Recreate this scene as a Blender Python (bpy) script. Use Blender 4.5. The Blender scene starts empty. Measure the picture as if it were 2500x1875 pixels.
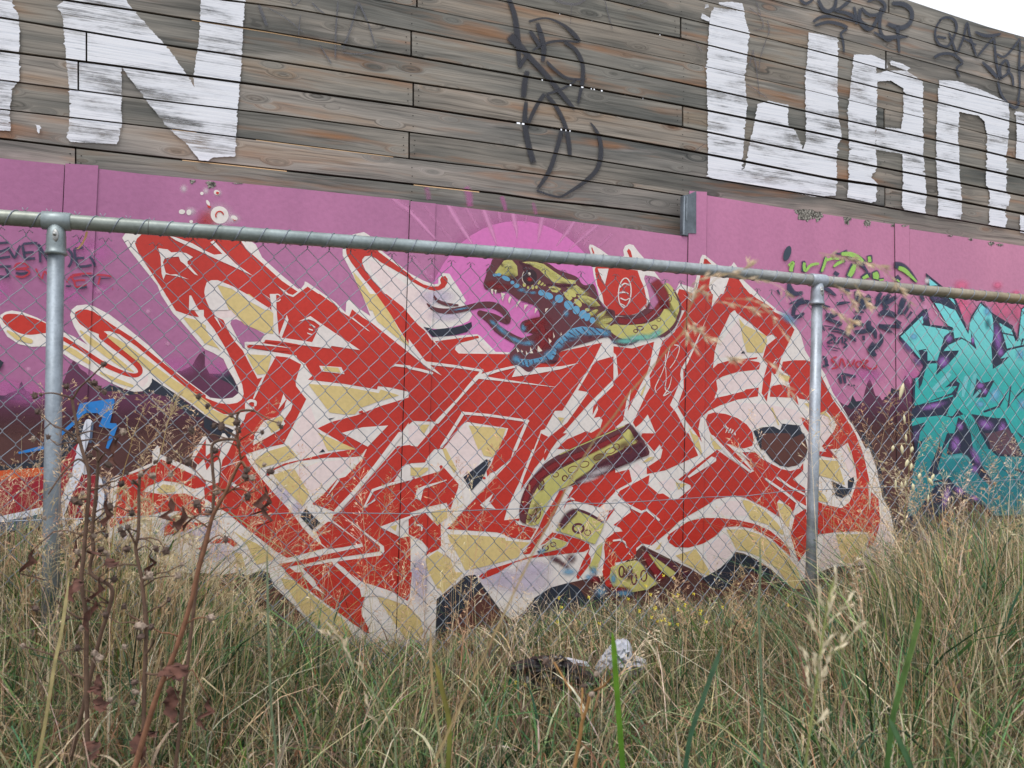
import bpy, bmesh, math, random
import numpy as np
from mathutils import Vector, Matrix
from mathutils.geometry import tessellate_polygon

random.seed(7)
rng = np.random.default_rng(7)
SC = bpy.context.scene
COL = SC.collection

# ------------------------------------------------------------------ camera
F = 2000.0                       # focal length for a 2500 px wide frame
CAM_H = 0.87
PITCH, ROLL = math.radians(3.2), math.radians(1.1)
CAM = Vector((0.0, 0.0, CAM_H))
fwd = Vector((0, math.cos(PITCH), math.sin(PITCH)))
r0 = Vector((1, 0, 0)); u0 = Vector((0, -math.sin(PITCH), math.cos(PITCH)))
RIGHT = r0 * math.cos(ROLL) + u0 * math.sin(ROLL)
UP = u0 * math.cos(ROLL) - r0 * math.sin(ROLL)
cd = bpy.data.cameras.new('camera'); cam = bpy.data.objects.new('camera', cd); COL.objects.link(cam)
cd.sensor_width = 36.0; cd.lens = 36.0 * F / 2500.0
cd.clip_start = 0.05; cd.clip_end = 400.0
cd.dof.use_dof = True; cd.dof.focus_distance = 3.2; cd.dof.aperture_fstop = 7.0
M = Matrix((RIGHT, UP, -fwd)).transposed().to_4x4(); M.translation = CAM
cam.matrix_world = M
SC.camera = cam

# ------------------------------------------------------------------ light (bright overcast)
W = bpy.data.worlds.new('World'); SC.world = W; W.use_nodes = True
nt = W.node_tree; bg = nt.nodes['Background']
sky = nt.nodes.new('ShaderNodeTexSky'); sky.sky_type = 'NISHITA'; sky.sun_disc = False
SUN_EL, SUN_AZ = math.radians(62), math.radians(205)     # azimuth clockwise from +Y, behind the camera
sky.sun_elevation = SUN_EL; sky.sun_rotation = SUN_AZ
sky.air_density = 0.75; sky.dust_density = 4.0; sky.ozone_density = 0.7
cl = nt.nodes.new('ShaderNodeMix'); cl.data_type = 'RGBA'; cl.inputs[0].default_value = 0.72      # bright cloud cover over the clear sky
nt.links.new(sky.outputs[0], cl.inputs[6]); cl.inputs[7].default_value = (9.6, 9.75, 10.2, 1)
nt.links.new(cl.outputs[2], bg.inputs[0]); bg.inputs[1].default_value = 0.115
sd = bpy.data.lights.new('sun', 'SUN'); sd.energy = 1.5; sd.angle = math.radians(24); sd.color = (1.0, 0.965, 0.92)
sun = bpy.data.objects.new('sun', sd); COL.objects.link(sun)
sdir = Vector((math.sin(SUN_AZ) * math.cos(SUN_EL), math.cos(SUN_AZ) * math.cos(SUN_EL), math.sin(SUN_EL)))
sun.rotation_euler = sdir.to_track_quat('Z', 'Y').to_euler(); sun.location = (0, -3, 6)
SC.view_settings.view_transform = 'Standard'; SC.view_settings.look = 'None'
SC.view_settings.gamma = 1.0; SC.view_settings.use_curve_mapping = False
SC.view_settings.exposure = 0.43
SC.cycles.transparent_max_bounces = 40
SC.cycles.max_bounces = 6

# ------------------------------------------------------------------ photo measurements -> points
def ray(x, y):
    return (fwd * F + RIGHT * (x - 1250.0) - UP * (y - 937.5)).normalized()
TAN = 0.36
NRM = Vector((TAN, -1.0, 0)).normalized()          # wall normal, towards the camera
ALONG = Vector((1.0, TAN, 0)).normalized()
WALL0 = Vector((0, 3.45, 0)); FENCE0 = Vector((0, 2.714, 0))
def on_plane(x, y, p0, off=0.0):
    d = ray(x, y); q = p0 + NRM * off
    return CAM + d * ((q - CAM).dot(NRM) / d.dot(NRM))
def wall_pt(x, y, off=0.0): return on_plane(x, y, WALL0, off)
def fence_pt(x, y, off=0.0): return on_plane(x, y, FENCE0, off)
def at_depth(x, y, dep):
    d = ray(x, y); return CAM + d * (dep / d.y)
def ground_xy(x, dep):               # point on the ground that is seen in photo column x, dep metres ahead
    return Vector(((x - 1250.0) / F * dep, dep, 0.0))

TILES = {}
for r_, (k, y0) in enumerate((('A', 380), ('B', 720), ('C', 1060))):
    for c in range(5): TILES[k + str(c)] = (500 * c, y0, 500 / 2212.0)
for c in range(4):
    TILES['T' + str(c)] = (625 * c, 0, 625 / 2211.0); TILES['D' + str(c)] = (625 * c, 1400, 625 / 2183.0)
TILES['E0'] = (1200, 1020, 520 / 1031.0); TILES['G0'] = (0, 950, 400 / 1029.0)
TILES['F0'] = (0, 0, 2500 / 2212.0); TILES['S0'] = (0, 0, 1.0)
def P(s):
    """measured outline: tile name followed by x,y pairs (an optional third value is a stroke width)"""
    out = []; t = None
    for w in s.split():
        if w in TILES: t = TILES[w]; continue
        v = [float(a) for a in w.split(',')]
        q = [t[0] + v[0] * t[2], t[1] + v[1] * t[2]]
        if len(v) > 2: q.append(v[2] * t[2])
        out.append(tuple(q))
    return out

# ------------------------------------------------------------------ object helpers
def link(o, parent=None):
    COL.objects.link(o)
    if parent is not None:
        o.parent = parent
        if parent.type == 'EMPTY' or True:
            o.matrix_parent_inverse = parent.matrix_world.inverted()
    return o
def thing(name, label, cat, loc=(0, 0, 0), group=None):
    o = bpy.data.objects.new(name, None); o.empty_display_size = 0.1
    o.location = loc; COL.objects.link(o); o.matrix_world = Matrix.Translation(Vector(loc))
    tag(o, label, cat, group); return o
def tag(o, label, cat, group=None):
    o['label'] = label; o['category'] = cat
    if group: o['group'] = group
    return o
def mesh_obj(name, verts, faces, mat, parent=None, smooth=False, mats=None, fmat=None):
    me = bpy.data.meshes.new(name)
    me.from_pydata([tuple(v) for v in verts], [], faces); me.update()
    for m in (mats or [mat]): me.materials.append(m)
    if fmat: me.polygons.foreach_set('material_index', fmat)
    if smooth: me.polygons.foreach_set('use_smooth', [True] * len(me.polygons))
    return link(bpy.data.objects.new(name, me), parent)

class MB:
    def __init__(s): s.v = []; s.f = []
    def add(s, v, f):
        o = len(s.v); s.v += [Vector(a) for a in v]; s.f += [tuple(i + o for i in q) for q in f]
    def tube(s, pts, rad, n=8, cap=True):
        pts = [Vector(p) for p in pts]; m = len(pts)
        rads = rad if isinstance(rad, (list, tuple)) else [rad] * m
        base = len(s.v); ref = None
        for i, p in enumerate(pts):
            t = (pts[min(i + 1, m - 1)] - pts[max(i - 1, 0)])
            if t.length < 1e-9: t = Vector((0, 0, 1))
            t.normalize()
            if ref is None or abs(ref.dot(t)) > 0.95: ref = t.orthogonal().normalized()
            a = (ref - t * ref.dot(t)).normalized(); b = t.cross(a); ref = a
            for k in range(n):
                an = 2 * math.pi * k / n
                s.v.append(p + (a * math.cos(an) + b * math.sin(an)) * rads[i])
        for i in range(m - 1):
            for k in range(n):
                q = base + i * n; s.f.append((q + k, q + (k + 1) % n, q + n + (k + 1) % n, q + n + k))
        if cap:
            s.f.append(tuple(base + k for k in range(n))[::-1]); s.f.append(tuple(base + (m - 1) * n + k for k in range(n)))
    def blob(s, c, rx, ry, rz, rnd=0.25, lev=2, rot=None):
        bm = bmesh.new(); bmesh.ops.create_icosphere(bm, subdivisions=lev, radius=1.0)
        o = len(s.v)
        R = rot or Matrix.Identity(3)
        for v in bm.verts:
            k = 1 + random.uniform(-rnd, rnd)
            s.v.append(Vector(c) + R @ Vector((v.co.x * rx * k, v.co.y * ry * k, v.co.z * rz * k)))
        for f in bm.faces: s.f.append(tuple(o + v.index for v in f.verts))
        bm.free()
    def slab(s, front, depth_vec):
        """prism: polygon extruded along a vector"""
        n = len(front); o = len(s.v)
        s.v += [Vector(p) for p in front] + [Vector(p) + depth_vec for p in front]
        s.f.append(tuple(range(o, o + n))); s.f.append(tuple(range(o + 2 * n - 1, o + n - 1, -1)))
        for i in range(n):
            j = (i + 1) % n; s.f.append((o + i, o + n + i, o + n + j, o + j))
    def build(s, name, mat, parent=None, smooth=False):
        return mesh_obj(name, s.v, s.f, mat, parent, smooth)

# ------------------------------------------------------------------ materials
def lin(c):
    c /= 255.0
    return c / 12.92 if c <= 0.04045 else ((c + 0.055) / 1.055) ** 2.4
def rgb(r, g, b, k=0.92): return (lin(r) * k, lin(g) * k, lin(b) * k, 1.0)
def new_mat(name):
    m = bpy.data.materials.new(name); m.use_nodes = True
    n = m.node_tree.nodes; return m, n, m.node_tree.links, n['Principled BSDF']
def N(nodes, typ, **kw):
    o = nodes.new(typ)
    for k, v in kw.items():
        if k == 'op': o.operation = v
        elif k == 'blend': o.blend_type = v
        elif k == 'dt': o.data_type = v
        elif isinstance(k, str) and k.startswith('i'): o.inputs[int(k[1:])].default_value = v
    return o
def ramp(nodes, stops):
    r = nodes.new('ShaderNodeValToRGB'); e = r.color_ramp.elements
    while len(e) < len(stops): e.new(0.5)
    for el, (p, c) in zip(e, stops): el.position = p; el.color = c if len(c) == 4 else (*c, 1)
    return r
def mixc(nodes, links, fac, a, b, blend='MIX'):
    m = nodes.new('ShaderNodeMix'); m.data_type = 'RGBA'; m.blend_type = blend
    for i, v in ((0, fac), (6, a), (7, b)):
        if hasattr(v, 'links'): links.new(v, m.inputs[i])
        else: m.inputs[i].default_value = v
    return m.outputs[2]

PAINT = {}
def paint(name, c, rough=0.5, soft=False, var=0.10, grain=0.0, gradient=None):
    """sprayed wall paint: faint roller / spray unevenness, dust and pinholes; soft=True fades by the sheet's own opacity"""
    key = (name, soft)
    if key in PAINT: return PAINT[key]
    m, n, l, b = new_mat(name + ('_mist' if soft else ''))
    tc = n.new('ShaderNodeTexCoord')
    n1 = N(n, 'ShaderNodeTexNoise', i2=2.3, i3=5.0); l.new(tc.outputs['Object'], n1.inputs[0])
    n2 = N(n, 'ShaderNodeTexNoise', i2=70.0, i3=3.0); l.new(tc.outputs['Object'], n2.inputs[0])
    col = rgb(*c)
    if gradient:
        sep = n.new('ShaderNodeSeparateXYZ'); l.new(tc.outputs['Object'], sep.inputs[0])
        mr = n.new('ShaderNodeMapRange'); mr.inputs[1].default_value = gradient[0]; mr.inputs[2].default_value = gradient[1]
        l.new(sep.outputs[2], mr.inputs[0])
        rp = ramp(n, [(p, rgb(*cc)) for p, cc in gradient[2]]); l.new(mr.outputs[0], rp.inputs[0]); col = rp.outputs[0]
    dk = ramp(n, [(0.28, (1 - var * 1.6,) * 3), (0.72, (1 + var,) * 3)]); l.new(n1.outputs[0], dk.inputs[0])
    c1 = mixc(n, l, 1.0, col, dk.outputs[0], 'MULTIPLY')
    dk2 = ramp(n, [(0.30, (0.93,) * 3), (0.6, (1.02,) * 3)]); l.new(n2.outputs[0], dk2.inputs[0])
    c2 = mixc(n, l, 1.0, c1, dk2.outputs[0], 'MULTIPLY')
    l.new(c2, b.inputs['Base Color']); b.inputs['Roughness'].default_value = rough
    b.inputs['Specular IOR Level'].default_value = 0.35
    bp = N(n, 'ShaderNodeBump', i0=0.12, i1=0.002); l.new(n2.outputs[0], bp.inputs['Height']); l.new(bp.outputs[0], b.inputs['Normal'])
    if soft:
        at = n.new('ShaderNodeAttribute'); at.attribute_name = 'opacity'
        n3 = N(n, 'ShaderNodeTexNoise', i2=260.0, i3=2.0); l.new(tc.outputs['Object'], n3.inputs[0])
        a1 = N(n, 'ShaderNodeMath', op='SUBTRACT', i1=0.5); l.new(n3.outputs[0], a1.inputs[0])
        a2 = N(n, 'ShaderNodeMath', op='MULTIPLY', i1=0.35); l.new(a1.outputs[0], a2.inputs[0])
        a2b = N(n, 'ShaderNodeMath', op='MULTIPLY'); l.new(a2.outputs[0], a2b.inputs[0]); l.new(at.outputs['Fac'], a2b.inputs[1])
        a3 = N(n, 'ShaderNodeMath', op='ADD'); l.new(a2b.outputs[0], a3.inputs[0]); l.new(at.outputs['Fac'], a3.inputs[1])
        a3.use_clamp = True
        l.new(a3.outputs[0], b.inputs['Alpha'])
    PAINT[key] = m; return m
# ================================================================== GROUND
def make_ground():
    m, n, l, b = new_mat('soil_and_litter')
    tc = n.new('ShaderNodeTexCoord')
    a = N(n, 'ShaderNodeTexNoise', i2=3.0, i3=6.0); l.new(tc.outputs['Object'], a.inputs[0])
    c = N(n, 'ShaderNodeTexNoise', i2=45.0, i3=6.0); l.new(tc.outputs['Object'], c.inputs[0])
    r1 = ramp(n, [(0.3, (0.055, 0.042, 0.03)), (0.55, (0.11, 0.085, 0.055)), (0.8, (0.085, 0.085, 0.045))]); l.new(a.outputs[0], r1.inputs[0])
    r2 = ramp(n, [(0.3, (0.55,) * 3), (0.7, (1.25,) * 3)]); l.new(c.outputs[0], r2.inputs[0])
    l.new(mixc(n, l, 1.0, r1.outputs[0], r2.outputs[0], 'MULTIPLY'), b.inputs['Base Color']); b.inputs['Roughness'].default_value = 0.95
    bp = N(n, 'ShaderNodeBump', i0=0.8, i1=0.02); l.new(c.outputs[0], bp.inputs['Height']); l.new(bp.outputs[0], b.inputs['Normal'])
    xs = np.concatenate([[-150, -60, -20], np.linspace(-8, 8, 60), [20, 60, 150]])
    ys = np.concatenate([[-150, -60, -20, -6], np.linspace(-2, 8, 50), [20, 60, 250]])
    v = []; f = []
    for y in ys:
        for x in xs:
            near = max(0, 1 - max(abs(x) / 7, abs(y - 3) / 5))
            v.append((x, y, 0.03 * near * (math.sin(x * 2.3 + y) * math.cos(y * 1.7 - x * 0.6)) - 0.01))
    nx = len(xs)
    for j in range(len(ys) - 1):
        for i in range(nx - 1):
            q = j * nx + i; f.append((q, q + 1, q + nx + 1, q + nx))
    o = mesh_obj('ground', v, f, m, smooth=True); o['kind'] = 'structure'
    return o
make_ground()

# ================================================================== RETAINING WALL (steel posts with panels slid between)
FL = 0.005                               # post flange stands this far proud of the panels
MAUVE = (185, 119, 166)
def mauve_mat():
    m, n, l, b = new_mat('mauve_wall_paint')
    tc = n.new('ShaderNodeTexCoord')
    n1 = N(n, 'ShaderNodeTexNoise', i2=1.1, i3=5.0); l.new(tc.outputs['Object'], n1.inputs[0])
    n2 = N(n, 'ShaderNodeTexNoise', i2=55.0, i3=4.0); l.new(tc.outputs['Object'], n2.inputs[0])
    sep = n.new('ShaderNodeSeparateXYZ'); l.new(tc.outputs['Object'], sep.inputs[0])
    mr = n.new('ShaderNodeMapRange'); mr.inputs[1].default_value = -1.8; mr.inputs[2].default_value = 2.6; l.new(sep.outputs[0], mr.inputs[0])
    hue = ramp(n, [(0.0, rgb(176, 111, 153)), (0.4, rgb(187, 122, 162)), (0.7, rgb(199, 128, 166)), (1.0, rgb(206, 136, 168))]); l.new(mr.outputs[0], hue.inputs[0])
    r1 = ramp(n, [(0.25, (0.86, 0.84, 0.88)), (0.75, (1.08, 1.06, 1.06))]); l.new(n1.outputs[0], r1.inputs[0])
    r2 = ramp(n, [(0.3, (0.94,) * 3), (0.6, (1.02,) * 3)]); l.new(n2.outputs[0], r2.inputs[0])
    c = mixc(n, l, 1.0, hue.outputs[0], r1.outputs[0], 'MULTIPLY'); c = mixc(n, l, 1.0, c, r2.outputs[0], 'MULTIPLY')
    mp = n.new('ShaderNodeMapping'); mp.inputs['Scale'].default_value = (9, 9, .9); l.new(tc.outputs['Object'], mp.inputs[0])
    st = N(n, 'ShaderNodeTexNoise', i2=1.0, i3=4.0); l.new(mp.outputs[0], st.inputs[0])
    r3 = ramp(n, [(0.3, (0.95, 0.95, 0.955)), (0.55, (1.0,) * 3), (0.75, (1.025,) * 3)]); l.new(st.outputs[0], r3.inputs[0]); c = mixc(n, l, 1.0, c, r3.outputs[0], 'MULTIPLY')
    l.new(c, b.inputs['Base Color']); b.inputs['Roughness'].default_value = 0.5; b.inputs['Specular IOR Level'].default_value = 0.4
    bp = N(n, 'ShaderNodeBump', i0=0.25, i1=0.004); l.new(n2.outputs[0], bp.inputs['Height']); l.new(bp.outputs[0], b.inputs['Normal'])
    return m
MAUVE_M = mauve_mat()
def concrete_mat():
    m, n, l, b = new_mat('grey_concrete')
    tc = n.new('ShaderNodeTexCoord'); a = N(n, 'ShaderNodeTexNoise', i2=120.0, i3=5.0); l.new(tc.outputs['Object'], a.inputs[0])
    r = ramp(n, [(0.35, (0.035, 0.033, 0.03)), (0.5, (0.16, 0.15, 0.13)), (0.66, (0.42, 0.40, 0.36))]); l.new(a.outputs[0], r.inputs[0])
    l.new(r.outputs[0], b.inputs['Base Color']); b.inputs['Roughness'].default_value = 0.95; return m
CONC_M = concrete_mat()
def steel_mat(name, base, var, rough=0.45, metal=0.55):
    m, n, l, b = new_mat(name); tc = n.new('ShaderNodeTexCoord')
    a = N(n, 'ShaderNodeTexNoise', i2=14.0, i3=6.0); l.new(tc.outputs['Object'], a.inputs[0])
    c = N(n, 'ShaderNodeTexVoronoi'); c.inputs['Scale'].default_value = 150.0; l.new(tc.outputs['Object'], c.inputs[0])
    r = ramp(n, [(0.3, tuple(x * (1 - var) for x in base)), (0.7, tuple(min(1, x * (1 + var)) for x in base))]); l.new(a.outputs[0], r.inputs[0])
    r2 = ramp(n, [(0.0, (0.88,) * 3), (0.7, (1.06,) * 3)]); l.new(c.outputs['Color'], r2.inputs[0])
    l.new(mixc(n, l, 1.0, r.outputs[0], r2.outputs[0], 'MULTIPLY'), b.inputs['Base Color'])
    b.inputs['Metallic'].default_value = metal
    rr = ramp(n, [(0.3, (rough - 0.1,) * 3), (0.7, (rough + 0.15,) * 3)]); l.new(a.outputs[0], rr.inputs[0]); l.new(rr.outputs[0], b.inputs['Roughness'])
    return m
BARE_M = steel_mat('bare_grey_post_steel', (0.13, 0.155, 0.18), 0.35, 0.55, 0.4)
DARK_M, _n, _l, _b = new_mat('gap_shade_and_nail_black'); _b.inputs['Base Color'].default_value = (0.02, 0.018, 0.017, 1); _b.inputs['Roughness'].default_value = 0.95

EDGE_M, _n, _l, _b = new_mat('shaded_steel_edge'); _b.inputs['Base Color'].default_value = (0.05, 0.032, 0.04, 1); _b.inputs['Roughness'].default_value = 0.9  # bare steel sides, coloured near-black to stand for shade in the joints
YB = 1760.0                               # wall outlines are carried below the ground
def xat(e, y): return e[0][0] + (e[1][0] - e[0][0]) * (y - e[0][1]) / (e[1][1] - e[0][1])
# measured left / right edges of the four steel posts
POSTS = [(((159.4, 400), (115, 1400)), ((240, 405), (193, 1400)), 399, 404),
         (((1002, 491), (970, 1500)), ((1064, 499), (1037, 1500)), 491, 497),
         (((1681, 577), (1667, 1400)), ((1726, 477), (1716, 1400)), 466, 468.5),
         (((2185, 548), (2192, 1300)), ((2220, 560), (2229, 1300)), 545.5, 550)]
PANTOP = [[(-900, 285), (-160, 368), (0, 386), (100, 396), (165, 402)], [(236, 412), (350, 425), (500, 439), (700, 458), (1000, 489)],
          [(1060, 498), (1250, 521), (1500, 554), (1690, 578)], [(1722, 477), (1830, 494), (1927, 510), (2000, 521), (2190, 548)],
          [(2218, 559), (2290, 569), (2400, 586), (2500, 601), (2680, 630), (3500, 762)]]
EDGE_L = ((-900, 285), (-930, 1400)); EDGE_R = ((3500, 760), (3510, 1400))
wall = thing('retaining_wall', 'mauve painted wall of flat panels held between steel posts below the timber boards', 'wall', tuple(wall_pt(1250, 1500, -0.05))[:2] + (0,))
STRIPS = []                               # (quad in photo px, offset from panel plane) that paint is laid on
GAP = 2.1
for i in range(5):
    L = EDGE_L if i == 0 else POSTS[i - 1][1]; R_ = EDGE_R if i == 4 else POSTS[i][0]
    top = PANTOP[i]
    gl, gr = (0 if i == 0 else 0.3), (0 if i == 4 else GAP)
    out = [(top[0][0], top[0][1])] + top[1:-1] + [top[-1]]
    out[0] = (xat(L, out[0][1]) + gl, out[0][1]); out[-1] = (xat(R_, out[-1][1]) - gr, out[-1][1])
    out += [(xat(R_, YB) - gr, YB), (xat(L, YB) + gl, YB)]
    mb = MB(); mb.slab([wall_pt(x, y, 0) for x, y in out][::-1], NRM * -0.07)
    mb.build('panel', MAUVE_M, wall)
    STRIPS.append(([(xat(L, 340) + gl, 340), (xat(R_, 340) - gr, 340), (xat(R_, YB) - gr, YB), (xat(L, YB) + gl, YB)], 0.0, out))
for i, (L, R_, t0, t1) in enumerate(POSTS):
    out = [(xat(L, t0), t0), (xat(R_, t1), t1), (xat(R_, YB), YB), (xat(L, YB), YB)]
    mb = MB(); mb.slab([wall_pt(x, y, FL) for x, y in out][::-1], NRM * -(FL + (0.012 if False else -0.0005)))
    o = mesh_obj('post', mb.v, mb.f, None, wall, mats=[MAUVE_M, EDGE_M], fmat=[0] + [1] * (len(mb.f) - 1))
    mb = MB(); cx = [(xat(L, y) * 0.6 + xat(R_, y) * 0.4, y) for y in (t0 + 2, YB)]
    mb.tube([wall_pt(x, y, -0.09) for x, y in cx], 0.012, 4); mb.build('post_web', BARE_M, o)
    STRIPS.append(([(xat(L, 340), 340), (xat(R_, 340), 340), (xat(R_, YB), YB), (xat(L, YB), YB)], FL, out))
    if i == 2:                            # the flange is bare grey steel where the lower panel leaves it open
        q = P('A3 738,432 800,418 884,382 884,840 800,836 792,862 732,858')
        mb = MB(); mb.slab([wall_pt(x, y, FL + 0.003) for x, y in q][::-1], NRM * -0.02); b_ = mb.build('bare_flange', BARE_M, o)
        mb = MB()
        for s_ in ('A3 752,440 764,436 756,850 744,850', 'A3 782,440 789,438 784,700 778,700'):
            mb.slab([wall_pt(x, y, FL + 0.006) for x, y in P(s_)][::-1], NRM * -0.003)
        mb.build('flange_ridge', steel_mat('worn_ridge', (0.3, 0.34, 0.38), .3), b_)
# near-black board added behind the joints, standing for the shade in the gaps
mb = MB(); mb.slab([wall_pt(x, y, -0.12) for x, y in ((-910, 330), (2690, 665), (3500, 800), (3500, YB), (-910, YB))][::-1], NRM * -0.03)
mb.build('gap_shade_board', DARK_M, wall)
# chips in the top edge where the concrete shows through the paint
def ragged(cx, cy, rx, ry, n=26, seed=0, topflat=True):
    r_ = random.Random(seed); out = []
    for k in range(n):
        a = 2 * math.pi * k / n; q = r_.uniform(0.6, 1.1)
        y = math.sin(a) * ry * q
        if topflat and y < 0: y *= 0.25
        out.append((cx + math.cos(a) * rx * q, cy + y))
    return out
for k, (cx, cy, rx, ry) in enumerate([(1968, 517, 26, 26), (1995, 521, 16, 22), (2068, 533, 10, 17), (2118, 541, 10, 15), (1947, 514, 10, 8), (2180, 549, 6, 5), (2208, 550, 8, 4),
                                      (2370, 583, 7, 6), (2420, 592, 9, 9), (2442, 596, 10, 6), (2320, 575, 7, 3), (515, 446, 14, 16), (470, 441, 8, 9), (580, 447, 14, 3), (232, 418, 3, 8)]):
    off = 0.0012 if not (2185 < cx < 2220) else FL + 0.0012
    q = ragged(cx, cy, rx, ry, seed=k)
    mb = MB(); mb.slab([wall_pt(x, y, off) for x, y in q][::-1], NRM * -0.001); mb.build('paint_chip', CONC_M, wall)

# ================================================================== TIMBER FENCE ON TOP
def wood_mat():
    m, n, l, b = new_mat('weathered_grey_boards')
    uv = n.new('ShaderNodeUVMap'); uv.uv_map = 'UVMap'; oi = n.new('ShaderNodeObjectInfo')
    mul = N(n, 'ShaderNodeVectorMath', op='MULTIPLY'); cmb = n.new('ShaderNodeCombineXYZ')
    for i, k in enumerate((37.0, 11.0, 5.0)):
        q = N(n, 'ShaderNodeMath', op='MULTIPLY', i1=k); l.new(oi.outputs['Random'], q.inputs[0]); l.new(q.outputs[0], cmb.inputs[i])
    add = N(n, 'ShaderNodeVectorMath', op='ADD'); l.new(uv.outputs[0], add.inputs[0]); l.new(cmb.outputs[0], add.inputs[1])
    vec = add.outputs[0]
    def scaled(sx, sy, src=None):
        mp = n.new('ShaderNodeMapping'); mp.inputs['Scale'].default_value = (sx, sy, 1); l.new(src or vec, mp.inputs[0]); return mp.outputs[0]
    def noise(src, det=5.0, dist=0.0, rough=0.55):
        t = N(n, 'ShaderNodeTexNoise', i2=1.0, i3=det); t.inputs['Distortion'].default_value = dist; t.inputs['Roughness'].default_value = rough; l.new(src, t.inputs[0]); return t.outputs[0]
    # knots: stretched voronoi cells bend the grain round them
    vo = n.new('ShaderNodeTexVoronoi'); vo.inputs['Scale'].default_value = 1.0; l.new(scaled(4.2, 13.0), vo.inputs[0])
    kn = ramp(n, [(0.0, (1, 1, 1)), (0.14, (0.75,) * 3), (0.30, (0, 0, 0))]); l.new(vo.outputs['Distance'], kn.inputs[0])
    warp = noise(scaled(1.3, 7.0), 3.0)
    wadd = N(n, 'ShaderNodeMath', op='MULTIPLY_ADD', i1=0.055); l.new(warp, wadd.inputs[0])
    k2 = N(n, 'ShaderNodeMath', op='MULTIPLY', i1=0.045); l.new(kn.outputs[0], k2.inputs[0]); l.new(k2.outputs[0], wadd.inputs[2])
    cz = n.new('ShaderNodeCombineXYZ'); l.new(wadd.outputs[0], cz.inputs[1])
    wv = N(n, 'ShaderNodeVectorMath', op='ADD'); l.new(vec, wv.inputs[0]); l.new(cz.outputs[0], wv.inputs[1]); wv = wv.outputs[0]
    g1 = noise(scaled(2.2, 95.0, wv), 6.0); g2 = noise(scaled(5.0, 320.0, wv), 4.0)
    blot = noise(scaled(1.1, 9.0, wv), 4.0); blot2 = noise(scaled(2.4, 22.0, wv), 4.0); rust = noise(scaled(1.7, 17.0, wv), 3.0)
    base = ramp(n, [(0.27, rgb(86, 88, 86)), (0.43, rgb(121, 119, 114)), (0.57, rgb(151, 145, 137)), (0.76, rgb(150, 126, 102))]); l.new(blot, base.inputs[0])
    rz = ramp(n, [(0.56, (0, 0, 0)), (0.78, (0.9,) * 3)]); l.new(rust, rz.inputs[0])
    c = mixc(n, l, rz.outputs[0], base.outputs[0], rgb(150, 108, 76))
    gr = ramp(n, [(0.30, (0.48,) * 3), (0.48, (0.98,) * 3), (0.75, (1.2,) * 3)]); l.new(g1, gr.inputs[0])
    c = mixc(n, l, 1.0, c, gr.outputs[0], 'MULTIPLY')
    gr2 = ramp(n, [(0.30, (0.82,) * 3), (0.62, (1.08,) * 3)]); l.new(g2, gr2.inputs[0])
    c = mixc(n, l, 1.0, c, gr2.outputs[0], 'MULTIPLY')
    pale = ramp(n, [(0.62, (0, 0, 0)), (0.8, (0.5,) * 3)]); l.new(blot2, pale.inputs[0])
    c = mixc(n, l, pale.outputs[0], c, rgb(196, 188, 184))
    kd = ramp(n, [(0.0, (0.95,) * 3), (0.07, (0.55,) * 3), (0.12, (0.9,) * 3), (0.17, (0.68,) * 3), (0.26, (1,) * 3)]); l.new(vo.outputs['Distance'], kd.inputs[0])
    ksel = ramp(n, [(0.62, (0, 0, 0)), (0.66, (1, 1, 1))]); l.new(vo.outputs['Color'], ksel.inputs[0])
    c = mixc(n, l, ksel.outputs[0], c, mixc(n, l, 1.0, c, kd.outputs[0], 'MULTIPLY'))
    tint = ramp(n, [(0.0, (0.74, 0.78, 0.76)), (0.25, (1.0, 0.97, 0.93)), (0.5, (0.86, 0.89, 0.88)), (0.75, (1.14, 1.12, 1.12)), (1.0, (0.94, 0.90, 0.84))]); l.new(oi.outputs['Random'], tint.inputs[0])
    c = mixc(n, l, 1.0, c, tint.outputs[0], 'MULTIPLY')
    l.new(c, b.inputs['Base Color']); b.inputs['Roughness'].default_value = 0.72; b.inputs['Specular IOR Level'].default_value = 0.3
    bp = N(n, 'ShaderNodeBump', i0=0.5, i1=0.003); l.new(g1, bp.inputs['Height']); l.new(bp.outputs[0], b.inputs['Normal'])
    return m
WOOD_M = wood_mat()
DARKWOOD_M, _n, _l, _b = new_mat('dark_stained_backing'); _b.inputs['Base Color'].default_value = (0.045, 0.032, 0.026, 1); _b.inputs['Roughness'].default_value = 0.9
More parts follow.
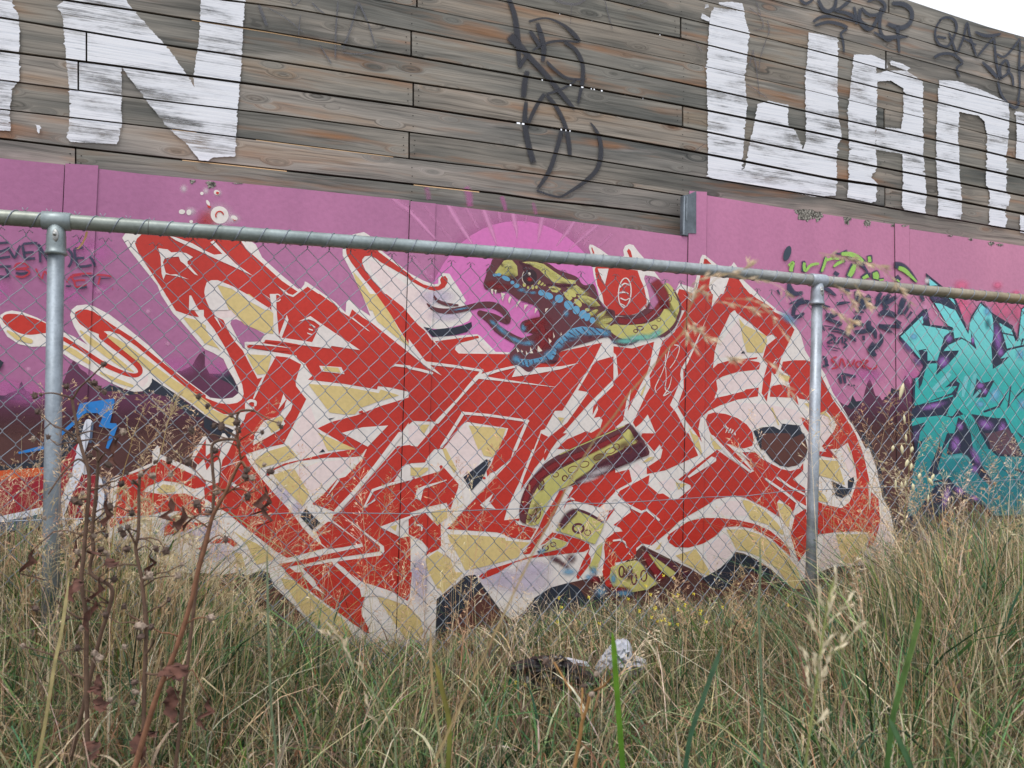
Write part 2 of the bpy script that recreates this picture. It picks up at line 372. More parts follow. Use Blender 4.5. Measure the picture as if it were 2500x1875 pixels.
# joint lines between the boards, top to bottom, with the width of the gap in px
JL = [('S0 -170,-498 158,-432 537,-362 922,-288 1213,-222 1482,-158 1708,-95 1883,-50 T3 700,12 820,50 1010,105 1460,235 1650,300 2211,450 2900,640', 1.6),
      ('S0 -170,-434 158,-370 537,-302 922,-231 1213,-167 1482,-105 1708,-45 T3 30,0 560,130 980,250 1220,320 1540,420 1800,495 2211,620 2900,815', 1.8),
      ('S0 -170,-370 158,-308 537,-242 922,-175 1213,-113 1482,-56 T2 1620,0 2130,122 T3 0,160 400,270 1020,440 1280,512 1600,600 2211,770 2900,960', 1.6),
      ('S0 -170,-306 158,-246 537,-183 922,-119 1213,-59 T2 820,0 1455,150 2211,330 T3 350,425 740,520 1025,608 1440,725 2080,885 2211,925 2900,1105', 2.6),
      ('S0 -170,-243 158,-184 537,-122 922,-60 T1 2080,0 T2 0,20 420,120 975,240 1460,330 1720,395 2211,520 T3 240,580 520,650 750,710 1330,850 1470,880 2211,1080 2900,1250', 3.2),
      ('S0 -170,-180 158,-122 537,-62 T1 1050,0 1390,62 1700,130 2211,230 T2 1180,470 1450,520 1690,580 2040,660 T3 0,695 600,840 1030,945 1400,1030 1850,1150 2211,1230 2900,1390', 1.3),
      ('S0 -170,-115 158,-58 T0 1900,0 T1 0,25 350,80 880,175 1340,265 2211,425 T2 690,555 1690,765 2211,883 T3 310,960 930,1095 1310,1180 1850,1300 2211,1390 2900,1535', 3.6),
      ('S0 -170,-49 T0 560,0 1200,95 1660,170 2110,240 T1 0,255 730,380 1330,485 2211,640 T2 780,780 1470,910 2211,1060 T3 620,1190 1360,1355 2211,1540 2900,1680', 4.6),
      ('T0 -600,60 0,150 750,275 1430,390 2211,502 T1 1360,715 2211,840 T2 1180,1045 1470,1095 2211,1248 T3 620,1375 1020,1455 2211,1692 2900,1830', 4.2),
      ('T0 -600,365 0,437 1050,575 2211,731 T1 1350,920 2211,1052 T2 750,1165 1690,1330 2211,1435 T3 620,1558 A4 640,320 900,375 1300,450 1550,500 2212,630 2900,755', 5.0),
      ('T0 -600,620 0,690 1250,855 2211,966 T1 1320,1140 2211,1262 T2 1000,1430 1690,1540 2211,1622 A4 0,440 720,555 1150,635 1550,705 1850,760 2212,815 2900,940', 3.2),
      ('T0 -600,880 0,943 1450,1110 2211,1205 T1 1320,1370 2211,1472 T2 1250,1650 A3 0,315 740,430 1100,487 2212,640 A4 700,770 2212,985 2900,1090', 3.0),
      ('T0 -600,1130 0,1195 650,1275 1500,1370 2211,1445 T1 1350,1590 2211,1684 A2 1300,470 2212,562 A3 730,665 2212,840', 4.6),
      ('T0 -600,1400 0,1460 2211,1720 A1 0,330 2212,545 A2 2212,815 A3 1000,960', 3.0)]
JL = [(P(s), g * 1.18) for s, g in JL]
def interp(pl, x):
    if x <= pl[0][0]: a, b = pl[0], pl[1]
    elif x >= pl[-1][0]: a, b = pl[-2], pl[-1]
    else:
        for a, b in zip(pl, pl[1:]):
            if a[0] <= x <= b[0]: break
    return a[1] + (b[1] - a[1]) * (x - a[0]) / max(1e-6, b[0] - a[0])
def smooth_line(pl):                      # the photographed lines bow gently: fit a quadratic
    xs = np.array([p[0] for p in pl]); ys = np.array([p[1] for p in pl])
    inside = [(x, y) for x, y in pl if -60 <= y]
    xs = np.array([p[0] for p in inside]); ys = np.array([p[1] for p in inside])
    return pl
# top edge of the fence
TOP = P('S0 -170,-562 158,-494 537,-422 922,-345 1213,-277 1482,-211 1708,-146 1883,-98 2073,-45 T3 1225,0 1400,62 1690,175 1950,245 2100,287 2211,318 2900,520')
# butt joints between board ends: per row (row k lies between JL[k-1] and JL[k])
XL, XR = -880.0, 3480.0
BUTT = {0: [2170], 2: [1300], 3: [2163], 4: [1662], 5: [1018], 6: [2159], 7: [1004], 8: [1667], 9: [211, 1009], 10: [191, 2161], 11: [999], 12: [1668], 13: [184.5]}
timber = thing('timber_fence', 'tall fence of weathered grey horizontal boards standing behind the top of the mauve wall', 'fence', tuple(wall_pt(1250, 1300, -0.2))[:2] + (0,))
TB = -0.075                               # board face lies this far behind the panel face
BOARD_Q = []                              # convex pieces (photo px) of board faces, for laying paint on them
O0 = wall_pt(0, 0, TB)
def board(row, x0, x1):
    up, gu = (TOP, 0.0) if row == 0 else JL[row - 1]
    lo, gl = JL[row]
    n = max(2, int((x1 - x0) / 110) + 1); xs = [x0 + (x1 - x0) * k / (n - 1) for k in range(n)]
    off = TB + random.uniform(-0.004, 0.002)
    f = []
    tp = [wall_pt(x, interp(up, x) + gu / 2, off) for x in xs]; bt = [wall_pt(x, interp(lo, x) - gl / 2, off) for x in xs]
    if min(p.z for p in bt) > 6: return
    dv = NRM * -0.009
    bm = bmesh.new(); uvl = bm.loops.layers.uv.new('UVMap')
    T = [bm.verts.new(p) for p in tp]; Bv = [bm.verts.new(p) for p in bt]
    T2 = [bm.verts.new(p + dv) for p in tp]; B2 = [bm.verts.new(p + dv) for p in bt]
    for k in range(n - 1):
        for q in ((T[k], Bv[k], Bv[k + 1], T[k + 1]), (T2[k + 1], B2[k + 1], B2[k], T2[k]), (T2[k], T[k], T[k + 1], T2[k + 1]), (Bv[k], B2[k], B2[k + 1], Bv[k + 1])):
            bm.faces.new(q)
        qd = [(xs[k], interp(up, xs[k]) + gu / 2), (xs[k + 1], interp(up, xs[k + 1]) + gu / 2), (xs[k + 1], interp(lo, xs[k + 1]) - gl / 2), (xs[k], interp(lo, xs[k]) - gl / 2)]
        BOARD_Q.append((qd, off))
    bm.faces.new((T[0], T2[0], B2[0], Bv[0])); bm.faces.new((Bv[-1], B2[-1], T2[-1], T[-1]))
    for fc in bm.faces:
        for lp in fc.loops:
            d = lp.vert.co - O0; lp[uvl].uv = (d.dot(ALONG), d.z + d.dot(NRM))
    me = bpy.data.meshes.new('board'); bm.to_mesh(me); bm.free(); me.materials.append(WOOD_M)
    link(bpy.data.objects.new('board', me), timber)
for row in range(len(JL)):
    ends = [XL] + BUTT.get(row, []) + [XR]
    for a, b in zip(ends, ends[1:]): board(row, a + (2.2 if a != XL else 0), b - (2.2 if b != XR else 0))
# studs and backing boards behind the joints; daylight comes through where the backing leaves a hole
mb = None
for x0 in (201, 1006, 1666, 2163):
    q = [(x0 - 24, interp(TOP, x0 - 24) + 6), (x0 + 24, interp(TOP, x0 + 24) + 6), (x0 + 18, 700), (x0 - 30, 700)]
    mb = MB(); mb.slab([wall_pt(x, y, TB - 0.028) for x, y in q][::-1], NRM * -0.05); mb.build('stud', DARKWOOD_M, timber)
HOLES = {3: [2000, 2003], 4: [(1250 + .28267 * a, w) for a, w in ((270, 2.2), (355, 2.5), (417, 7), (590, 2.5), (695, 6), (895, 2), (978, 4), (1283, 9))],
         6: [(1875 + .28267 * a, w) for a, w in ((125, 6), (30, 4))], 5: [(1875 + .28267 * a, w) for a, w in ((275, 5), (220, 3), (400, 40), (480, 18), (630, 7), (710, 14), (760, 5))],
         7: [(1250 + .28267 * a, w) for a, w in ((145, 3), (265, 8), (328, 4), (400, 3), (510, 10), (612, 13), (690, 8), (715, 9), (780, 11), (978, 5), (1110, 2), (1136, 6), (2080, 5), (2180, 3))] + [(1938, 3), (1882, 4)],
         9: [(1250 + .28267 * a, w) for a, w in ((60, 18), (100, 14), (325, 3), (350, 4), (378, 3), (400, 4), (430, 9), (470, 8), (505, 8))]}
for row, (pl, g) in enumerate(JL):
    hs = sorted(h for h in HOLES.get(row, []) if isinstance(h, tuple))
    xs = [XL] + [v for c, w in hs for v in (c - w * .30, c + w * .30)] + [XR]
    for a, b in zip(xs[0::2], xs[1::2]):
        if b - a < 0.6: continue
        n = max(2, int((b - a) / 150) + 1); cx = [a + (b - a) * k / (n - 1) for k in range(n)]
        q = [(x, interp(pl, x) - 12) for x in cx] + [(x, interp(pl, x) + 12) for x in cx[::-1]]
        if wall_pt(*q[0]).z > 6 and wall_pt(*q[n - 1]).z > 6: continue
        mb = MB(); mb.slab([wall_pt(x, y, TB - 0.0285) for x, y in q][::-1], NRM * -0.012); mb.build('backing_board', DARKWOOD_M, timber)
SUNLIT_M, _n, _l, _b = new_mat('sunlit_gap_wood'); _b.inputs['Base Color'].default_value = rgb(222, 184, 138); _b.inputs['Roughness'].default_value = .7
for row, x0, x1 in ((7, 468, 832), (11, 420, 480), (12, 445, 700), (11, 625, 960), (12, 1010, 1170), (4, 1130, 1160)):   # wood strips in the wider gaps, sunlight painted in as a pale colour
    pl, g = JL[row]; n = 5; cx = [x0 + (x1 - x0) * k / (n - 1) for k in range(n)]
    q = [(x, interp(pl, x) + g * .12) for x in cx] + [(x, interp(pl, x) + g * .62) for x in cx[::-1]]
    mb = MB(); mb.slab([wall_pt(x, y, TB - 0.0035) for x, y in q][::-1], NRM * -0.006); mb.build('sunlit_strip', SUNLIT_M, timber)
mb = MB()                                 # rusty nail heads at the studs
for row in range(len(JL)):
    up = TOP if row == 0 else JL[row - 1][0]; lo = JL[row][0]
    for x0 in (201, 1006, 1666, 2163):
        butt = [b for b in BUTT.get(row, []) if abs(b - x0) < 40]
        for dx in ((-13, 13) if butt else (random.uniform(-4, 4),)):
            bx = (butt[0] if butt else x0) + dx
            a, b = interp(up, bx), interp(lo, bx)
            for fr in ((0.25, 0.5, 0.75) if butt else (0.3, 0.72)):
                y = a + (b - a) * (fr + random.uniform(-.05, .05)); c = wall_pt(bx + random.uniform(-1.5, 1.5), y, TB + 0.0035)
                k = 6; mb.add([c + (ALONG * math.cos(t * 6.2832 / k) + Vector((0, 0, math.sin(t * 6.2832 / k)))) * 0.0028 for t in range(k)], [tuple(range(k))[::-1]])
o = mb.build('nail', DARK_M, timber); o['kind'] = 'stuff'

# ================================================================== CHAIN-LINK FENCE
GALV = steel_mat('dull_galvanised_pipe', (0.33, 0.34, 0.335), 0.28, 0.42, 0.6)
GALV2 = steel_mat('bright_galvanised_post', (0.33, 0.37, 0.42), 0.28, 0.5, 0.5)
GALV3 = steel_mat('dull_galvanised_post', (0.235, 0.275, 0.315), 0.3, 0.5, 0.5)
WIRE_M = steel_mat('chain_wire', (0.24, 0.275, 0.325), 0.25, 0.42, 0.5)
LICH = None
def rail_mat():
    m, n, l, b = new_mat('weathered_rail'); tc = n.new('ShaderNodeTexCoord')
    a = N(n, 'ShaderNodeTexNoise', i2=9.0, i3=6.0); l.new(tc.outputs['Object'], a.inputs[0])
    c = N(n, 'ShaderNodeTexNoise', i2=85.0, i3=4.0); l.new(tc.outputs['Object'], c.inputs[0])
    sep = n.new('ShaderNodeSeparateXYZ'); l.new(tc.outputs['Object'], sep.inputs[0])
    mr = n.new('ShaderNodeMapRange'); mr.inputs[1].default_value = -1.6; mr.inputs[2].default_value = 2.3; l.new(sep.outputs[0], mr.inputs[0])
    r = ramp(n, [(0.0, rgb(146, 150, 138)), (0.25, rgb(142, 156, 158)), (0.6, rgb(162, 170, 174)), (0.78, rgb(158, 154, 144)), (1.0, rgb(150, 134, 100))]); l.new(mr.outputs[0], r.inputs[0])
    s = ramp(n, [(0.3, (0.72, 0.72, 0.70)), (0.7, (1.2, 1.2, 1.2))]); l.new(a.outputs[0], s.inputs[0])
    s2 = ramp(n, [(0.3, (0.85,) * 3), (0.7, (1.1,) * 3)]); l.new(c.outputs[0], s2.inputs[0])
    q = mixc(n, l, 1.0, r.outputs[0], s.outputs[0], 'MULTIPLY'); q = mixc(n, l, 1.0, q, s2.outputs[0], 'MULTIPLY')
    l.new(q, b.inputs['Base Color']); b.inputs['Metallic'].default_value = 0.35; b.inputs['Roughness'].default_value = 0.42
    return m
RAIL_M = rail_mat()
chain = thing('chain_link_fence', 'low galvanised chain-link fence with a round top rail in front of the painted wall', 'fence', tuple(fence_pt(1250, 1500))[:2] + (0,))
RAILPX = [(-900, 468), (-160, 518), (0, 530.5), (250, 547.5), (500, 565), (750, 582.5), (1000, 600.5), (1250, 619.5), (1500, 639.5), (1750, 661.5), (2000, 685.5), (2250, 708.5), (2500, 731), (2700, 749), (3500, 822)]
RAD = 0.0213
rail_pts = [fence_pt(interp(RAILPX, x), 0) if False else fence_pt(x, interp(RAILPX, x)) for x in np.arange(-880, 3481, 55)]
mb = MB(); mb.tube(rail_pts, RAD, 20); mb.build('rail', RAIL_M, chain, True)
j = P('A0 1607,780')[0]                    # sleeve joint of the rail
c = fence_pt(j[0], interp(RAILPX, j[0])); mb = MB(); mb.tube([c - ALONG * 0.0009, c + ALONG * 0.0009], RAD + 0.0009, 20); mb.build('rail_joint', steel_mat('joint_edge', (0.16, 0.16, 0.15), .2), chain, True)
def cum(pts):
    s = [0.0]
    for a, b in zip(pts, pts[1:]): s.append(s[-1] + (b - a).length)
    return s
RS = cum(rail_pts)
def rail_at(s):
    s = min(max(s, 0), RS[-1] - 1e-6)
    k = max(i for i in range(len(RS)) if RS[i] <= s); k = min(k, len(rail_pts) - 2)
    t = (s - RS[k]) / (RS[k + 1] - RS[k]); return rail_pts[k].lerp(rail_pts[k + 1], t), (rail_pts[k + 1] - rail_pts[k]).normalized()
PITCHW, PITCHH = 0.0660, 0.0725
# lacing wire wound round the rail
helix = []; S = 0.02; nstep = int((RS[-1] - 0.04) / PITCHW * 22)
for k in range(nstep):
    s = S + k * PITCHW / 22; p, t = rail_at(s); a = Vector((0, 0, 1)) - t * t.z; a.normalize(); b = t.cross(a)
    an = 2 * math.pi * (s / PITCHW) + 1.1
    helix.append(p + (a * math.sin(an) + b * math.cos(an)) * (RAD + 0.0013))
mb = MB(); mb.tube(helix, 0.0015, 5); mb.build('lacing_wire', WIRE_M, chain, True)
# woven mesh: each wire zig-zags down and hooks over its neighbour
mb = MB(); n0 = fence_pt(*P('B0 930,675')[0])
s0 = (n0 - rail_pts[0]).dot(ALONG); z0 = n0.z
first = -int(s0 / PITCHW)
rr = random.Random(3)
for c in range(int((RS[-1] - 0.08) / (PITCHW / 2))):
    i0 = first * 2 + c; s = s0 + i0 * PITCHW / 2
    if s < 0.02 or s > RS[-1] - 0.05: continue
    p, t = rail_at(s)
    top = p.z - RAD - 0.004
    wob = rr.uniform(-.0012, .0012)
    base = rail_pts[0] + ALONG * s; base.z = 0
    ph = 0.0 if i0 % 2 == 0 else PITCHH / 2
    zc = z0 + ph + math.ceil((top - z0 - ph) / PITCHH + 1) * PITCHH
    pts = []
    while zc > 0.0:
        for dz, sd_, dep in ((0, 0, 0.0015), (0.004, 0.0016, 0.0006), (PITCHH / 2 - 0.004, PITCHW / 2 - 0.0016, -0.0006), (PITCHH / 2, PITCHW / 2, -0.0015), (PITCHH / 2 + 0.004, PITCHW / 2 - 0.0016, -0.0006), (PITCHH - 0.004, 0.0016, 0.0006)):
            z = zc - dz
            if z > top or z < 0.012: continue
            bulge = 0.006 * math.sin(s * 2.1 + z * 5) + 0.004 * math.sin(s * 5.3)
            sag = 0.006 * math.sin(s * 1.7) + 0.003 * math.sin(s * 6.1 + z * 3)
            pts.append(base + ALONG * (sd_ + wob * .5) + NRM * (dep + bulge - 0.014) + Vector((0, 0, z + sag)))
        zc -= PITCHH
    if len(pts) > 2: mb.tube(pts, 0.00128, 5, cap=False)
    tip = pts[0]; sg = 1 if i0 % 2 else -1
    mb.tube([tip, tip + ALONG * sg * 0.006 + Vector((0, 0, 0.010)) + NRM * .003, tip + ALONG * sg * 0.016 + Vector((0, 0, 0.002)) + NRM * .004], 0.0011, 4)
o = mb.build('wire_mesh', WIRE_M, chain, True); o['kind'] = 'stuff'
# barbs that stick up above the rail
mb = MB()
for px, py in P('A0 270,575 530,595 835,620 1110,640 1385,660 1640,685 A4 185,1300 325,1305 440,1330 560,1340') + [(x, interp(RAILPX, x) - 15) for x in (1835, 1850, 1875, 1895, 2325, 2350, 2372, 2395, 2420, 2445)]:
    c = fence_pt(px, py + 3)
    for sg in (-1, 1): mb.tube([c + Vector((0, 0, -.004)), c + ALONG * sg * 0.0075 + Vector((0, 0, 0.006 + rr.uniform(0, .003)))], 0.001, 4)
o = mb.build('wire_barb', WIRE_M, chain, True); o['kind'] = 'stuff'
# strained line wire that runs through the mesh
lw = P('C0 -500,960 0,945 480,925 1100,905 1600,885 2212,885 C1 300,893 900,852 1400,850 2212,860 C2 300,838 900,815 1300,803 1700,752 2212,745 C3 400,720 1000,680 1400,670 1900,610 2212,600 C4 600,575 1000,560 1600,520 2212,485 2900,440')
mb = MB(); mb.tube([fence_pt(x, y, 0.004) for x, y in lw], 0.0016, 6); mb.build('line_wire', WIRE_M, chain, True)
def fence_post(top, mid, m, rad):
    a = fence_pt(*top); d = fence_pt(*mid) - a; d.normalize()
    bot = a + d * ((a.z + 0.08) / -d.z)
    mb = MB(); mb.tube([a, bot], rad, 20); po = mb.build('post', m, chain, True)
    return po, a, d
def tee(a, d, sc=1.0, nm='tee_fitting'):
    s = (a - rail_pts[0]).dot(ALONG); p, t = rail_at(s * RS[-1] / ((rail_pts[-1] - rail_pts[0]).length))
    p = p + t * (a - p).dot(t)
    mb = MB(); r1 = RAD + 0.0042
    mb.tube([p - t * 0.036 * sc, p - t * 0.035 * sc, p + t * 0.035 * sc, p + t * 0.036 * sc], [r1 - .002, r1, r1, r1 - .002], 22)
    o1 = mb.build(nm, GALV2 if sc < 1 else steel_mat('cast_tee', (0.24, 0.285, 0.295), .3, .45, .5), chain, True)
    mb = MB(); q = p + d * 0.012
    mb.tube([q, q + d * 0.03, q + d * 0.06, q + d * 0.072, q + d * 0.075, q + d * 0.082, q + d * 0.084], [r1 - .004, r1 - .001, r1, r1, r1 + .003, r1 + .003, r1 - .001], 22)
    mb.build('tee_socket', o1.data.materials[0], o1, True)
    mb = MB(); bc = q + d * 0.030 + NRM * (r1 - 0.003)
    mb.blob(bc + d * 0.004, 0.011, 0.004, 0.02, 0.02, 2)
    mb.tube([bc, bc + NRM * 0.006], 0.0055, 6); mb.tube([bc + NRM * 0.006, bc + NRM * 0.0085], 0.003, 8)
    mb.build('bolt', GALV, o1, True)
po, a, d = fence_post((138, 545), (129, 1095), GALV3, 0.0213); tee(a, d)
po, a, d = fence_post((1996, 690), (1987, 1095), GALV2, 0.0205); tee(a, d, 0.95)
# loose end of tie tape hanging by the left post
q = P('A0 940,820 925,880 890,950 850,1000 830,1010'); mb = MB()
pts = [fence_pt(x, y, 0.012) for x, y in q]
o_ = len(mb.v)
for p in pts: mb.v += [p - ALONG * 0.003, p + ALONG * 0.003 + NRM * 0.002]
mb.f += [(2 * i, 2 * i + 1, 2 * i + 3, 2 * i + 2) for i in range(len(pts) - 1)]
mb.build('tie_tape', paint('dry_tape', (150, 115, 70)), chain)
# ================================================================== PAINT LAID ON WALL AND BOARDS
PIECES = {'wall': [], 'boards': []}
for quad, off, out in STRIPS:
    top = out[:-2]; n = len(top)
    bl, br = out[-1], out[-2]
    for k in range(n - 1):
        fa = k / (n - 1.0); fb = (k + 1) / (n - 1.0)
        a, b = top[k], top[k + 1]
        wa = (a[0] - top[0][0]) / (top[-1][0] - top[0][0]); wb = (b[0] - top[0][0]) / (top[-1][0] - top[0][0])
        q = [a, b, (bl[0] + (br[0] - bl[0]) * wb, YB), (bl[0] + (br[0] - bl[0]) * wa, YB)]
        PIECES['wall'].append((q, off))
for q, off in BOARD_Q: PIECES['boards'].append((q, off))
for k in PIECES:
    PIECES[k] = [(q, off, min(p[0] for p in q), max(p[0] for p in q), min(p[1] for p in q), max(p[1] for p in q)) for q, off in PIECES[k]]
def clip(tri, quad):
    poly = tri; n = len(quad)
    for i in range(n):
        ax, ay = quad[i]; bx, by = quad[(i + 1) % n]; ex, ey = bx - ax, by - ay
        res = []; m = len(poly)
        if m < 3: return []
        ds = [ex * (p[1] - ay) - ey * (p[0] - ax) for p in poly]
        for j in range(m):
            p, q = poly[j], poly[(j + 1) % m]; dp, dq = ds[j], ds[(j + 1) % m]
            if dp >= 0: res.append(p)
            if (dp >= 0) != (dq >= 0):
                t = dp / (dp - dq); res.append(tuple(u + (v - u) * t for u, v in zip(p, q)))
        poly = res
    return poly if len(poly) >= 3 else []
LAYER = [0]
STEP = 8e-6
class Paint:
    """collects outlines for one paint colour and lays them as thin sheets on the surface below"""
    def __init__(s, target='wall'): s.t = target; s.v = []; s.f = []; s.a = []; s.base = 0.0005; s.g = []
    def tris(s, tris):
        s.g.append(len(s.f)); LAYER[0] += 1; lay = s.base + LAYER[0] * STEP
        cache = {}
        for tri in tris:
            x0 = min(p[0] for p in tri); x1 = max(p[0] for p in tri); y0 = min(p[1] for p in tri); y1 = max(p[1] for p in tri)
            for q, off, a0, a1, b0, b1 in PIECES[s.t]:
                if x1 < a0 or x0 > a1 or y1 < b0 or y0 > b1: continue
                c = clip(tri, q)
                if not c: continue
                ar = sum(c[i][0] * c[(i + 1) % len(c)][1] - c[(i + 1) % len(c)][0] * c[i][1] for i in range(len(c)))
                if abs(ar) < 0.02: continue
                ids = []
                for p in c:
                    key = (round(p[0], 3), round(p[1], 3), off)
                    if key not in cache:
                        cache[key] = len(s.v); s.v.append(wall_pt(p[0], p[1], off + lay)); s.a.append(p[2])
                    if not ids or ids[-1] != cache[key]: ids.append(cache[key])
                if ids[0] == ids[-1]: ids.pop()
                if len(set(ids)) == len(ids) >= 3:
                    s.f.append(tuple(ids) if ar < 0 else tuple(ids[::-1]))
    def poly(s, *specs, smooth=False):
        for sp in specs:
            pts = P(sp) if isinstance(sp, str) else sp
            if smooth: pts = catmull(pts)
            idx = tessellate_polygon([[Vector((p[0], p[1], 0)) for p in pts]])
            s.tris([tuple((pts[i][0], pts[i][1], 1.0) for i in t) for t in idx])
        return s
    def stroke(s, *specs, w=None, smooth=True, soft=0.0, a=1.0, res=4, round_end=True):
        """line with a width; soft>0 adds a mist edge"""
        for sp in specs:
            pts = P(sp) if isinstance(sp, str) else sp
            if w is not None or len(pts[0]) < 3:
                ww = (w or 20.0) * (TILES[sp.split()[0]][2] if isinstance(sp, str) else 1.0)
                pts = [(p[0], p[1], ww) for p in pts]
            if smooth and len(pts) > 2: pts = catmull(pts, closed=False, res=res)
            n = len(pts); L = []; R_ = []
            for i, p in enumerate(pts):
                q0 = pts[max(0, i - 1)]; q1 = pts[min(n - 1, i + 1)]
                dx, dy = q1[0] - q0[0], q1[1] - q0[1]; l_ = math.hypot(dx, dy) or 1.0
                nx, ny = -dy / l_, dx / l_
                L.append((p[0] + nx * p[2] / 2, p[1] + ny * p[2] / 2)); R_.append((p[0] - nx * p[2] / 2, p[1] - ny * p[2] / 2))
            tr = []
            if soft <= 0:
                for i in range(n - 1):
                    A, B, C, D = L[i] + (a,), R_[i] + (a,), R_[i + 1] + (a,), L[i + 1] + (a,)
                    tr += [(A, B, C), (A, C, D)]
                if round_end:
                    for e, o1, o2 in ((pts[0], L[0], R_[0]), (pts[-1], R_[-1], L[-1])):
                        cx, cy, r = e[0], e[1], e[2] / 2
                        if r < 0.8: continue
                        a0 = math.atan2(o1[1] - cy, o1[0] - cx)
                        arc = [(cx + r * math.cos(a0 + math.pi * k / 5), cy + r * math.sin(a0 + math.pi * k / 5), a) for k in range(6)]
                        tr += [((cx, cy, a), arc[k], arc[k + 1]) for k in range(5)]
            else:
                for i in range(n - 1):
                    fa = a * min(1, i / 2.0 + 0.0) if n > 4 else a
                    k0 = a * (0.0 if i == 0 and n > 4 else 1.0); k1 = a * (0.0 if i == n - 2 and n > 4 else 1.0)
                    c0, c1 = pts[i], pts[i + 1]
                    for S_, in ((L,), (R_,)):
                        m0 = (c0[0] + (S_[i][0] - c0[0]) * (1 - soft), c0[1] + (S_[i][1] - c0[1]) * (1 - soft)); m1 = (c1[0] + (S_[i + 1][0] - c1[0]) * (1 - soft), c1[1] + (S_[i + 1][1] - c1[1]) * (1 - soft))
                        e0, e1 = S_[i] + (0.0,), S_[i + 1] + (0.0,)
                        C0, C1 = (c0[0], c0[1], k0), (c1[0], c1[1], k1); M0, M1 = m0 + (k0,), m1 + (k1,)
                        tr += [(C0, M0, M1), (C0, M1, C1), (M0, e0, e1), (M0, e1, M1)]
            s.tris(tr)
        return s
    def mist(s, cx, cy, rx, ry, a=1.0, core=0.2, rot=0.0, n=18):
        """round sprayed patch that fades out"""
        cr, sr = math.cos(rot), math.sin(rot)
        def pt(r, k, al):
            x, y = r * rx * math.cos(6.28318 * k / n), r * ry * math.sin(6.28318 * k / n)
            return (cx + x * cr - y * sr, cy + x * sr + y * cr, al)
        tr = []
        rings = [(core, a), (core + (1 - core) * .35, a * .62), (core + (1 - core) * .7, a * .2), (1.0, 0.0)]
        for k in range(n):
            if core > 0: tr.append(((cx, cy, a), pt(core, k, a), pt(core, k + 1, a)))
            for (r_a, a_a), (r_b, a_b) in zip(rings, rings[1:]):
                A, B, C, D = pt(r_a, k, a_a), pt(r_b, k, a_b), pt(r_b, k + 1, a_b), pt(r_a, k + 1, a_a)
                tr += [(A, B, C), (A, C, D)]
        s.tris(tr); return s
    def mists(s, spec, a=0.8, core=0.2):
        """'tile x,y,rx,ry,rot' list"""
        t = None
        for w in spec.split():
            if w in TILES: t = TILES[w]; continue
            v = [float(q) for q in w.split(',')]
            s.mist(t[0] + v[0] * t[2], t[1] + v[1] * t[2], v[2] * t[2], (v[3] if len(v) > 3 else v[2]) * t[2], a, core, math.radians(v[4]) if len(v) > 4 else 0.0)
        return s
    def build(s, name, mat, parent, whole=False):
        """each painted shape of some size is a part of its own; the specks among them stay together"""
        if not s.f: return None
        cuts = s.g + [len(s.f)]; small = []; groups = []
        for a_, b_ in zip(cuts, cuts[1:]):
            if b_ <= a_: continue
            vs = [s.v[i] for f in s.f[a_:b_] for i in f]
            ex = max((v - vs[0]).dot(ALONG) for v in vs) - min((v - vs[0]).dot(ALONG) for v in vs); ez = max(v.z for v in vs) - min(v.z for v in vs)
            (groups if (ex > .045 and ez > .045) or max(ex, ez) > .16 else small).append((a_, b_))
        if whole or len(groups) + len(small) == 1: groups, small = [], groups + small
        for gs, kd in [([g], None) for g in groups] + ([(small, 'stuff')] if small else []):
            mp = {}; V = []; A = []; Fc = []
            for a_, b_ in gs:
                for f in s.f[a_:b_]:
                    q = []
                    for i in f:
                        if i not in mp: mp[i] = len(V); V.append(tuple(s.v[i])); A.append(s.a[i])
                        q.append(mp[i])
                    Fc.append(q)
            me = bpy.data.meshes.new(name); me.from_pydata(V, [], Fc); me.update(); me.materials.append(mat)
            at = me.attributes.new('opacity', 'FLOAT', 'POINT'); at.data.foreach_set('value', A)
            o = link(bpy.data.objects.new(name, me), parent)
            if kd and len(gs) > 1: o['kind'] = kd
        return o
def catmull(pts, closed=True, res=4):
    n = len(pts); out = []
    rng_ = range(n) if closed else range(n - 1)
    for i in rng_:
        if closed: p0, p1, p2, p3 = pts[i - 1], pts[i], pts[(i + 1) % n], pts[(i + 2) % n]
        else: p0, p1, p2, p3 = pts[max(0, i - 1)], pts[i], pts[i + 1], pts[min(n - 1, i + 2)]
        for k in range(res):
            t = k / res
            out.append(tuple(0.5 * (2 * b + (c - a) * t + (2 * a - 5 * b + 4 * c - d) * t * t + (3 * b - a - 3 * c + d) * t ** 3) for a, b, c, d in zip(p0, p1, p2, p3)))
    if not closed: out.append(pts[-1])
    return out
def ell(tile, cx, cy, rx, ry, rot=0, n=28):
    t = TILES[tile]; c, s_ = math.cos(math.radians(rot)), math.sin(math.radians(rot)); o = []
    for k in range(n):
        x, y = rx * math.cos(6.28318 * k / n), ry * math.sin(6.28318 * k / n)
        o.append((t[0] + (cx + x * c - y * s_) * t[2], t[1] + (cy + x * s_ + y * c) * t[2]))
    return o
def ring(p, tile, cx, cy, rx, ry, w, rot=0, a0=0, a1=360):
    t = TILES[tile]; c, s_ = math.cos(math.radians(rot)), math.sin(math.radians(rot)); o = []
    m = max(6, int((a1 - a0) / 15))
    for k in range(m + 1):
        an = math.radians(a0 + (a1 - a0) * k / m); x, y = rx * math.cos(an), ry * math.sin(an)
        o.append((t[0] + (cx + x * c - y * s_) * t[2], t[1] + (cy + x * s_ + y * c) * t[2], w * t[2]))
    p.stroke(o, smooth=False, round_end=False)

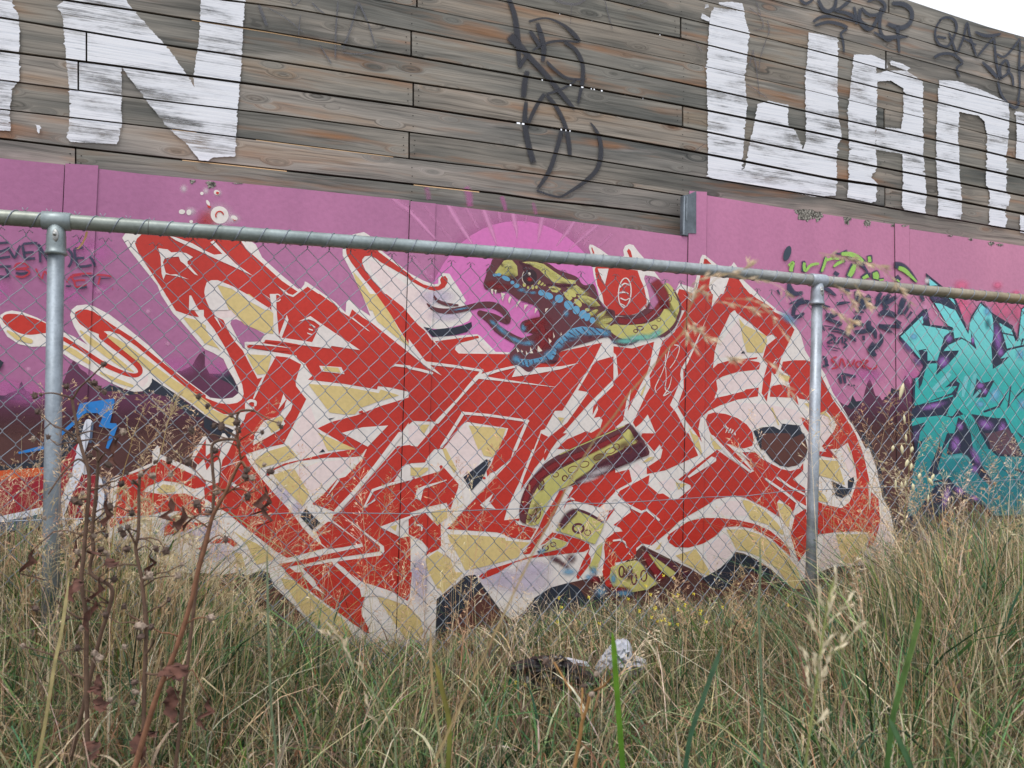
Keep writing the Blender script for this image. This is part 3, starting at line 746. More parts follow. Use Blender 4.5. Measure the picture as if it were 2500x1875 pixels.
CREAM = (233, 226, 221); PALE = (235, 217, 215); RED = (198, 54, 43); GOLD = (219, 196, 134); INK = (44, 50, 64); LAV = (214, 202, 224)
M_CREAM = paint('cream_paint', CREAM, var=0.06); M_PALE = paint('pale_pink_paint', PALE, var=0.04); M_RED = paint('red_paint', RED, 0.42, var=0.10)
M_GOLD = paint('gold_paint', GOLD, var=0.07); M_INK = paint('navy_black_paint', INK, var=0.2); M_LAV = paint('lavender_paint', LAV, soft=True, var=0.05)
M_WHITE_S = paint('white_mist', (240, 232, 236), soft=True); M_RED_S = paint('red_mist', RED, soft=True)

# ------------------------------------------------------------------ dark band along the foot of the wall
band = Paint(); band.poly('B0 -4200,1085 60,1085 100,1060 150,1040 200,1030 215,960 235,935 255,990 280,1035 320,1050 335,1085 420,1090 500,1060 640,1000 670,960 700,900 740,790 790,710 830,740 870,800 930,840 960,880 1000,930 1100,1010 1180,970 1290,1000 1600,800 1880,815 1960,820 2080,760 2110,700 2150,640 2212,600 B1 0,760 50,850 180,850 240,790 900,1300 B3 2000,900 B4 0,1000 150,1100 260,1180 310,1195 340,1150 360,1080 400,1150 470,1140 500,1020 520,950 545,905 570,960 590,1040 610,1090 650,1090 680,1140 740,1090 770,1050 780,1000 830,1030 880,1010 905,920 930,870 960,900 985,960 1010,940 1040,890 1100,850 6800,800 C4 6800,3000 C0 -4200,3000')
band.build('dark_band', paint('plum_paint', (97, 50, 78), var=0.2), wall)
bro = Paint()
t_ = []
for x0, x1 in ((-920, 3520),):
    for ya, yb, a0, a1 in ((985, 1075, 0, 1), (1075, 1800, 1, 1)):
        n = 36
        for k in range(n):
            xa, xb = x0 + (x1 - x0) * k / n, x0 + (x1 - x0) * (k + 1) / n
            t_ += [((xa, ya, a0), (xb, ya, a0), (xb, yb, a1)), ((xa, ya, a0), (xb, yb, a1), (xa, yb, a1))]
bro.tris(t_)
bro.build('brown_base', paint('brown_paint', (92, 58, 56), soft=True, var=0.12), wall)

inkb = Paint()
inkb.poly('B0 -4200,1085 60,1085 100,1060 150,1040 200,1030 215,960 235,935 255,990 280,1035 320,1050 335,1085 320,1130 200,1140 60,1130 -900,1160',
          'B0 1100,1010 1180,970 1290,1000 1330,1030 1540,1060 1640,900 1800,1000 2060,1200 2212,1300 2212,1330 2040,1300 1800,1100 1640,1060 1400,1080 1250,1040 1150,1040',
          'B1 80,860 180,850 235,795 300,900 370,1040 330,1000 250,950 150,900', 'B1 -10,1310 160,1410 320,1465 300,1570 180,1560 60,1480 -10,1430',
          'B4 260,1180 310,1195 340,1150 360,1080 400,1150 470,1140 440,1180 350,1240', 'B4 700,1110 740,1090 770,1050 780,1000 830,1030 880,1010 890,1040 800,1060 720,1130',
          'C4 440,-60 560,100 660,350 740,720 850,1000 860,1260 790,1300 700,900 560,300')
inkb.build('navy_edge', M_INK, wall)
# ------------------------------------------------------------------ magenta mist spots on the left and dots
ms = Paint()
ms.mists('A0 1060,1040,220,200 880,960,160,140 -20,1450,220,160 760,1500,200,120 1080,1440,160,90 C0 0,-1600,10,10', a=.5)
ms.mists('B0 300,1080,420,160 60,980,260,120 1900,760,300,140 B1 150,800,180,120 B4 480,860,200,120 590,870,160,110 60,560,90,80 1000,880,140,160 60,1100,300,160', a=.42)
ms.build('magenta_haze', paint('magenta_paint', (214, 120, 190), soft=True), wall)
ms = Paint(); ms.mists('B0 1600,175,45,38 1810,525,35,32 305,798,38,32 B4 910,785,32,30 635,595,26,26 350,890,26,26 275,1005,26,26 1140,135,40,34', a=.55, core=.35)
ms.mists('A0 1070,1450,60,50 1010,1040,60,50', a=.5)
ms.build('pale_dot', paint('pink_dot', (236, 176, 214), soft=True), wall)

# ------------------------------------------------------------------ pink sun with rays
def mural(name, label, cat='graffiti', at=(1250, 1000), group=None):
    p = wall_pt(*at, 0.02); return thing(name, label, cat, (p.x, p.y, p.z), group)
sun_m = mural('painted_sun', 'round pink sun with pale rays painted behind the lizard head', 'mural', (1270, 640))
s = Paint(); s.mist(1000 + 1170 * .22604, 380 + 1870 * .22604, 1140 * .22604, 1300 * .22604, .5, .84, n=40); s.build('glow', paint('sun_glow', (208, 118, 182), soft=True), sun_m)
s = Paint(); s.poly(ell('A2', 1170, 1870, 1010, 1165, n=48)); s.build('disc', paint('hot_pink', (219, 122, 190), var=.06), sun_m)
s = Paint()
for sp, a in (('A2 -60,540,60 60,660,70 180,790,60 300,920,30', .75), ('A2 400,500,60 470,630,90 570,790,80 690,970,20', .75), ('A2 150,520,30 250,660,50 360,800,50 480,940,40', .4), ('A2 600,540,50 660,640,60 745,800,40', .45),
              ('A2 790,560,70 840,690,90 890,820,70 945,970,15', .7), ('A2 950,590,50 985,710,50', .45), ('A2 1115,600,80 1135,720,80 1155,810,50 1160,900,12', .7), ('A2 1260,630,40 1255,730,40', .35),
              ('A2 1440,640,80 1415,760,75 1400,850,50 1385,950,12', .65), ('A2 1600,670,50 1570,800,30', .4), ('A2 1790,690,80 1720,800,70 1650,890,50 1580,985,12', .65), ('A2 1880,720,50 1780,900,40', .4),
              ('A2 2040,740,70 1930,830,70 1830,920,50 1710,1030,12', .6), ('A2 2190,840,50 2110,920,50 2000,1020,30', .45), ('A2 1960,870,40 1880,960,40', .4), ('A1 2020,450,60 2100,520,90 2212,590,80', .6), ('A2 -20,1040,50 150,1240,60 260,1330,40', .45)):
    s.stroke(sp, soft=.8, a=a * 1.1)
s.build('rays', paint('ray_pink', (232, 158, 206), soft=True, var=.05), sun_m)
s = Paint('boards')
for sp, a in (('A2 600,330,90 640,420,110 650,560,80', .4), ('A2 990,430,60 1020,520,70 1040,600,50', .35), ('A2 180,330,80 200,420,80 210,480,60', .25), ('A2 1330,500,50 1350,570,60 1370,640,50', .25)): s.stroke(sp, soft=.7, a=a)
s.build('overspray', paint('ray_overspray', (206, 110, 178), soft=True), sun_m)
# ------------------------------------------------------------------ the big red and cream lettering
red_g = mural('graffiti_lettering', 'sprawling red and cream lettering with gold insets across the middle of the mauve wall', 'graffiti', (1150, 1050))
halo = Paint(); halo.mists('A0 1985,355,55,60 A1 10,380,45,50 140,400,60,50 150,650,190,170 300,680,110,70 A0 2060,600,80,60', a=.55, core=.1)
halo.build('splash_glow', M_WHITE_S, red_g)
hz = Paint(); hz.mists('A1 30,690,160,150 -60,800,140,120', a=.55); hz.build('red_glow', M_RED_S, red_g)

cr = Paint()
cr.poly('B0 -12,280 5,215 60,182 130,168 250,188 400,245 520,310 690,405 790,445 900,512 948,540 872,462 800,340 757,220 772,160 830,115 930,103 1010,120 1180,210 1340,330 1600,540 1740,680 1880,810 2030,930 2212,1065 B1 60,1110 180,1125 300,1110 365,1060 500,1200 320,1465 250,1430 150,1390 0,1300 B0 2060,1180 1900,1070 1730,960 1640,900 1640,940 1610,990 1540,1040 1450,1047 1330,1012 1180,940 1050,862 960,800 760,690 690,640 520,555 340,560 200,530 80,450 10,340')
cr.poly('A0 1320,890 1345,850 1420,780 1700,780 A1 100,800 430,880 550,960 620,1100 830,1290 1010,1440 1045,1430 1075,1390 1080,1358 1110,1370 1420,1590 B1 1440,110 1480,150 1520,190 1530,70 1555,48 1600,80 1670,150 1790,230 1700,0 A1 1650,1400 1580,1250 1490,1080 1488,1005 1540,900 1600,850 1720,825 1780,862 1900,1020 2000,1100 2212,1270 A2 150,1350 260,1390 310,1382 312,1320 360,1268 430,1275 470,1340 560,1480 605,1560 B2 612,60 590,85 660,180 675,220 640,280 560,320 480,340 330,372 230,362 150,345 240,460 270,455 730,425 765,445 930,615 1085,620 1150,740 1260,830 1640,600 1950,500 2140,448 B3 0,530 100,548 190,540 340,450 520,462 700,200 A3 650,1500 670,1440 700,1380 860,1430 930,1110 950,1070 980,1075 1110,1180 1200,1200 1262,1190 1290,1150 1320,1190 1400,1350 1560,1500 1750,1659 B3 1740,160 1860,210 1950,320 2010,420 2060,600 2120,700 B4 20,790 60,850 150,1060 230,1180 320,1330 430,1520 500,1659 C4 540,150 620,380 680,680 770,840 800,1000 820,1200 800,1320 540,1440 480,1415 160,1430 0,1490 C3 2050,1560 1900,1640 1700,1470 1550,1360 1400,1290 1310,1270 1280,1310 1150,1440 980,1555 900,1500 820,1450 700,1395 300,1200 0,1500 D2 480,80 330,120 190,210 100,330 0,400 D1 2090,320 1920,90 1870,10 1790,20 1540,220 1530,560 1540,900 600,900 560,570 470,450 340,290 250,200 130,95 C1 700,1500 610,1470 470,1530 350,1490 150,1530 0,1500 C0 2000,1500 1150,1150 1200,500 1640,310 1650,240 1640,195 1700,120 1725,140 1725,215 1900,290 2110,390 2130,330 2060,270 2100,170 2212,0 B1 60,1600 160,1555 190,1495 215,1495 265,1560 300,1480 420,1300 500,1200 365,1060 360,1000 310,900 250,800 200,690 100,630 0,585 B0 2130,490 1950,280 1870,200 1740,0 A0 1700,1400 1500,1150 1400,1020')
# crown behind the tentacle loop and small splashes
cr.poly('A2 1935,990 1945,960 1975,962 2060,1010 2140,1070 2222,1130 A3 60,1110 105,1080 95,1020 115,975 160,955 205,965 260,1040 330,1120 430,1250 505,1350 440,1310 330,1290 320,1330 360,1450 385,1580 365,1650 B3 340,150 200,250 0,260 B2 2100,110 A2 2090,1610 2050,1560 2040,1480 1990,1300 1975,1200 1960,1070')
cr.poly(ell('A1', 160, 640, 98, 92, 30)); cr.poly(ell('A1', 35, 510, 16, 34, -30), ell('A1', 130, 398, 34, 26, 20), ell('A1', 318, 672, 38, 24, 25), ell('A0', 2180, 408, 18, 18), ell('A0', 1965, 606, 34, 26), ell('A0', 2040, 612, 26, 30), ell('A0', 2065, 712, 20, 16), ell('A0', 2160, 915, 22, 22))
cr.build('outline', M_CREAM, red_g)

# pale pink and lavender insides
pl = Paint()
pl.poly('B0 1480,950 1560,870 1600,870 1600,930 1540,1000', 'B1 20,-60 130,-10 200,60 310,190 430,320 300,240 200,250 110,210 50,120', 'A1 1760,1120 1850,1150 2000,1260 2212,1420 2212,1665 2100,1600 1950,1450 1800,1250',
        'B1 2030,-10 2222,-10 2222,130 2100,80', 'B2 -10,-100 240,-10 250,170 230,330 120,300 -10,180', 'B2 520,560 740,480 900,610 560,620', 'B2 380,1640 600,1395 700,1540 760,1665 360,1665', 'C2 380,-10 740,-10 790,220 700,430 560,440 480,300 400,150',
        'B2 -10,1420 90,1400 180,1590 -10,1610', 'B1 1000,1380 1130,1180 1230,1440 1300,1665 900,1665', 'C1 990,-10 1250,-10 1320,180 1040,250 920,100', 'C1 990,390 1240,300 1640,260 1480,420 1380,470 1190,650 1130,640 1000,430',
        'B3 1120,560 1340,260 1400,600 1440,650 1130,680', 'B3 1120,930 1300,860 1560,820 1590,930 1420,1000 1130,1080', 'B3 1000,1290 1300,1160 1640,1180 1960,1240 2060,1330 2030,1400 1850,1340 1500,1440 1380,1340 1200,1250',
        'C3 1040,860 1220,720 1370,720 1430,880 1250,880', 'C3 970,1220 1130,1120 1200,1060 1300,1250 1150,1420 1040,1500', 'C3 470,520 660,470 650,620 540,600', 'C4 40,1100 180,1100 230,1390 20,1440', 'C4 380,1000 680,860 780,1000 780,1280 560,1390',
        'B1 590,1500 680,1420 740,1490 600,1590', 'B4 20,1300 80,1290 130,1380 90,1560 20,1640', 'C3 190,470 160,400 240,310 340,400 340,430', 'C4 220,110 300,120 380,350 400,460 330,470 260,250')
pl.build('pale_inset', M_PALE, red_g)
lv = Paint(); lv.mists('C1 60,1000,150,130 170,1280,230,140 850,640,140,180,40 1000,800,90,110 B1 240,-620,10,10 C2 100,1480,120,180 900,1540,330,170 1350,1450,260,130 D2 100,80,330,140 A1 120,1010,90,60,35 260,1140,120,40,35 C0 1900,1000,260,140 2150,1080,200,140 1500,1150,300,90 B2 300,20,260,120 400,220,260,90 D1 1400,60,100,260', a=.75)
lv.build('lavender_shade', M_LAV, red_g)

# mauve pocket inside the first letter
mp = Paint(); mp.poly('B1 275,310 290,270 340,262 400,290 650,425 600,500 430,510 432,582 410,570 330,420')
mp.mists('A0 2212,1080,60,60', a=.0)
mp.build('mauve_pocket', MAUVE_M, red_g)

rd = Paint()
# left limb
rd.poly('B0 25,265 45,220 110,203 230,215 400,265 530,330 540,400 450,415 330,430 220,415 110,360 50,310', smooth=True)
rd.poly('B0 805,230 815,185 870,158 940,158 1010,180 1210,320 1430,460 1600,600 1870,820 2000,920 2222,1085 2222,1145 1990,985 1720,760 1480,560 1290,425 1180,390 1125,392 1110,440 960,380 860,310')
rd.stroke('B0 690,475,45 900,600,42 1090,730,52 1300,830,46 1440,870,44 1510,845,46 1500,780,58 1400,680,62 1250,560,70 1110,440,90')
# first letter
rd.poly('A0 1458,950 1480,895 1540,840 1700,790 2222,780 2222,1665 2130,1665 2060,1510 2045,1520 2040,1665 1900,1665 1640,1270 1500,1060')
rd.poly('A1 -10,780 400,850 395,930 450,1010 620,1160 830,1350 1020,1480 1110,1415 1240,1500 1390,1600 1420,1665 -10,1665')
rd.poly('B0 1785,-10 2055,-10 2045,90 2150,240 2060,225 1900,170', 'B0 2110,-10 2222,-10 2222,200 2180,120')
rd.poly('B1 -10,20 30,120 90,200 130,240 200,270 270,420 330,510 410,600 470,720 570,905 620,890 560,1010 530,1110 560,1140 555,1180 520,1210 460,1180 440,1260 310,1295 200,1285 100,1230 -10,1160 -10,1105 150,1168 260,1180 350,1165 400,1130 420,1070 405,970 360,870 300,740 250,620 180,500 100,370 -10,230')
rd.poly('B1 490,-12 640,-12 700,50 725,165 590,70')
rd.poly('B1 800,-12 1240,-12 1400,100 1470,180 1560,235 1590,155 1700,240 1800,300 1900,380 2100,540 2222,635 2222,1050 2000,1000 1870,985 1860,1020 1500,960 1115,915 1160,875 1080,740 1000,690 990,655 900,640 470,572 480,532 640,512 660,480 800,480 780,230 765,80 720,20')
rd.poly('B1 770,660 900,675 1040,750 980,930 985,985 1095,1125 960,1400 850,1610 700,1640 520,1665 330,1665 370,1440 430,1300 470,1270 530,1250 540,1180 530,1110 650,880')
rd.poly('B1 1220,1440 1370,1370 1640,1300 1900,1200 2130,1130 2222,1100 2222,1350 2100,1520 1960,1665 1600,1665 1250,1460')
# second letter head
rd.poly('A1 1525,1010 1560,930 1800,930 1880,1040 2000,1130 2222,1290 2222,1320 2180,1310 1990,1200 1900,1150 1850,1110 1790,1080 1730,1085 1700,1120 1700,1160 1740,1250 1800,1330 1880,1420 2000,1550 2120,1665 1960,1665 1850,1490 1700,1310 1580,1150 1530,1060')
rd.poly('B1 1850,-10 1960,-10 2050,60 2140,130 2222,230 2222,560 2140,430 2000,200')
rd.poly('A2 -10,1280 50,1330 150,1390 240,1415 310,1410 340,1380 328,1340 345,1310 385,1298 410,1330 410,1370 380,1420 330,1450 270,1460 180,1440 80,1390 -10,1335')
# broad middle
rd.poly('B2 -10,210 100,330 170,390 240,490 280,500 740,440 750,465 560,515 500,550 490,590 530,632 1085,640 1090,720 1165,770 1260,830 1640,610 2080,515 1980,720 1800,1010 1650,1250 1570,1250 1460,1450 1420,1460 1340,1665 985,1665 1065,1440 620,1370 580,1390 360,1665 60,1665 220,1480 300,1370 40,1360 -10,1400')
rd.poly('B2 2222,660 2140,680 2000,720 1960,790 1820,1030 1935,1050 1700,1380 1500,1540 1450,1665 1530,1665 1650,1500 1950,1160 2222,890', 'B2 2222,960 1985,1190 1975,1300 2030,1190 2035,1240 1990,1330 2050,1315 2085,1350 2060,1430 1960,1490 1910,1470 1700,1560 1580,1665 2222,1665')
# crown
rd.poly('A2 2010,1200 2222,1195 A3 0,1205 250,1240 280,1330 320,1420 350,1560 345,1650 B3 330,120 270,190 150,225 0,225 B2 2130,130 A2 2100,1600 2080,1500 2030,1400 2000,1230', 'A2 1962,995 1972,990 1998,1055 1980,1058', 'A3 135,1030 155,1003 177,1030 195,1100 165,1098')
# last letter, upper
rd.poly('A3 680,1500 700,1440 770,1455 865,1500 900,1420 930,1290 1040,1290 1020,1420 1065,1520 1010,1670 640,1670', 'A3 972,1110 1000,1120 1045,1168 960,1168', 'A3 1240,1320 1340,1330 1400,1420 1480,1510 1640,1600 1730,1670 1100,1670 1140,1590 1190,1460')
rd.poly('B3 -10,555 190,578 430,505 380,760 350,850 290,960 180,1180 100,1350 -10,1450')
rd.poly('B3 520,500 650,400 720,250 780,130 870,80 1000,-10 1065,-10 1050,130 960,330 840,590 720,800 710,860 720,910 640,1100 600,1190 660,1260 700,1330 780,1490 860,1665 510,1665 440,1480 360,1290 290,1380 230,1430 200,1380 340,1080 390,990 380,870 440,760')
rd.poly('B3 1050,130 1150,-10 1480,-10 1620,110 1740,190 1850,240 1945,375 1880,520 1800,680 1780,770 1745,850 1720,860 1700,830 1690,930 1660,1060 1645,1150 1590,1060 1610,900 1640,800 1655,740 1600,690 1640,550 1755,458 1700,425 1650,450 1500,330 1320,195 1300,160 1250,200 1190,330 1130,450 1085,600 1065,790 1065,920 780,920 750,820 800,720 900,500 1000,250')
rd.poly('B3 745,800 1070,790 1115,745 1250,705 1400,690 1545,672 1540,690 1450,705 1560,725 1580,745 1560,805 1330,832 1170,880 1100,920 1115,1020 1080,1115 1200,1090 1400,1040 1420,1020 1560,1000 1550,1095 1330,1130 1150,1190 1020,1250 930,1330 905,1450 945,1590 870,1480 780,1370 680,1200 750,1000 745,880')
rd.poly('B3 1690,985 1800,965 1920,1010 1960,1060 1990,1190 1920,1110 1680,1100', 'B3 1820,720 1950,705 2060,705 2120,720 B4 20,870 60,950 150,1130 270,1300 330,1400 300,1560 260,1550 190,1400 140,1320 70,1245 0,1310 B3 2120,1140 2000,1120 1900,1000 1880,930 1900,870 1840,840 1800,800')
rd.poly('B3 985,1350 1010,1290 1080,1268 1200,1285 1330,1330 1430,1400 1490,1480 1505,1570 C3 1503,70 1490,125 1400,155 1330,148 1250,110 B3 1100,1580 1030,1480', 'C3 1080,30 1140,60 1240,130 1300,190 1400,300 1480,385 1465,400 1290,240 1130,110')
rd.poly('B3 2020,1320 2110,1360 2110,1500 2040,1400', 'B4 330,1390 400,1520 440,1665 360,1665 300,1560 260,1550 170,1665 50,1665 150,1490 190,1400')
# lower rows
rd.poly('C1 340,-10 520,-10 520,120 700,60 900,-10 860,75 700,135 560,175 440,220 480,300 590,450 750,640 860,760 950,860 1050,1000 1150,1110 1300,1230 1000,1310 890,1335 760,1260 600,1130 400,980 230,840 140,790 0,690 -10,580 150,520 180,350 190,280 250,200 320,50', 'C1 20,390 60,330 150,270 200,60 170,150 60,200 -10,260')
rd.poly('C1 1330,-10 1500,10 1770,120 1680,240 1600,245 1300,255 1020,290 880,330 760,380 690,450 650,445 680,400 860,315 1040,275 1300,210 1580,165')
rd.poly('C1 1895,-10 2100,-10 1850,330 1600,620 1410,840 1250,780 1160,755 1290,640 1430,485 1520,460 1700,270 1770,120')
rd.poly('C1 2080,130 2222,115 2222,320 2160,330 2110,400 2040,510 2222,470 2222,880 2110,920 1900,1000 2070,1090 2120,1120 2222,1100 2222,1665 1720,1665 1500,1440 1400,1380 1900,1310 1940,1270 1935,1210 1450,845 1600,680')
rd.poly('C1 1200,1050 1330,945 1370,945 1690,1180 1500,1220 1330,1240 1260,1180', 'C1 1390,870 1450,850 1890,1210 1895,1265 1330,1350 1100,1400 900,1430 1130,1600 1220,1670 1050,1670 800,1400 1000,1370 1300,1300 1710,1215 1700,1180 1370,920', 'C1 1060,1450 1100,1430 1370,1380 1500,1480 1680,1640 1690,1670 1240,1670 1200,1590', 'C1 50,1180 130,1130 250,1120 330,1150 350,1190 310,1215 250,1170 120,1180')
rd.poly('D1 270,-10 400,-10 430,60 600,190 930,440 970,510 930,500 800,390 600,260 400,100', 'D1 500,60 520,-10 770,-10 880,90 930,200 900,300 900,350 960,470 960,510 830,430 700,330 570,220', 'D1 830,-10 1330,-10 1310,200 1290,235 1150,150 1000,100')
rd.poly('C2 -10,120 90,135 210,10 230,-10 430,-10 330,90 200,240 165,305 -10,315', 'C2 430,-10 490,-10 400,115 355,110', 'C2 -10,510 120,460 330,400 330,345 380,370 530,540 520,590 440,815 420,800 400,740 170,790 30,840 -10,850', 'C2 -10,480 50,455 60,490 -10,520', 'C2 -10,900 170,850 300,990 335,960 340,1200 310,1240 175,1310 200,1230 130,1150 -10,1080')
rd.poly('C2 1060,-10 1190,-10 1130,130 1090,280 1000,340 930,400 870,420 840,460 830,400 880,330 940,170 1030,20', 'C2 1220,-10 1410,-10 1330,150 1250,350 1180,530 1150,590 1090,720 1050,820 1020,930 1190,910 1180,940 1140,930 1150,970 1370,1020 1300,1140 1230,1140 1060,1110 1020,1080 940,1060 500,1030 405,1025 600,800 780,620 1090,290 1150,150', 'C2 1420,-10 1500,30 1470,150 1440,260 1350,370 1300,460 1200,600 1230,480 1300,300 1390,80', 'C2 1590,-10 1700,-10 1560,100 1460,290 1440,240 1500,130')
rd.poly(ell('C2', 806, 474, 16, 14), ell('C2', 340, 350, 18, 14), ell('C2', 865, 410, 16, 12))
rd.poly('C2 1620,610 1690,590 1550,900 1500,990 1300,1290 1240,1300 1220,1280 1250,1260 1390,1020 1450,880 1560,720', 'C2 1750,560 1900,500 2222,350 2222,620 2100,750 2050,790 1870,740 1780,720 1700,740 1660,820 1690,720 1720,660', 'C2 2222,800 2150,830 2090,970 1960,1200 1930,1290 1960,1330 1950,1400 1820,1570 1800,1540 1870,1370 1920,1280 2000,1120', 'C2 2120,1130 2222,1060 2222,1480 2190,1665 2120,1640 2080,1480 2110,1330 2100,1220')
rd.poly('C2 1540,1060 1640,1080 1850,1140 1940,1190 1940,1240 1880,1270 1700,1290 1450,1320 1290,1340 1150,1380 1040,1440 950,1500 790,1565 750,1540 780,1510 870,1460 1030,1410 1300,1320 1640,1240 1700,1210 1720,1170 1550,1110 1460,1180 1410,1200 1480,1120')
rd.poly('C3 300,-10 460,-10 490,110 430,185 290,20', 'C3 500,-10 800,-10 850,100 905,230 770,290 550,390 400,420 350,430 350,360 500,260 525,150', 'C3 -10,420 160,380 190,510 100,560 -10,620')
rd.poly('C3 35,655 60,610 380,440 365,550 480,645 525,640 640,715 700,690 830,580 820,550 690,490 780,420 1110,168 1260,275 1460,412 1510,400 1440,300 1330,150 1400,155 1510,185 1600,270 1800,375 1900,398 2000,370 2040,310 2040,390 1930,490 2060,585 2075,800 1960,745 1930,860 1900,790 1780,705 1755,740 1790,900 1620,790 1420,690 1300,660 1100,700 960,790 800,880 700,940 590,1050 400,1200 300,1180 235,1230 235,1290 200,1340 110,1370 -10,1390 -10,1060 90,1050 60,1010 -10,980 180,840 150,770')
rd.poly('C3 570,1120 590,1080 680,1020 800,940 950,905 1150,905 1350,930 1520,970 1680,1040 1800,1140 1880,1230 1910,1330 1700,1130 1500,1020 1350,995 1220,1000 1180,1010 1090,1100 960,1180 800,1225 660,1220 590,1170', 'C3 1950,880 2070,800 2090,1230 1990,1380 1960,1290 1900,1080 1920,1010', 'C4 30,130 140,-10 390,-10 480,220 540,500 530,560 545,830 560,620 640,700 660,950 620,1090 580,1190 520,1230 540,1120 520,1060 350,1050 160,1060 -60,1090 -60,710 60,760 240,800 330,730 380,600 410,500 390,350 350,200 310,90 200,160 160,150 190,80 120,170 200,260 100,250 -60,220 -60,180 80,190')
# lower left lobe
rd.poly('C0 1270,540 1300,470 1500,400 1690,330 1740,270 1900,350 2222,500 2222,560 2100,590 1900,520 1760,500 1600,560 1540,620 1760,650 2000,640 2212,720 2222,880 1940,900 1900,940 2222,960 2000,1040 1770,1100 1780,990 1940,830 1800,830 1500,900 1200,1010 1170,950 1250,760', 'C1 -10,560 100,620 250,760 0,700', 'C0 2090,280 2222,60 2222,240 2140,330', 'C0 2222,1190 2120,1240 2222,1260')
rd.build('red_fill', M_RED, red_g)

gd = Paint()
gd.stroke('B0 690,560,40 800,620,60 960,730,40', 'B0 870,390,20 960,480,60 1060,560,70 1300,740,60 1440,830,10', 'B0 1170,445,30 1340,560,70 1600,760,80 1850,950,90 2100,1120,110 2225,1210,120', 'B0 1085,840,20 1250,920,45 1430,985,30', 'B0 80,390,20 200,460,60 330,500,50')
gd.poly('B0 1970,235 2120,270 2222,330 2222,530 2150,440 2050,340', 'B1 -10,340 40,430 110,520 180,610 130,570 -10,520', 'A1 130,1390 300,1440 480,1570 600,1630 650,1665 260,1665 200,1530', 'B1 190,-10 480,-10 600,90 740,200 740,420 650,410 430,320 310,190 200,60', 'B1 -10,1190 150,1270 320,1330 310,1420 150,1370 -10,1280', 'B1 450,640 720,655 670,850 570,860 540,820', 'A1 1600,1250 1680,1340 1750,1440 1880,1640 1890,1670 1780,1670 1700,1500 1640,1380',
        'B1 1720,-10 1850,-10 2000,200 2110,400 2222,560 2150,520 1990,390 1860,280 1790,120', 'B1 1115,960 1500,990 1880,1060 1900,1020 2100,1085 1880,1150 1680,1220 1620,1290 1500,1290 1350,1270', 'B1 1220,1490 1300,1520 1640,1670 1320,1670 1260,1540', 'B2 -10,560 40,600 60,650 -10,610', 'B2 640,1410 1040,1445 960,1670 740,1670', 'B2 95,1400 215,1400 150,1510', 'B2 1600,1320 1680,1330 1640,1400',
        'B3 1345,250 1400,320 1640,440 1650,500 1600,625 1430,620 1390,480', 'B3 1690,1220 1710,1215 1780,1400 1770,1410', 'B3 800,1430 830,1470 930,1650 880,1650', 'B3 1040,1540 1170,1668 1080,1668', 'B3 1780,850 1900,880 1870,940 1770,890', 'B3 330,960 350,950 300,1090 280,1080', 'B3 2050,1170 2110,1170 2100,1220', 'B4 0,1290 60,1250 110,1310 140,1400 100,1320 40,1290')
gd.poly('C1 540,290 580,240 700,180 900,120 1000,240 860,290 580,370', 'C1 740,440 900,380 970,380 1130,640 1060,780 900,620 800,510', 'C1 1250,20 1520,150 1330,180 1280,60', 'C1 300,1040 420,1120 560,1180 780,1340 560,1410 520,1330 450,1190', 'C1 300,1260 400,1300 450,1470 380,1440', 'C1 820,1550 1000,1640 1010,1670 870,1670', 'D1 210,40 330,60 500,200 700,360 760,400 830,540 700,560 560,480 400,330', 'D1 1030,200 1250,240 1400,380 1430,500 1380,570 1280,560 1180,420', 'D1 1490,-10 1770,-10 1650,110 1590,170 1550,100',
        'C2 690,-10 1020,-10 900,250 800,230 760,130', 'C2 355,160 390,150 510,380 480,420 400,280', 'C2 -10,360 200,360 200,390 100,460 -10,440', 'C2 220,840 400,800 410,900 300,980', 'C2 410,1080 700,1090 1030,1120 1040,1150 1300,1170 1200,1250 1180,1330 760,1440 600,1470 520,1300 430,1150', 'C2 170,1350 300,1260 440,1350 510,1530 430,1620 300,1670 200,1480', 'C1 2000,1000 2080,980 2070,1050', 'C1 2160,370 2222,360 2222,440')
gd.poly('C3 1370,705 1450,720 1620,820 1760,960 1830,1060 1820,1090 1640,970 1470,920 1430,830', 'C3 1210,1030 1400,1030 1560,1080 1730,1180 1870,1320 1970,1430 2040,1670 1920,1670 1760,1450 1560,1320 1400,1260 1320,1250 1280,1170', 'C3 660,520 780,540 690,600', 'C3 840,-10 900,20 950,210 930,220', 'C3 1035,10 1130,110 1060,120', 'C3 300,310 370,250 440,240 410,280', 'C3 1760,740 1850,760 1920,820 1900,900 1880,1010 1830,960 1790,850', 'C3 440,1250 510,1160 490,1240', 'C3 660,1310 880,1240 1030,1480 1020,1530 940,1500 750,1390', 'C4 -60,270 200,290 280,550 130,480 -60,430', 'C4 180,1080 500,1080 530,1120 500,1250 420,1390 250,1390', 'C4 -60,560 60,660 100,740 -60,710', 'C4 290,110 350,240 390,440 370,300 330,160', 'C0 1690,600 1760,540 1890,560 1890,620 1740,640')
gd.build('gold_inset', M_GOLD, red_g)

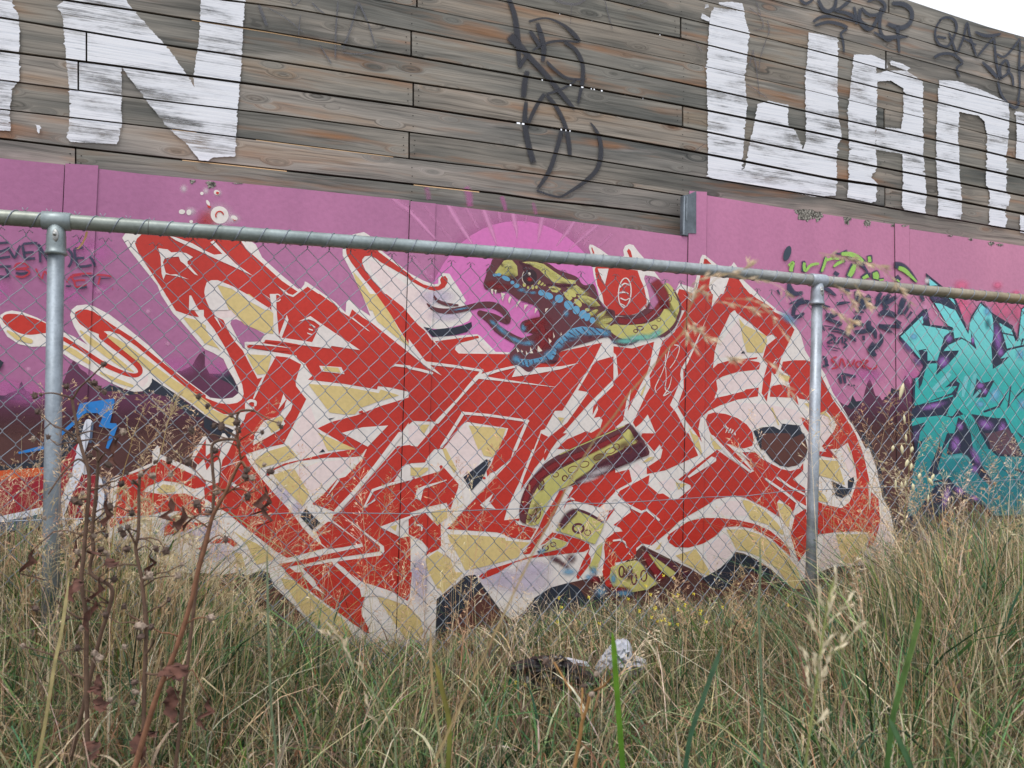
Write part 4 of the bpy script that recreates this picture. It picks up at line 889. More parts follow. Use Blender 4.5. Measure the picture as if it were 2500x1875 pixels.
ik = Paint()
ik.poly('B2 150,345 235,360 250,375 480,350 600,320 668,290 675,340 620,400 500,432 370,448 245,452 190,385', 'C1 1030,890 1090,800 1250,960 1160,1035', 'C1 1235,200 1275,158 1300,190', 'B1 1335,1335 1410,1325 1350,1350', 'C2 580,465 830,270 880,290 780,490 670,610', 'B3 1365,632 1395,602 1415,632',
        'B3 1500,1470 1590,1430 1720,1420 1790,1460 1815,1390 2000,1410 2090,1670 1580,1670', 'C3 1530,-10 2050,-10 2090,160 2055,280 1980,330 1880,357 1790,340 1700,280 1600,150', 'C4 130,500 310,590 310,500 370,460 380,500 340,640 250,690 180,660', 'C4 -60,1540 160,1432 480,1418 560,1500 700,1665 -60,1665', 'C3 1300,1290 1400,1300 1550,1370 1700,1480 1900,1670 1060,1670 950,1560 1150,1445', 'C1 60,1560 150,1532 350,1492 470,1532 610,1472 720,1560 740,1670 60,1670', 'D1 -10,-10 130,95 100,110 -10,120', 'D1 1540,220 1790,22 1870,12 1925,92 2090,320 2050,360 1650,640 1530,560', 'D2 190,210 330,120 480,82 560,115 640,220 760,180 960,312 900,420 100,400')
ik.build('black_shade', M_INK, red_g)
bn = Paint(); bn.poly('B3 1590,1620 1700,1570 1900,1600 1905,1570 2060,1590 2090,1668 1590,1668', 'C3 1590,120 1590,-10 1900,-10 1905,50 2040,-10 2085,150 2050,280 1960,340 1880,352 1790,330 1700,260', 'D1 1610,500 1700,400 1850,200 1920,120 2080,330 1950,560 1600,600', 'C3 1230,1670 1330,1560 1480,1480 1600,1540 1700,1670', 'C4 -60,1600 160,1500 470,1480 600,1665 -60,1665', 'C1 150,1600 400,1560 600,1540 700,1670 150,1670')
bn.build('brown_pocket', paint('brown_pocket_paint', (98, 60, 54), var=.12), red_g)

# cream lines and shapes over the red
cl = Paint()
cl.poly('A0 1830,868 1900,882 2080,948 2222,1030 2222,1062 2050,985 1900,915', 'A0 1710,1000 1810,1012 1850,1045 1930,1040 2010,1052 2085,1095 2025,1140 2025,1165 2140,1295 2100,1280 1985,1165 1950,1140 1930,1090 1850,1095 1780,1110 1760,1150 1770,1190 1790,1265 1840,1285 1900,1280 2045,1338 1900,1300 1790,1280 1765,1340 1745,1270 1735,1100', 'A0 2045,1510 2065,1510 2130,1640 2150,1668 2040,1668')
cl.poly('A1 -10,1020 100,1070 190,1060 60,935 95,915 190,1020 330,1165 520,1298 300,1195 130,1120 -10,1055', 'A1 0,1430 20,1370 70,1345 140,1345 300,1410 480,1510 700,1650 720,1668 650,1668 480,1572 300,1442 130,1392 200,1530 260,1668 60,1668 10,1550 -5,1480', 'A1 740,1370 820,1430 870,1460 900,1490 950,1505 1030,1450 1070,1440 955,1528 880,1500 860,1475 800,1430', 'A1 620,1485 700,1540 745,1590 770,1640 770,1668 720,1668 715,1560')
cl.poly('B1 700,-10 770,-10 775,160 800,440 770,440 740,330 740,200 725,165')
ring(cl, 'A1', 780, 1535, 40, 38, 12, 0, 20, 330)
cl.poly('B1 640,512 660,430 800,455 830,462 1160,510 1243,330 1180,282 1120,263 1010,287 1140,228 1250,305 1520,488 1678,597 1370,550 1350,578 1170,557 650,488', 'B1 885,215 905,270 830,462 800,440', 'B1 1235,765 1475,780 1510,855 1265,825', 'B1 850,1065 880,1130 800,1230 790,1240 820,1160', 'B1 880,1120 950,1175 930,1240 850,1360 870,1390 810,1460 690,1530 520,1625 540,1500 640,1360 800,1310 860,1220', 'B1 1480,1490 1700,1430 1980,1410 1760,1640 1500,1500', 'B1 380,1270 450,1260 430,1340 390,1400', 'B1 1560,235 1600,245 1785,395 1760,385', 'B1 2025,780 2050,745 2222,765 2222,790 2050,770', 'B1 130,240 100,235 190,375', 'B1 1140,310 1195,345 1190,355 1130,325', 'B1 1120,360 1170,375 1165,390 1125,375', 'B1 1105,405 1160,425 1155,435 1110,420')
cl.stroke('B1 455,520,30 640,535,20 930,574,3', 'B1 455,1240,36 455,1175,36 495,1142,32 545,1155,30 545,1190,26', 'B1 640,880,14 590,980,26 530,1115,16', smooth=True)
cl.poly('B2 -10,475 160,700 350,872 200,790 -10,620', 'B2 1105,887 1160,770 1190,765 1260,825 1380,785 1640,770 1835,733 1640,800 1380,850')
cl.stroke('B2 180,735,34 480,770,28 780,818,26', 'B2 785,812,26 735,885,34', 'B2 735,885,38 960,815,28 1175,765,24', 'B2 740,885,40 960,915,24 1580,996,3', 'B2 735,885,46 640,990,34 530,1120,24 300,1370,44', 'B2 -10,785,26 120,812,28 240,845,30', 'B2 345,1640,30 470,1450,32 580,1275,34', 'B2 570,1276,30 860,1300,28 1280,1362,26', 'B2 1272,1360,32 1220,1480,32 1140,1668,34', 'B2 265,500,14 340,590,4', smooth=False)
cl.poly('B3 -10,620 20,650 40,870 -10,930', 'B3 180,1010 170,1090 130,1340 95,1350 130,1150', 'A3 745,1500 830,1555 850,1490 870,1500 845,1585')
cl.poly('A2 2030,1220 2150,1220 2110,1390 2075,1330')
ring(cl, 'A3', 112, 1480, 68, 158, 12, 4)
cl.stroke('A3 60,1420,16 110,1380,14 160,1400,10', 'A3 60,1480,16 110,1475,14 150,1490,8', 'A3 70,1540,14 120,1560,12 160,1540,8', 'A3 70,1600,10 110,1620,10')
cl.stroke('B3 600,560,8 580,640,10 520,830,8 440,1000,10 460,1060,4', 'B3 650,540,10 700,555,10 690,630,8 650,720,8 600,790,8', 'B3 555,640,8 550,720,8 560,900,6 550,1020,10 610,1050,8', 'B3 620,880,4 590,1000,10 530,1090,12 610,1045,8')
cl.stroke('B3 1190,1410,24 1215,1440,20', 'B3 1225,1440,18 1200,1490,6', 'B3 1255,1450,16 1235,1485,14', 'B3 1280,1460,14 1265,1490,12', 'B3 1300,1490,16 1305,1510,14', 'B3 1740,700,10 1760,690,12', 'B3 1735,720,14 1720,740,12', smooth=False)
cl.poly('C1 150,370 270,530 300,520 380,570 330,580 280,545 180,420'); cl.stroke('C1 180,360,8 380,290,10', 'C1 1445,495,26 1310,680,5', 'C1 1720,790,16 1815,605,30 2000,540,28 2230,478,30', 'C1 1720,790,10 1835,712,16', 'C1 1420,830,44 1600,640,44 1850,340,44 2110,0,52', 'C1 1400,1390,40 1500,1480,44 1700,1660,50', smooth=False)
cl.poly('C1 2120,500 2130,350 2180,330 2222,330 2222,500', 'C1 1890,1000 2150,905 2222,880 2222,905 2150,940 2070,1090', 'D1 390,10 420,10 540,130 600,190 480,110', 'D1 810,0 900,70 1150,150 1300,240 1300,280 1050,190 900,200 870,60')
cl.poly('C2 80,590 150,560 400,490 400,500 150,590 120,720 60,690', 'C2 760,765 910,635 860,730 930,810 790,790')
cl.stroke('C2 90,980,20 130,990,24 130,1040,16', 'C2 1650,720,34 1700,660,30 1750,580,30', 'C2 1680,720,20 1740,695,24 1780,710,10', 'C2 2060,1010,20 2100,940,34 2170,720,40 2212,690,30', smooth=True)
cl.stroke('C3 10,680,36 150,770,32 290,842,30 350,818,28 480,925,24', smooth=False)
cl.poly('C3 790,455 1050,240 1100,260 1100,290 990,360 800,475', 'C3 1280,140 1330,155 1500,150 1525,190 1380,195 1492,310 1340,195 1300,185')
cl.stroke('C3 -10,1150,18 60,1140,22 110,1165,22 135,1225,10', 'C3 1635,485,24 1830,620,26 1980,740,30 2080,800,34', 'C3 1762,470,26 1900,570,22 2080,662,20', 'C3 1060,25,30 1260,240,34 1470,405,24', 'C3 1980,745,22 1945,860,30', 'C3 1870,1090,14 1900,1220,30 1960,1350,40', smooth=False)
cl.poly('C4 545,560 560,620 550,800 540,820')
cl.build('cream_line', paint('cream_line_paint', (230, 222, 218), var=.04), red_g)
rl = Paint()                               # small red and gold touches over the cream
ring(rl, 'A1', 160, 645, 42, 44, 14, 0, 150, 350); rl.poly('A1 25,525 45,540 70,550 55,570 30,555', 'A1 118,405 130,385 160,400 140,420', 'A1 290,675 320,695 345,690 320,705')
rl.stroke('B1 470,557,26 700,585,26 900,600,20', 'B1 660,495,22 800,512,28 1000,540,16', smooth=False)
rl.poly('B1 1660,1260 1700,1245 1720,1275 1670,1280', 'B1 880,1125 815,1230 840,1220 885,1135')
rl.build('red_touch', M_RED, red_g)
g2 = Paint(); g2.poly('B1 1270,775 1440,785 1470,840 1290,820', 'B1 670,1370 840,1300 850,1340 800,1450 720,1490', 'C1 2000,1000 2080,975 2060,1050'); g2.build('gold_touch', M_GOLD, red_g)
# ------------------------------------------------------------------ lizard head with its tongue, tentacle and scaly body
MAR = (102, 54, 62); LIME = (200, 194, 116); SKY_B = (104, 166, 204); BLOOD = (138, 40, 46)
M_MAR = paint('maroon_paint', MAR, var=.12); M_LIME = paint('lime_paint', LIME, var=.10); M_BLUE = paint('sky_blue_paint', SKY_B, var=.08); M_BLOOD = paint('blood_red_paint', BLOOD, var=.15)
M_MAR_S = paint('maroon_mist_paint', (88, 40, 56), soft=True); M_LIME_S = paint('lime_mist_paint', LIME, soft=True); M_BLUE_S = paint('blue_mist_paint', SKY_B, soft=True); M_BLOOD_S = paint('blood_mist_paint', BLOOD, soft=True)
liz = mural('painted_lizard', 'snarling painted lizard head with blue lips, lime scales and a long curling tongue', 'mural', (1330, 770))
p = Paint()
p.poly('A2 925,1100 1180,1100 1350,1130 1500,1165 1600,1230 1800,1305 1850,1370 1900,1400 1990,1390 2050,1550 2110,1640 B2 2212,170 B3 10,250 60,330 80,450 0,520 B2 2140,455 1950,505 1640,605 1610,690 1545,745 1400,735 1330,815 1270,828 1180,765 1100,740 1080,640 1130,560 1180,480 1330,425 1225,390 1195,335 1230,280 1340,250 1410,225 1350,110 1200,80 A2 1290,1590 1180,1555 1100,1495 1040,1465 960,1480 880,1450 820,1440 800,1380 830,1280 830,1230 870,1190', smooth=True)
p.stroke('B2 190,95,14 260,150,40 400,175,56 560,155,62 760,110,66 900,110,70 1000,160,70 1055,230,66 1060,290,50 1000,270,50 900,225,50 760,190,50', 'B2 760,195,60 870,270,80 960,370,84 1100,460,84 1250,530,90')
p.stroke('B2 265,10,16 300,60,30 400,100,36 520,110,20')
p.build('head', M_MAR, liz)
p = Paint()
p.poly('A2 950,1225 1020,1130 1100,1120 1160,1190 1170,1290 1110,1335 1040,1290 920,1270', 'A2 1215,1150 1330,1140 1450,1170 1560,1250 1680,1330 1800,1350 1790,1385 1690,1385 1560,1370 1480,1310 1400,1230 1300,1180', 'A2 1500,1420 1560,1405 1640,1440 1590,1480 1540,1470', 'A2 1690,1420 1800,1395 1860,1440 1900,1495 1800,1490', 'A2 1660,1470 1720,1480 1760,1540 1730,1570 1680,1530', 'A2 1810,1510 1910,1510 2000,1550 2060,1620 1960,1630 1860,1580', 'A2 1770,1580 1820,1570 1860,1620 1840,1640')
p.poly(ell('A2', 1240, 1395, 18, 22), ell('A2', 1280, 1425, 12, 16), ell('A2', 1330, 1420, 16, 24), ell('A2', 1370, 1420, 14, 18), ell('B2', 1920, 160, 26, 18), ell('B2', 1980, 190, 60, 20, -30), ell('B2', 2060, 220, 80, 22, -35), ell('B2', 2120, 280, 80, 26, -15), ell('B2', 2130, 345, 70, 28, 15), ell('B2', 1750, -20, 30, 60, -50), ell('B2', 1820, 80, 24, 50, -50))
p.poly('A2 1380,1380 1405,1345 1420,1360 1395,1395', 'A2 1410,1395 1440,1365 1450,1385 1425,1405', 'A2 1440,1410 1465,1385 1470,1405')
p.build('scale', M_LIME, liz)
p = Paint(); p.mists('A2 1100,1310,90,60 1000,1180,40,22,50 1085,1215,30,14,-40 1700,1400,110,40,25 1880,1440,60,30,20 1960,1600,120,50,30 1290,1180,70,30 1550,1440,50,16,10 B2 2010,260,90,50 2150,200,60,60 2080,400,120,50', a=.7); p.build('scale_shading', M_MAR_S, liz)
p = Paint(); p.mists('A2 1060,1230,110,90 1560,1300,120,40,30 1850,1470,130,50,25 1960,1590,120,40,30 1420,1210,110,26,20 B2 2090,280,130,90,-20 1980,200,90,40,-30 B3 640,180,70,150 560,300,110,70,-40', a=.5); p.build('scale_glow', M_LIME_S, liz)
p = Paint(); p.mists('A2 1070,1180,60,40 1330,1170,80,16,10 1450,1215,70,16,35 1600,1300,70,18,35 1720,1365,60,14 1800,1420,50,20,20 1860,1465,50,18,30 1930,1570,60,20,35 1700,1500,30,30 B2 2050,215,60,12,-35 2110,275,60,14,-15 B3 655,150,30,100,5 600,300,50,60,-40 300,410,120,30,-5 120,420,90,26,5', a=.6); p.build('scale_highlight', paint('pale_lime_mist', (230, 226, 160), soft=True), liz)
p = Paint(); p.stroke('A2 1180,1140,30 1230,1190,36 1240,1260,30', 'A2 1460,1390,20 1560,1400,26 1680,1410,26 1800,1395,20', 'A2 1640,1470,18 1700,1560,26 1800,1640,24', 'B3 380,95,40 340,165,46 240,220,40 80,230,30', soft=.7, a=.7); p.build('fold_shadow', M_MAR_S, liz)
p = Paint()
p.poly(*[ell('A2', *q) for q in ((920, 1290, 22, 16), (965, 1285, 26, 18), (1040, 1325, 50, 24, 25), (1110, 1370, 22, 20), (1155, 1405, 32, 24), (1425, 1480, 36, 32), (1500, 1515, 52, 36, 20), (1615, 1545, 46, 44), (1720, 1615, 56, 46, 40), (1800, 1650, 34, 28))])
p.poly(*[ell('B2', *q) for q in ((1800, 165, 38, 44), (1870, 210, 38, 50, 30), (1920, 240, 30, 46, 20), (1975, 275, 30, 34))])
p.poly('B2 1660,430 1760,360 1860,340 1960,350 2080,370 2120,410 2080,430 1960,430 1850,420 1750,460 1650,520 1590,560 1580,640 1540,700 1480,690 1400,710 1330,740 1280,780 1230,750 1170,720 1140,680 1200,690 1300,700 1400,680 1500,640 1540,560 1590,490')
p.build('blue_lip', M_BLUE, liz)
p = Paint(); p.mists('A2 1210,1450,60,30 1260,1475,40,18 1330,1480,50,24 B2 1230,355,46,60 1000,380,130,40,40 1150,490,130,36,25 1290,520,100,40 900,300,60,30,40 1560,90,30,40 1690,200,40,50 560,150,120,16,-10 1500,640,90,60,-40 1620,540,90,60,-40 1760,450,130,60,-20 1960,400,150,60 1250,735,130,50 1150,690,60,60 2120,410,80,60 1400,710,140,40,-10 B3 60,500,120,40 1880,250,150,70,35', a=.7); p.build('blue_mist', M_BLUE_S, liz)
p = Paint()
for k, sp in enumerate(('B2 1670,440 1720,490', 'B2 1720,400 1790,450', 'B2 1790,370 1860,430', 'B2 1860,350 1930,430', 'B2 1920,345 2010,425', 'B2 1990,350 2070,420', 'B2 1600,500 1650,540', 'B2 1560,560 1600,600', 'B2 1540,640 1590,660', 'B2 1190,690 1210,750', 'B2 1230,700 1250,765', 'B2 1280,705 1290,770', 'B2 1330,700 1340,740', 'B2 1400,690 1420,720', 'B2 1470,660 1500,700')): p.stroke(sp, w=14, soft=.6, a=.8)
p.mists('B2 1950,455,30,20 1750,470,60,24 1560,720,80,26', a=.6)
p.build('lip_crease', M_MAR_S, liz)
p = Paint(); p.mists('A2 900,1390,120,60 1000,1420,160,50 1330,1310,40,36 1290,1340,40,36 B2 1400,300,180,110 1450,500,160,140 1350,360,120,70 1500,420,90,70', a=.8)
p.stroke('B2 1230,330,40 1330,290,60 1420,340,70 1450,440,80 1420,560,60 1350,600,40', soft=.5, a=.8); p.build('mouth_red', M_BLOOD_S, liz)
p = Paint(); p.poly(ell('A2', 1300, 1310, 74, 84, 20)); p.build('eye', paint('eye_black', (58, 36, 44)), liz)
p = Paint(); p.mists('A2 1300,1335,44,34', a=.9); p.build('iris', paint('iris_red', (188, 44, 44), soft=True), liz)
p = Paint(); p.poly(ell('A2', 1293, 1277, 15, 17)); ring(p, 'A2', 1300, 1310, 84, 92, 7, 20, 100, 200)
p.poly('A2 875,1440 895,1520 905,1440', 'A2 915,1450 930,1505 940,1450', 'A2 985,1480 1005,1575 1030,1490', 'A2 1065,1560 1075,1600 1100,1535 1075,1530', 'A2 1150,1650 1170,1570 1205,1565 1180,1590', 'B2 1000,-5 1005,70 1025,0', 'B2 1065,50 1080,75 1105,20 1080,15', 'B2 1150,130 1165,70 1205,60 1175,100', 'B2 1235,165 1240,105 1280,105', 'B2 1350,205 1355,140 1385,150', 'B2 1465,190 1465,150 1500,140', 'B2 1500,465 1510,530 1535,500', 'B2 1550,400 1555,470 1570,450', 'B2 1150,565 1165,620 1185,610', 'B2 1205,590 1210,630 1225,610', 'B2 1255,600 1260,655 1280,640', 'B2 1305,560 1300,630 1335,630', 'B2 1385,545 1380,620 1435,605', 'B2 1635,400 1630,440 1645,430')
p.build('tooth', paint('tooth_white', (232, 220, 205)), liz)
# tentacle loop right of the head
p = Paint(); p.poly('A3 310,1300 400,1290 500,1350 600,1440 680,1560 705,1665 B3 710,130 690,250 620,360 540,440 430,450 340,450 200,520 90,548 0,500 -30,350 0,240 150,235 300,170 375,90 A3 385,1580 350,1430', smooth=True)
p.build('tentacle', M_MAR, liz)
p = Paint(); p.stroke('A3 560,1430,110 620,1540,150 640,1660,170 B3 620,180,170 540,300,170 400,380,170 240,400,160 100,400,150 10,370,110'); p.build('tentacle_belly', M_LIME, liz)
p = Paint(); p.stroke('A3 420,1340,120 520,1500,150 545,1650,120 B3 520,100,110 430,200,90 300,270,80 150,290,70 30,270,70', soft=.35, a=.95); p.build('tentacle_red', M_BLOOD_S, liz)
p = Paint(); p.mists('B3 280,460,240,50,-5 120,500,160,40 450,420,110,50,-30', a=.75); p.build('tentacle_teal', paint('teal_mist', (120, 205, 196), soft=True), liz)
p = Paint()
for q in (('B3', 432, 350, 32, 24, 9), ('B3', 278, 360, 34, 22, 12), ('B3', 230, 390, 22, 16, 10), ('A3', 590, 1540, 26, 40, 9), ('B3', 480, 270, 22, 16, 7)): ring(p, *q)
p.stroke('B3 380,90,24 330,170,20 200,225,16 20,215,10', 'A3 640,1450,14 700,1570,22 712,1660,26 B3 700,210,30 640,350,26 540,445,16')
p.build('sucker', M_MAR, liz)
# scaly arm in the middle
p = Paint(); p.poly('E0 150,508 134,470 142,400 165,340 205,275 270,212 370,155 470,110 570,65 640,38 668,28 700,60 765,165 720,195 640,228 560,262 470,300 400,322 340,345 300,370 265,430 235,500 215,520', smooth=True); p.build('arm', M_MAR, liz)
p = Paint(); p.poly('E0 168,512 185,430 215,350 262,290 330,250 400,215 470,180 560,130 640,75 665,55 690,95 705,118 640,150 560,190 505,220 470,262 430,292 380,325 335,345 300,370 265,430 235,500 215,518', smooth=True); p.build('arm_belly', M_LIME, liz)
p = Paint(); p.stroke('E0 150,470,30 170,380,40 205,310,46 290,240,46 390,195,44 500,150,42 640,80,34', soft=.6, a=.95); p.build('arm_red', M_BLOOD_S, liz)
p = Paint(); p.stroke('E0 400,318,30 470,280,46 560,235,66 660,185,90 745,145,70', soft=.6, a=.95); p.mists('E0 215,450,30,60,10 190,490,30,40 520,190,60,26,-25 640,135,60,30,-25 240,330,22,36 700,90,40,40', a=.55); p.build('arm_shade', M_MAR_S, liz)
p = Paint(); p.stroke('E0 330,178,4 400,146,5 480,112,5 570,72,5 645,38,4', smooth=False); p.build('arm_edge', M_LIME, liz)
p = Paint()
for q in (('E0', 355, 293, 12, 13, 6), ('E0', 395, 250, 24, 15, 4, -15), ('E0', 382, 285, 10, 10, 3), ('E0', 240, 325, 14, 24, 6, 10), ('E0', 205, 485, 14, 18, 5), ('E0', 180, 480, 12, 14, 4), ('E0', 225, 460, 12, 28, 5, 8), ('E0', 520, 190, 26, 13, 4, -20), ('E0', 575, 160, 26, 13, 4, -20), ('E0', 605, 140, 14, 14, 4), ('E0', 575, 195, 18, 12, 4), ('E0', 660, 155, 20, 18, 4), ('E0', 690, 118, 14, 13, 4), ('E0', 450, 225, 22, 14, 4, -15), ('E0', 310, 275, 14, 12, 4)): ring(p, *q)
p.build('arm_sucker', paint('brown_red_paint', (104, 46, 44)), liz)
p = Paint(); p.mists('E0 520,260,90,22,-20 470,300,70,16,-15', a=.5); p.build('arm_mist', M_WHITE_S, liz)
# body pieces lower down
p = Paint(); p.poly('E0 405,440 470,470 545,515 525,565 500,612 460,597 400,573 310,545 345,495', 'E0 238,656 262,612 297,585 335,592 366,604 362,620 300,640', 'E0 512,622 540,600 528,680 505,745 470,728 492,680', 'E0 570,775 580,722 640,702 690,690 722,700 760,760 805,800 760,830 650,850 595,830', 'E0 757,655 830,700 905,745 860,772 800,722'); p.build('body_belly', M_LIME, liz)
p = Paint(); p.stroke('E0 412,446,40 370,480,56 330,535,40', soft=.6, a=1.0); p.stroke('E0 402,440,12 470,465,16 548,510,12', soft=.3, a=1.0); p.mists('E0 310,685,46,22,20 350,710,50,18,30 385,680,36,34 510,790,36,24,40 600,840,50,30,20 660,760,40,40 640,840,60,24', a=.85); p.stroke('E0 732,630,10 800,672,20 880,722,34 950,770,50', soft=.4, a=1.0); p.build('body_shadow', M_MAR_S, liz)
p = Paint(); p.stroke('E0 735,645,34 770,705,46 830,790,46', soft=.5, a=.95); p.mists('E0 500,780,36,30,35 620,830,60,20', a=.9); p.build('body_red', M_BLOOD_S, liz)
p = Paint()
for q in (('E0', 420, 535, 26, 21, 11), ('E0', 465, 556, 15, 13, 5), ('E0', 261, 630, 14, 12, 6), ('E0', 298, 613, 12, 11, 5), ('E0', 630, 745, 12, 26, 8), ('E0', 690, 780, 12, 26, 8), ('E0', 737, 765, 14, 26, 7), ('E0', 670, 735, 10, 18, 6)): ring(p, *q)
p.poly(ell('E0', 231, 650, 10, 6, 30)); p.build('body_sucker', M_MAR, liz)
p = Paint(); p.mists('E0 245,645,30,16,-20 375,745,50,24 495,740,26,30 470,770,24,20 590,780,22,40 530,840,40,40 640,850,60,22', a=.7); p.build('body_blue', M_BLUE_S, liz)

# ------------------------------------------------------------------ turquoise piece on the right
tq = mural('graffiti_lettering', 'turquoise spiky lettering with purple shadows at the right end of the mauve wall', 'graffiti', (2350, 950))
GR = (-0.35, 1.15, [(0.0, (28, 112, 128)), (0.3, (32, 136, 146)), (0.48, (52, 178, 174)), (0.62, (70, 192, 186)), (0.72, (118, 220, 222)), (1.0, (134, 226, 236))])
gz = lambda y: wall_pt(2350, y).z
GR = (gz(1330), gz(640), [(0.0, (24, 108, 124)), (0.28, (30, 134, 144)), (0.45, (52, 178, 174)), (0.60, (58, 182, 178)), (0.68, (112, 214, 212)), (1.0, (134, 226, 236))])
M_TQ = paint('turquoise_paint', (80, 200, 195), gradient=GR, var=.05); M_NAVY = paint('navy_line_paint', (40, 48, 72), var=.15); M_PURP = paint('purple_paint', (120, 92, 150), var=.15)
M_PURP_S = paint('purple_mist_paint', (164, 116, 196), soft=True); M_HOT_S = paint('hot_pink_mist', (236, 118, 158), soft=True); M_AQ_S = paint('aqua_mist', (134, 220, 226), soft=True); M_BB_S = paint('baby_blue_mist', (124, 190, 228), soft=True)
p = Paint(); p.mists('B4 1560,150,160,200 1990,150,220,190 2180,200,120,200 1500,60,120,90 A4 1540,1400,110,80 1930,1400,70,60 2130,1480,60,40', a=.75); p.build('hot_glow', M_HOT_S, tq)
p = Paint()
p.poly('A4 1150,1265 1330,1410 1480,1560 B4 1500,100 1610,400 1640,230 1750,70 1880,200 2090,330 2140,480 2180,150 2280,60 3000,60 3000,1665 C4 3000,870 1900,890 1760,770 1480,660 1250,920 1000,1040 940,860 1000,440 1040,300 1020,0 B4 990,1400 990,1330 1010,1190 1010,900 1060,900 1130,760 1000,600 860,470 860,440 1120,160 1165,150 1200,320 1440,350 1240,90 1195,30', 'C4 1040,1060 1250,1020 1560,1020 1600,1200 1400,1240 1150,1250')
p.build('shadow_block', M_NAVY, tq)
p = Paint(); p.mists('B4 960,560,130,60,50 1060,720,90,50,50 1150,230,50,60 1280,20,80,60 1100,900,30,60 1180,1230,150,50,-15 1380,1130,60,40 1060,1500,60,60 C4 1260,130,40,100 1040,40,50,60', a=.8); p.build('shadow_tint', paint('slate_purple_mist', (112, 94, 142), soft=True), tq)
p = Paint()
p.poly('A4 1180,1330 1200,1335 1280,1400 1195,1405', 'A4 1250,1590 1310,1600 1400,1640 1290,1665', 'B4 880,450 1115,225 1125,300 1105,325 1430,385 1350,450 1320,560 1275,710 1170,710 1170,610 1075,600 1100,700 990,570', 'B4 1400,35 1445,35 1475,110')
p.poly('B4 1248,88 1470,165 1560,330 1612,425 1630,290 1742,92 1862,205 1880,280 1925,290 2075,375 2120,500 2150,500 2190,160 2280,80 3000,80 3000,1665 C4 3000,850 2200,870 1900,880 1790,760 1500,640 1400,500 1250,560 1020,900 950,850 1010,440 1070,100 1090,-20 B4 1150,1400 1005,1420 1000,1350 1050,1310 1250,1250 1330,1200 1400,1120 1030,1195 1040,900 1130,870 1170,738 1280,732 1350,600 1430,400 1455,380 1440,350 1390,330')
p.build('turquoise_fill', M_TQ, tq)
p = Paint()
p.poly('B4 1282,700 1350,605 1510,600 1490,640 1400,740 1262,868', 'B4 1375,430 1450,395 1462,470 1530,455 1640,515 1640,400 1705,595 1620,520 1540,475 1400,540 1345,600 1318,560', 'B4 1875,240 1945,300 1985,420 2035,600 1965,680 1950,690 2055,665 1990,730 1875,800 1858,560 1885,420', 'B4 1355,1005 1505,865 1482,930 1520,955 1470,1120 1440,1080 1100,1180 1035,1210 1430,1060 1490,985 1400,990', 'B4 1040,1330 1080,1200 1300,1140 1460,1090 1400,1230 1370,1310 1440,1310 1500,1230 1560,1290 1430,1330 1330,1300', 'B4 1700,895 1750,955 1895,920 1800,1105 1650,1115 1690,980', 'B4 1645,1285 1900,1330 2005,1330 2160,1668 1830,1668', 'C4 1780,-10 2095,-10 2180,180 2222,245 1930,240 1870,190', 'B4 1500,1320 1560,1360 1640,1500 1660,1668 1415,1668 1470,1450', 'C4 1430,-10 1540,0 1640,150 1860,500 1875,575 1740,470 1640,310 1540,205 1395,225 1375,200', 'C4 1310,-10 1290,120 1210,330 1165,470 1300,425 1335,380 1270,390 1330,200 1440,-10 1380,-10 1300,240 1280,380', 'C4 1240,505 1400,470 1470,560 1800,755 1500,660 1330,860 1240,900 1370,560 1370,520 1240,520', 'B4 1070,890 1110,800 1130,870 1110,960 1075,1020')
for s_ in ('B4 1940,270,24 2080,345,28 2140,495,10', 'B4 2000,600,24 2110,570,22 2300,530,20', 'B4 1975,410,16 2110,440,14', 'B4 1785,1260,24 1940,1205,26 2070,975,12', 'B4 2070,975,14 2040,1225,20 2110,1120,16 2290,940,14', 'B4 2200,480,24 2180,540,10', 'B4 1140,740,14 1290,725,20', 'B4 1150,590,12 1080,605,18', 'B4 1000,1425,14 1140,1385,16', 'C4 1000,400,12 1100,80,20', 'C4 2150,-10,14 2290,120,14', 'C4 1970,370,6 2060,430,10 2200,560,6', 'C4 2120,380,20 2260,430,30'): p.stroke(s_, smooth=False)
for k in range(9): p.stroke('B4 %d,%d,7 %d,1665,3' % (1570 + k * 28, 1290 + k * 22, 1720 + k * 16), smooth=False)
for k in range(5): p.stroke('B4 %d,%d,8 %d,%d,3' % (1120 + k * 18, 1560 - k * 8, 1105 + k * 18, 1610 - k * 8), smooth=False)
p.build('navy_line', M_NAVY, tq)
p = Paint()
p.mists('B4 1340,720,80,90,25 1400,470,50,60 1660,490,26,60 1930,470,60,200,-8 1960,620,50,60 1740,980,60,50 1790,1040,40,50 1230,1200,180,44,-14 1800,1400,110,70,20 1980,1450,60,100 1520,1420,50,60 1480,1600,60,80 C4 1470,110,60,110 1690,240,50,150,-28 1680,380,60,60 1370,680,50,170,12 1520,610,80,50,30 1680,690,70,40,25 1200,1120,150,80,10 1500,1100,90,70 1770,1130,100,60', a=.85)
p.build('purple_bubble', M_PURP_S, tq)
p = Paint(); p.poly('B4 1820,1500 1900,1480 2040,1440 2100,1540 2150,1668 1850,1668', 'C4 1790,-10 2080,-10 2150,140 2160,225 1950,215 1880,170'); p.build('brown_gap', paint('plum_brown', (98, 70, 84)), tq)
p = Paint()
p.stroke('B4 1420,830,80 1340,920,80 1210,1040,50', soft=.5, a=.75); p.stroke('B4 1600,860,60 1570,980,70 1550,1120,30', soft=.4, a=.7); p.stroke('B4 1690,830,60 1660,970,60 1620,1120,30', soft=.5, a=.6); p.stroke('B4 1750,1020,40 1660,1120,40 1570,1230,20', soft=.4, a=.7); p.stroke('B4 1220,1045,26 1400,1030,10', soft=.4, a=.6); p.stroke('C4 1370,260,40 1560,240,60 1640,300,20', soft=.6, a=.5)
p.build('highlight', M_AQ_S, tq)
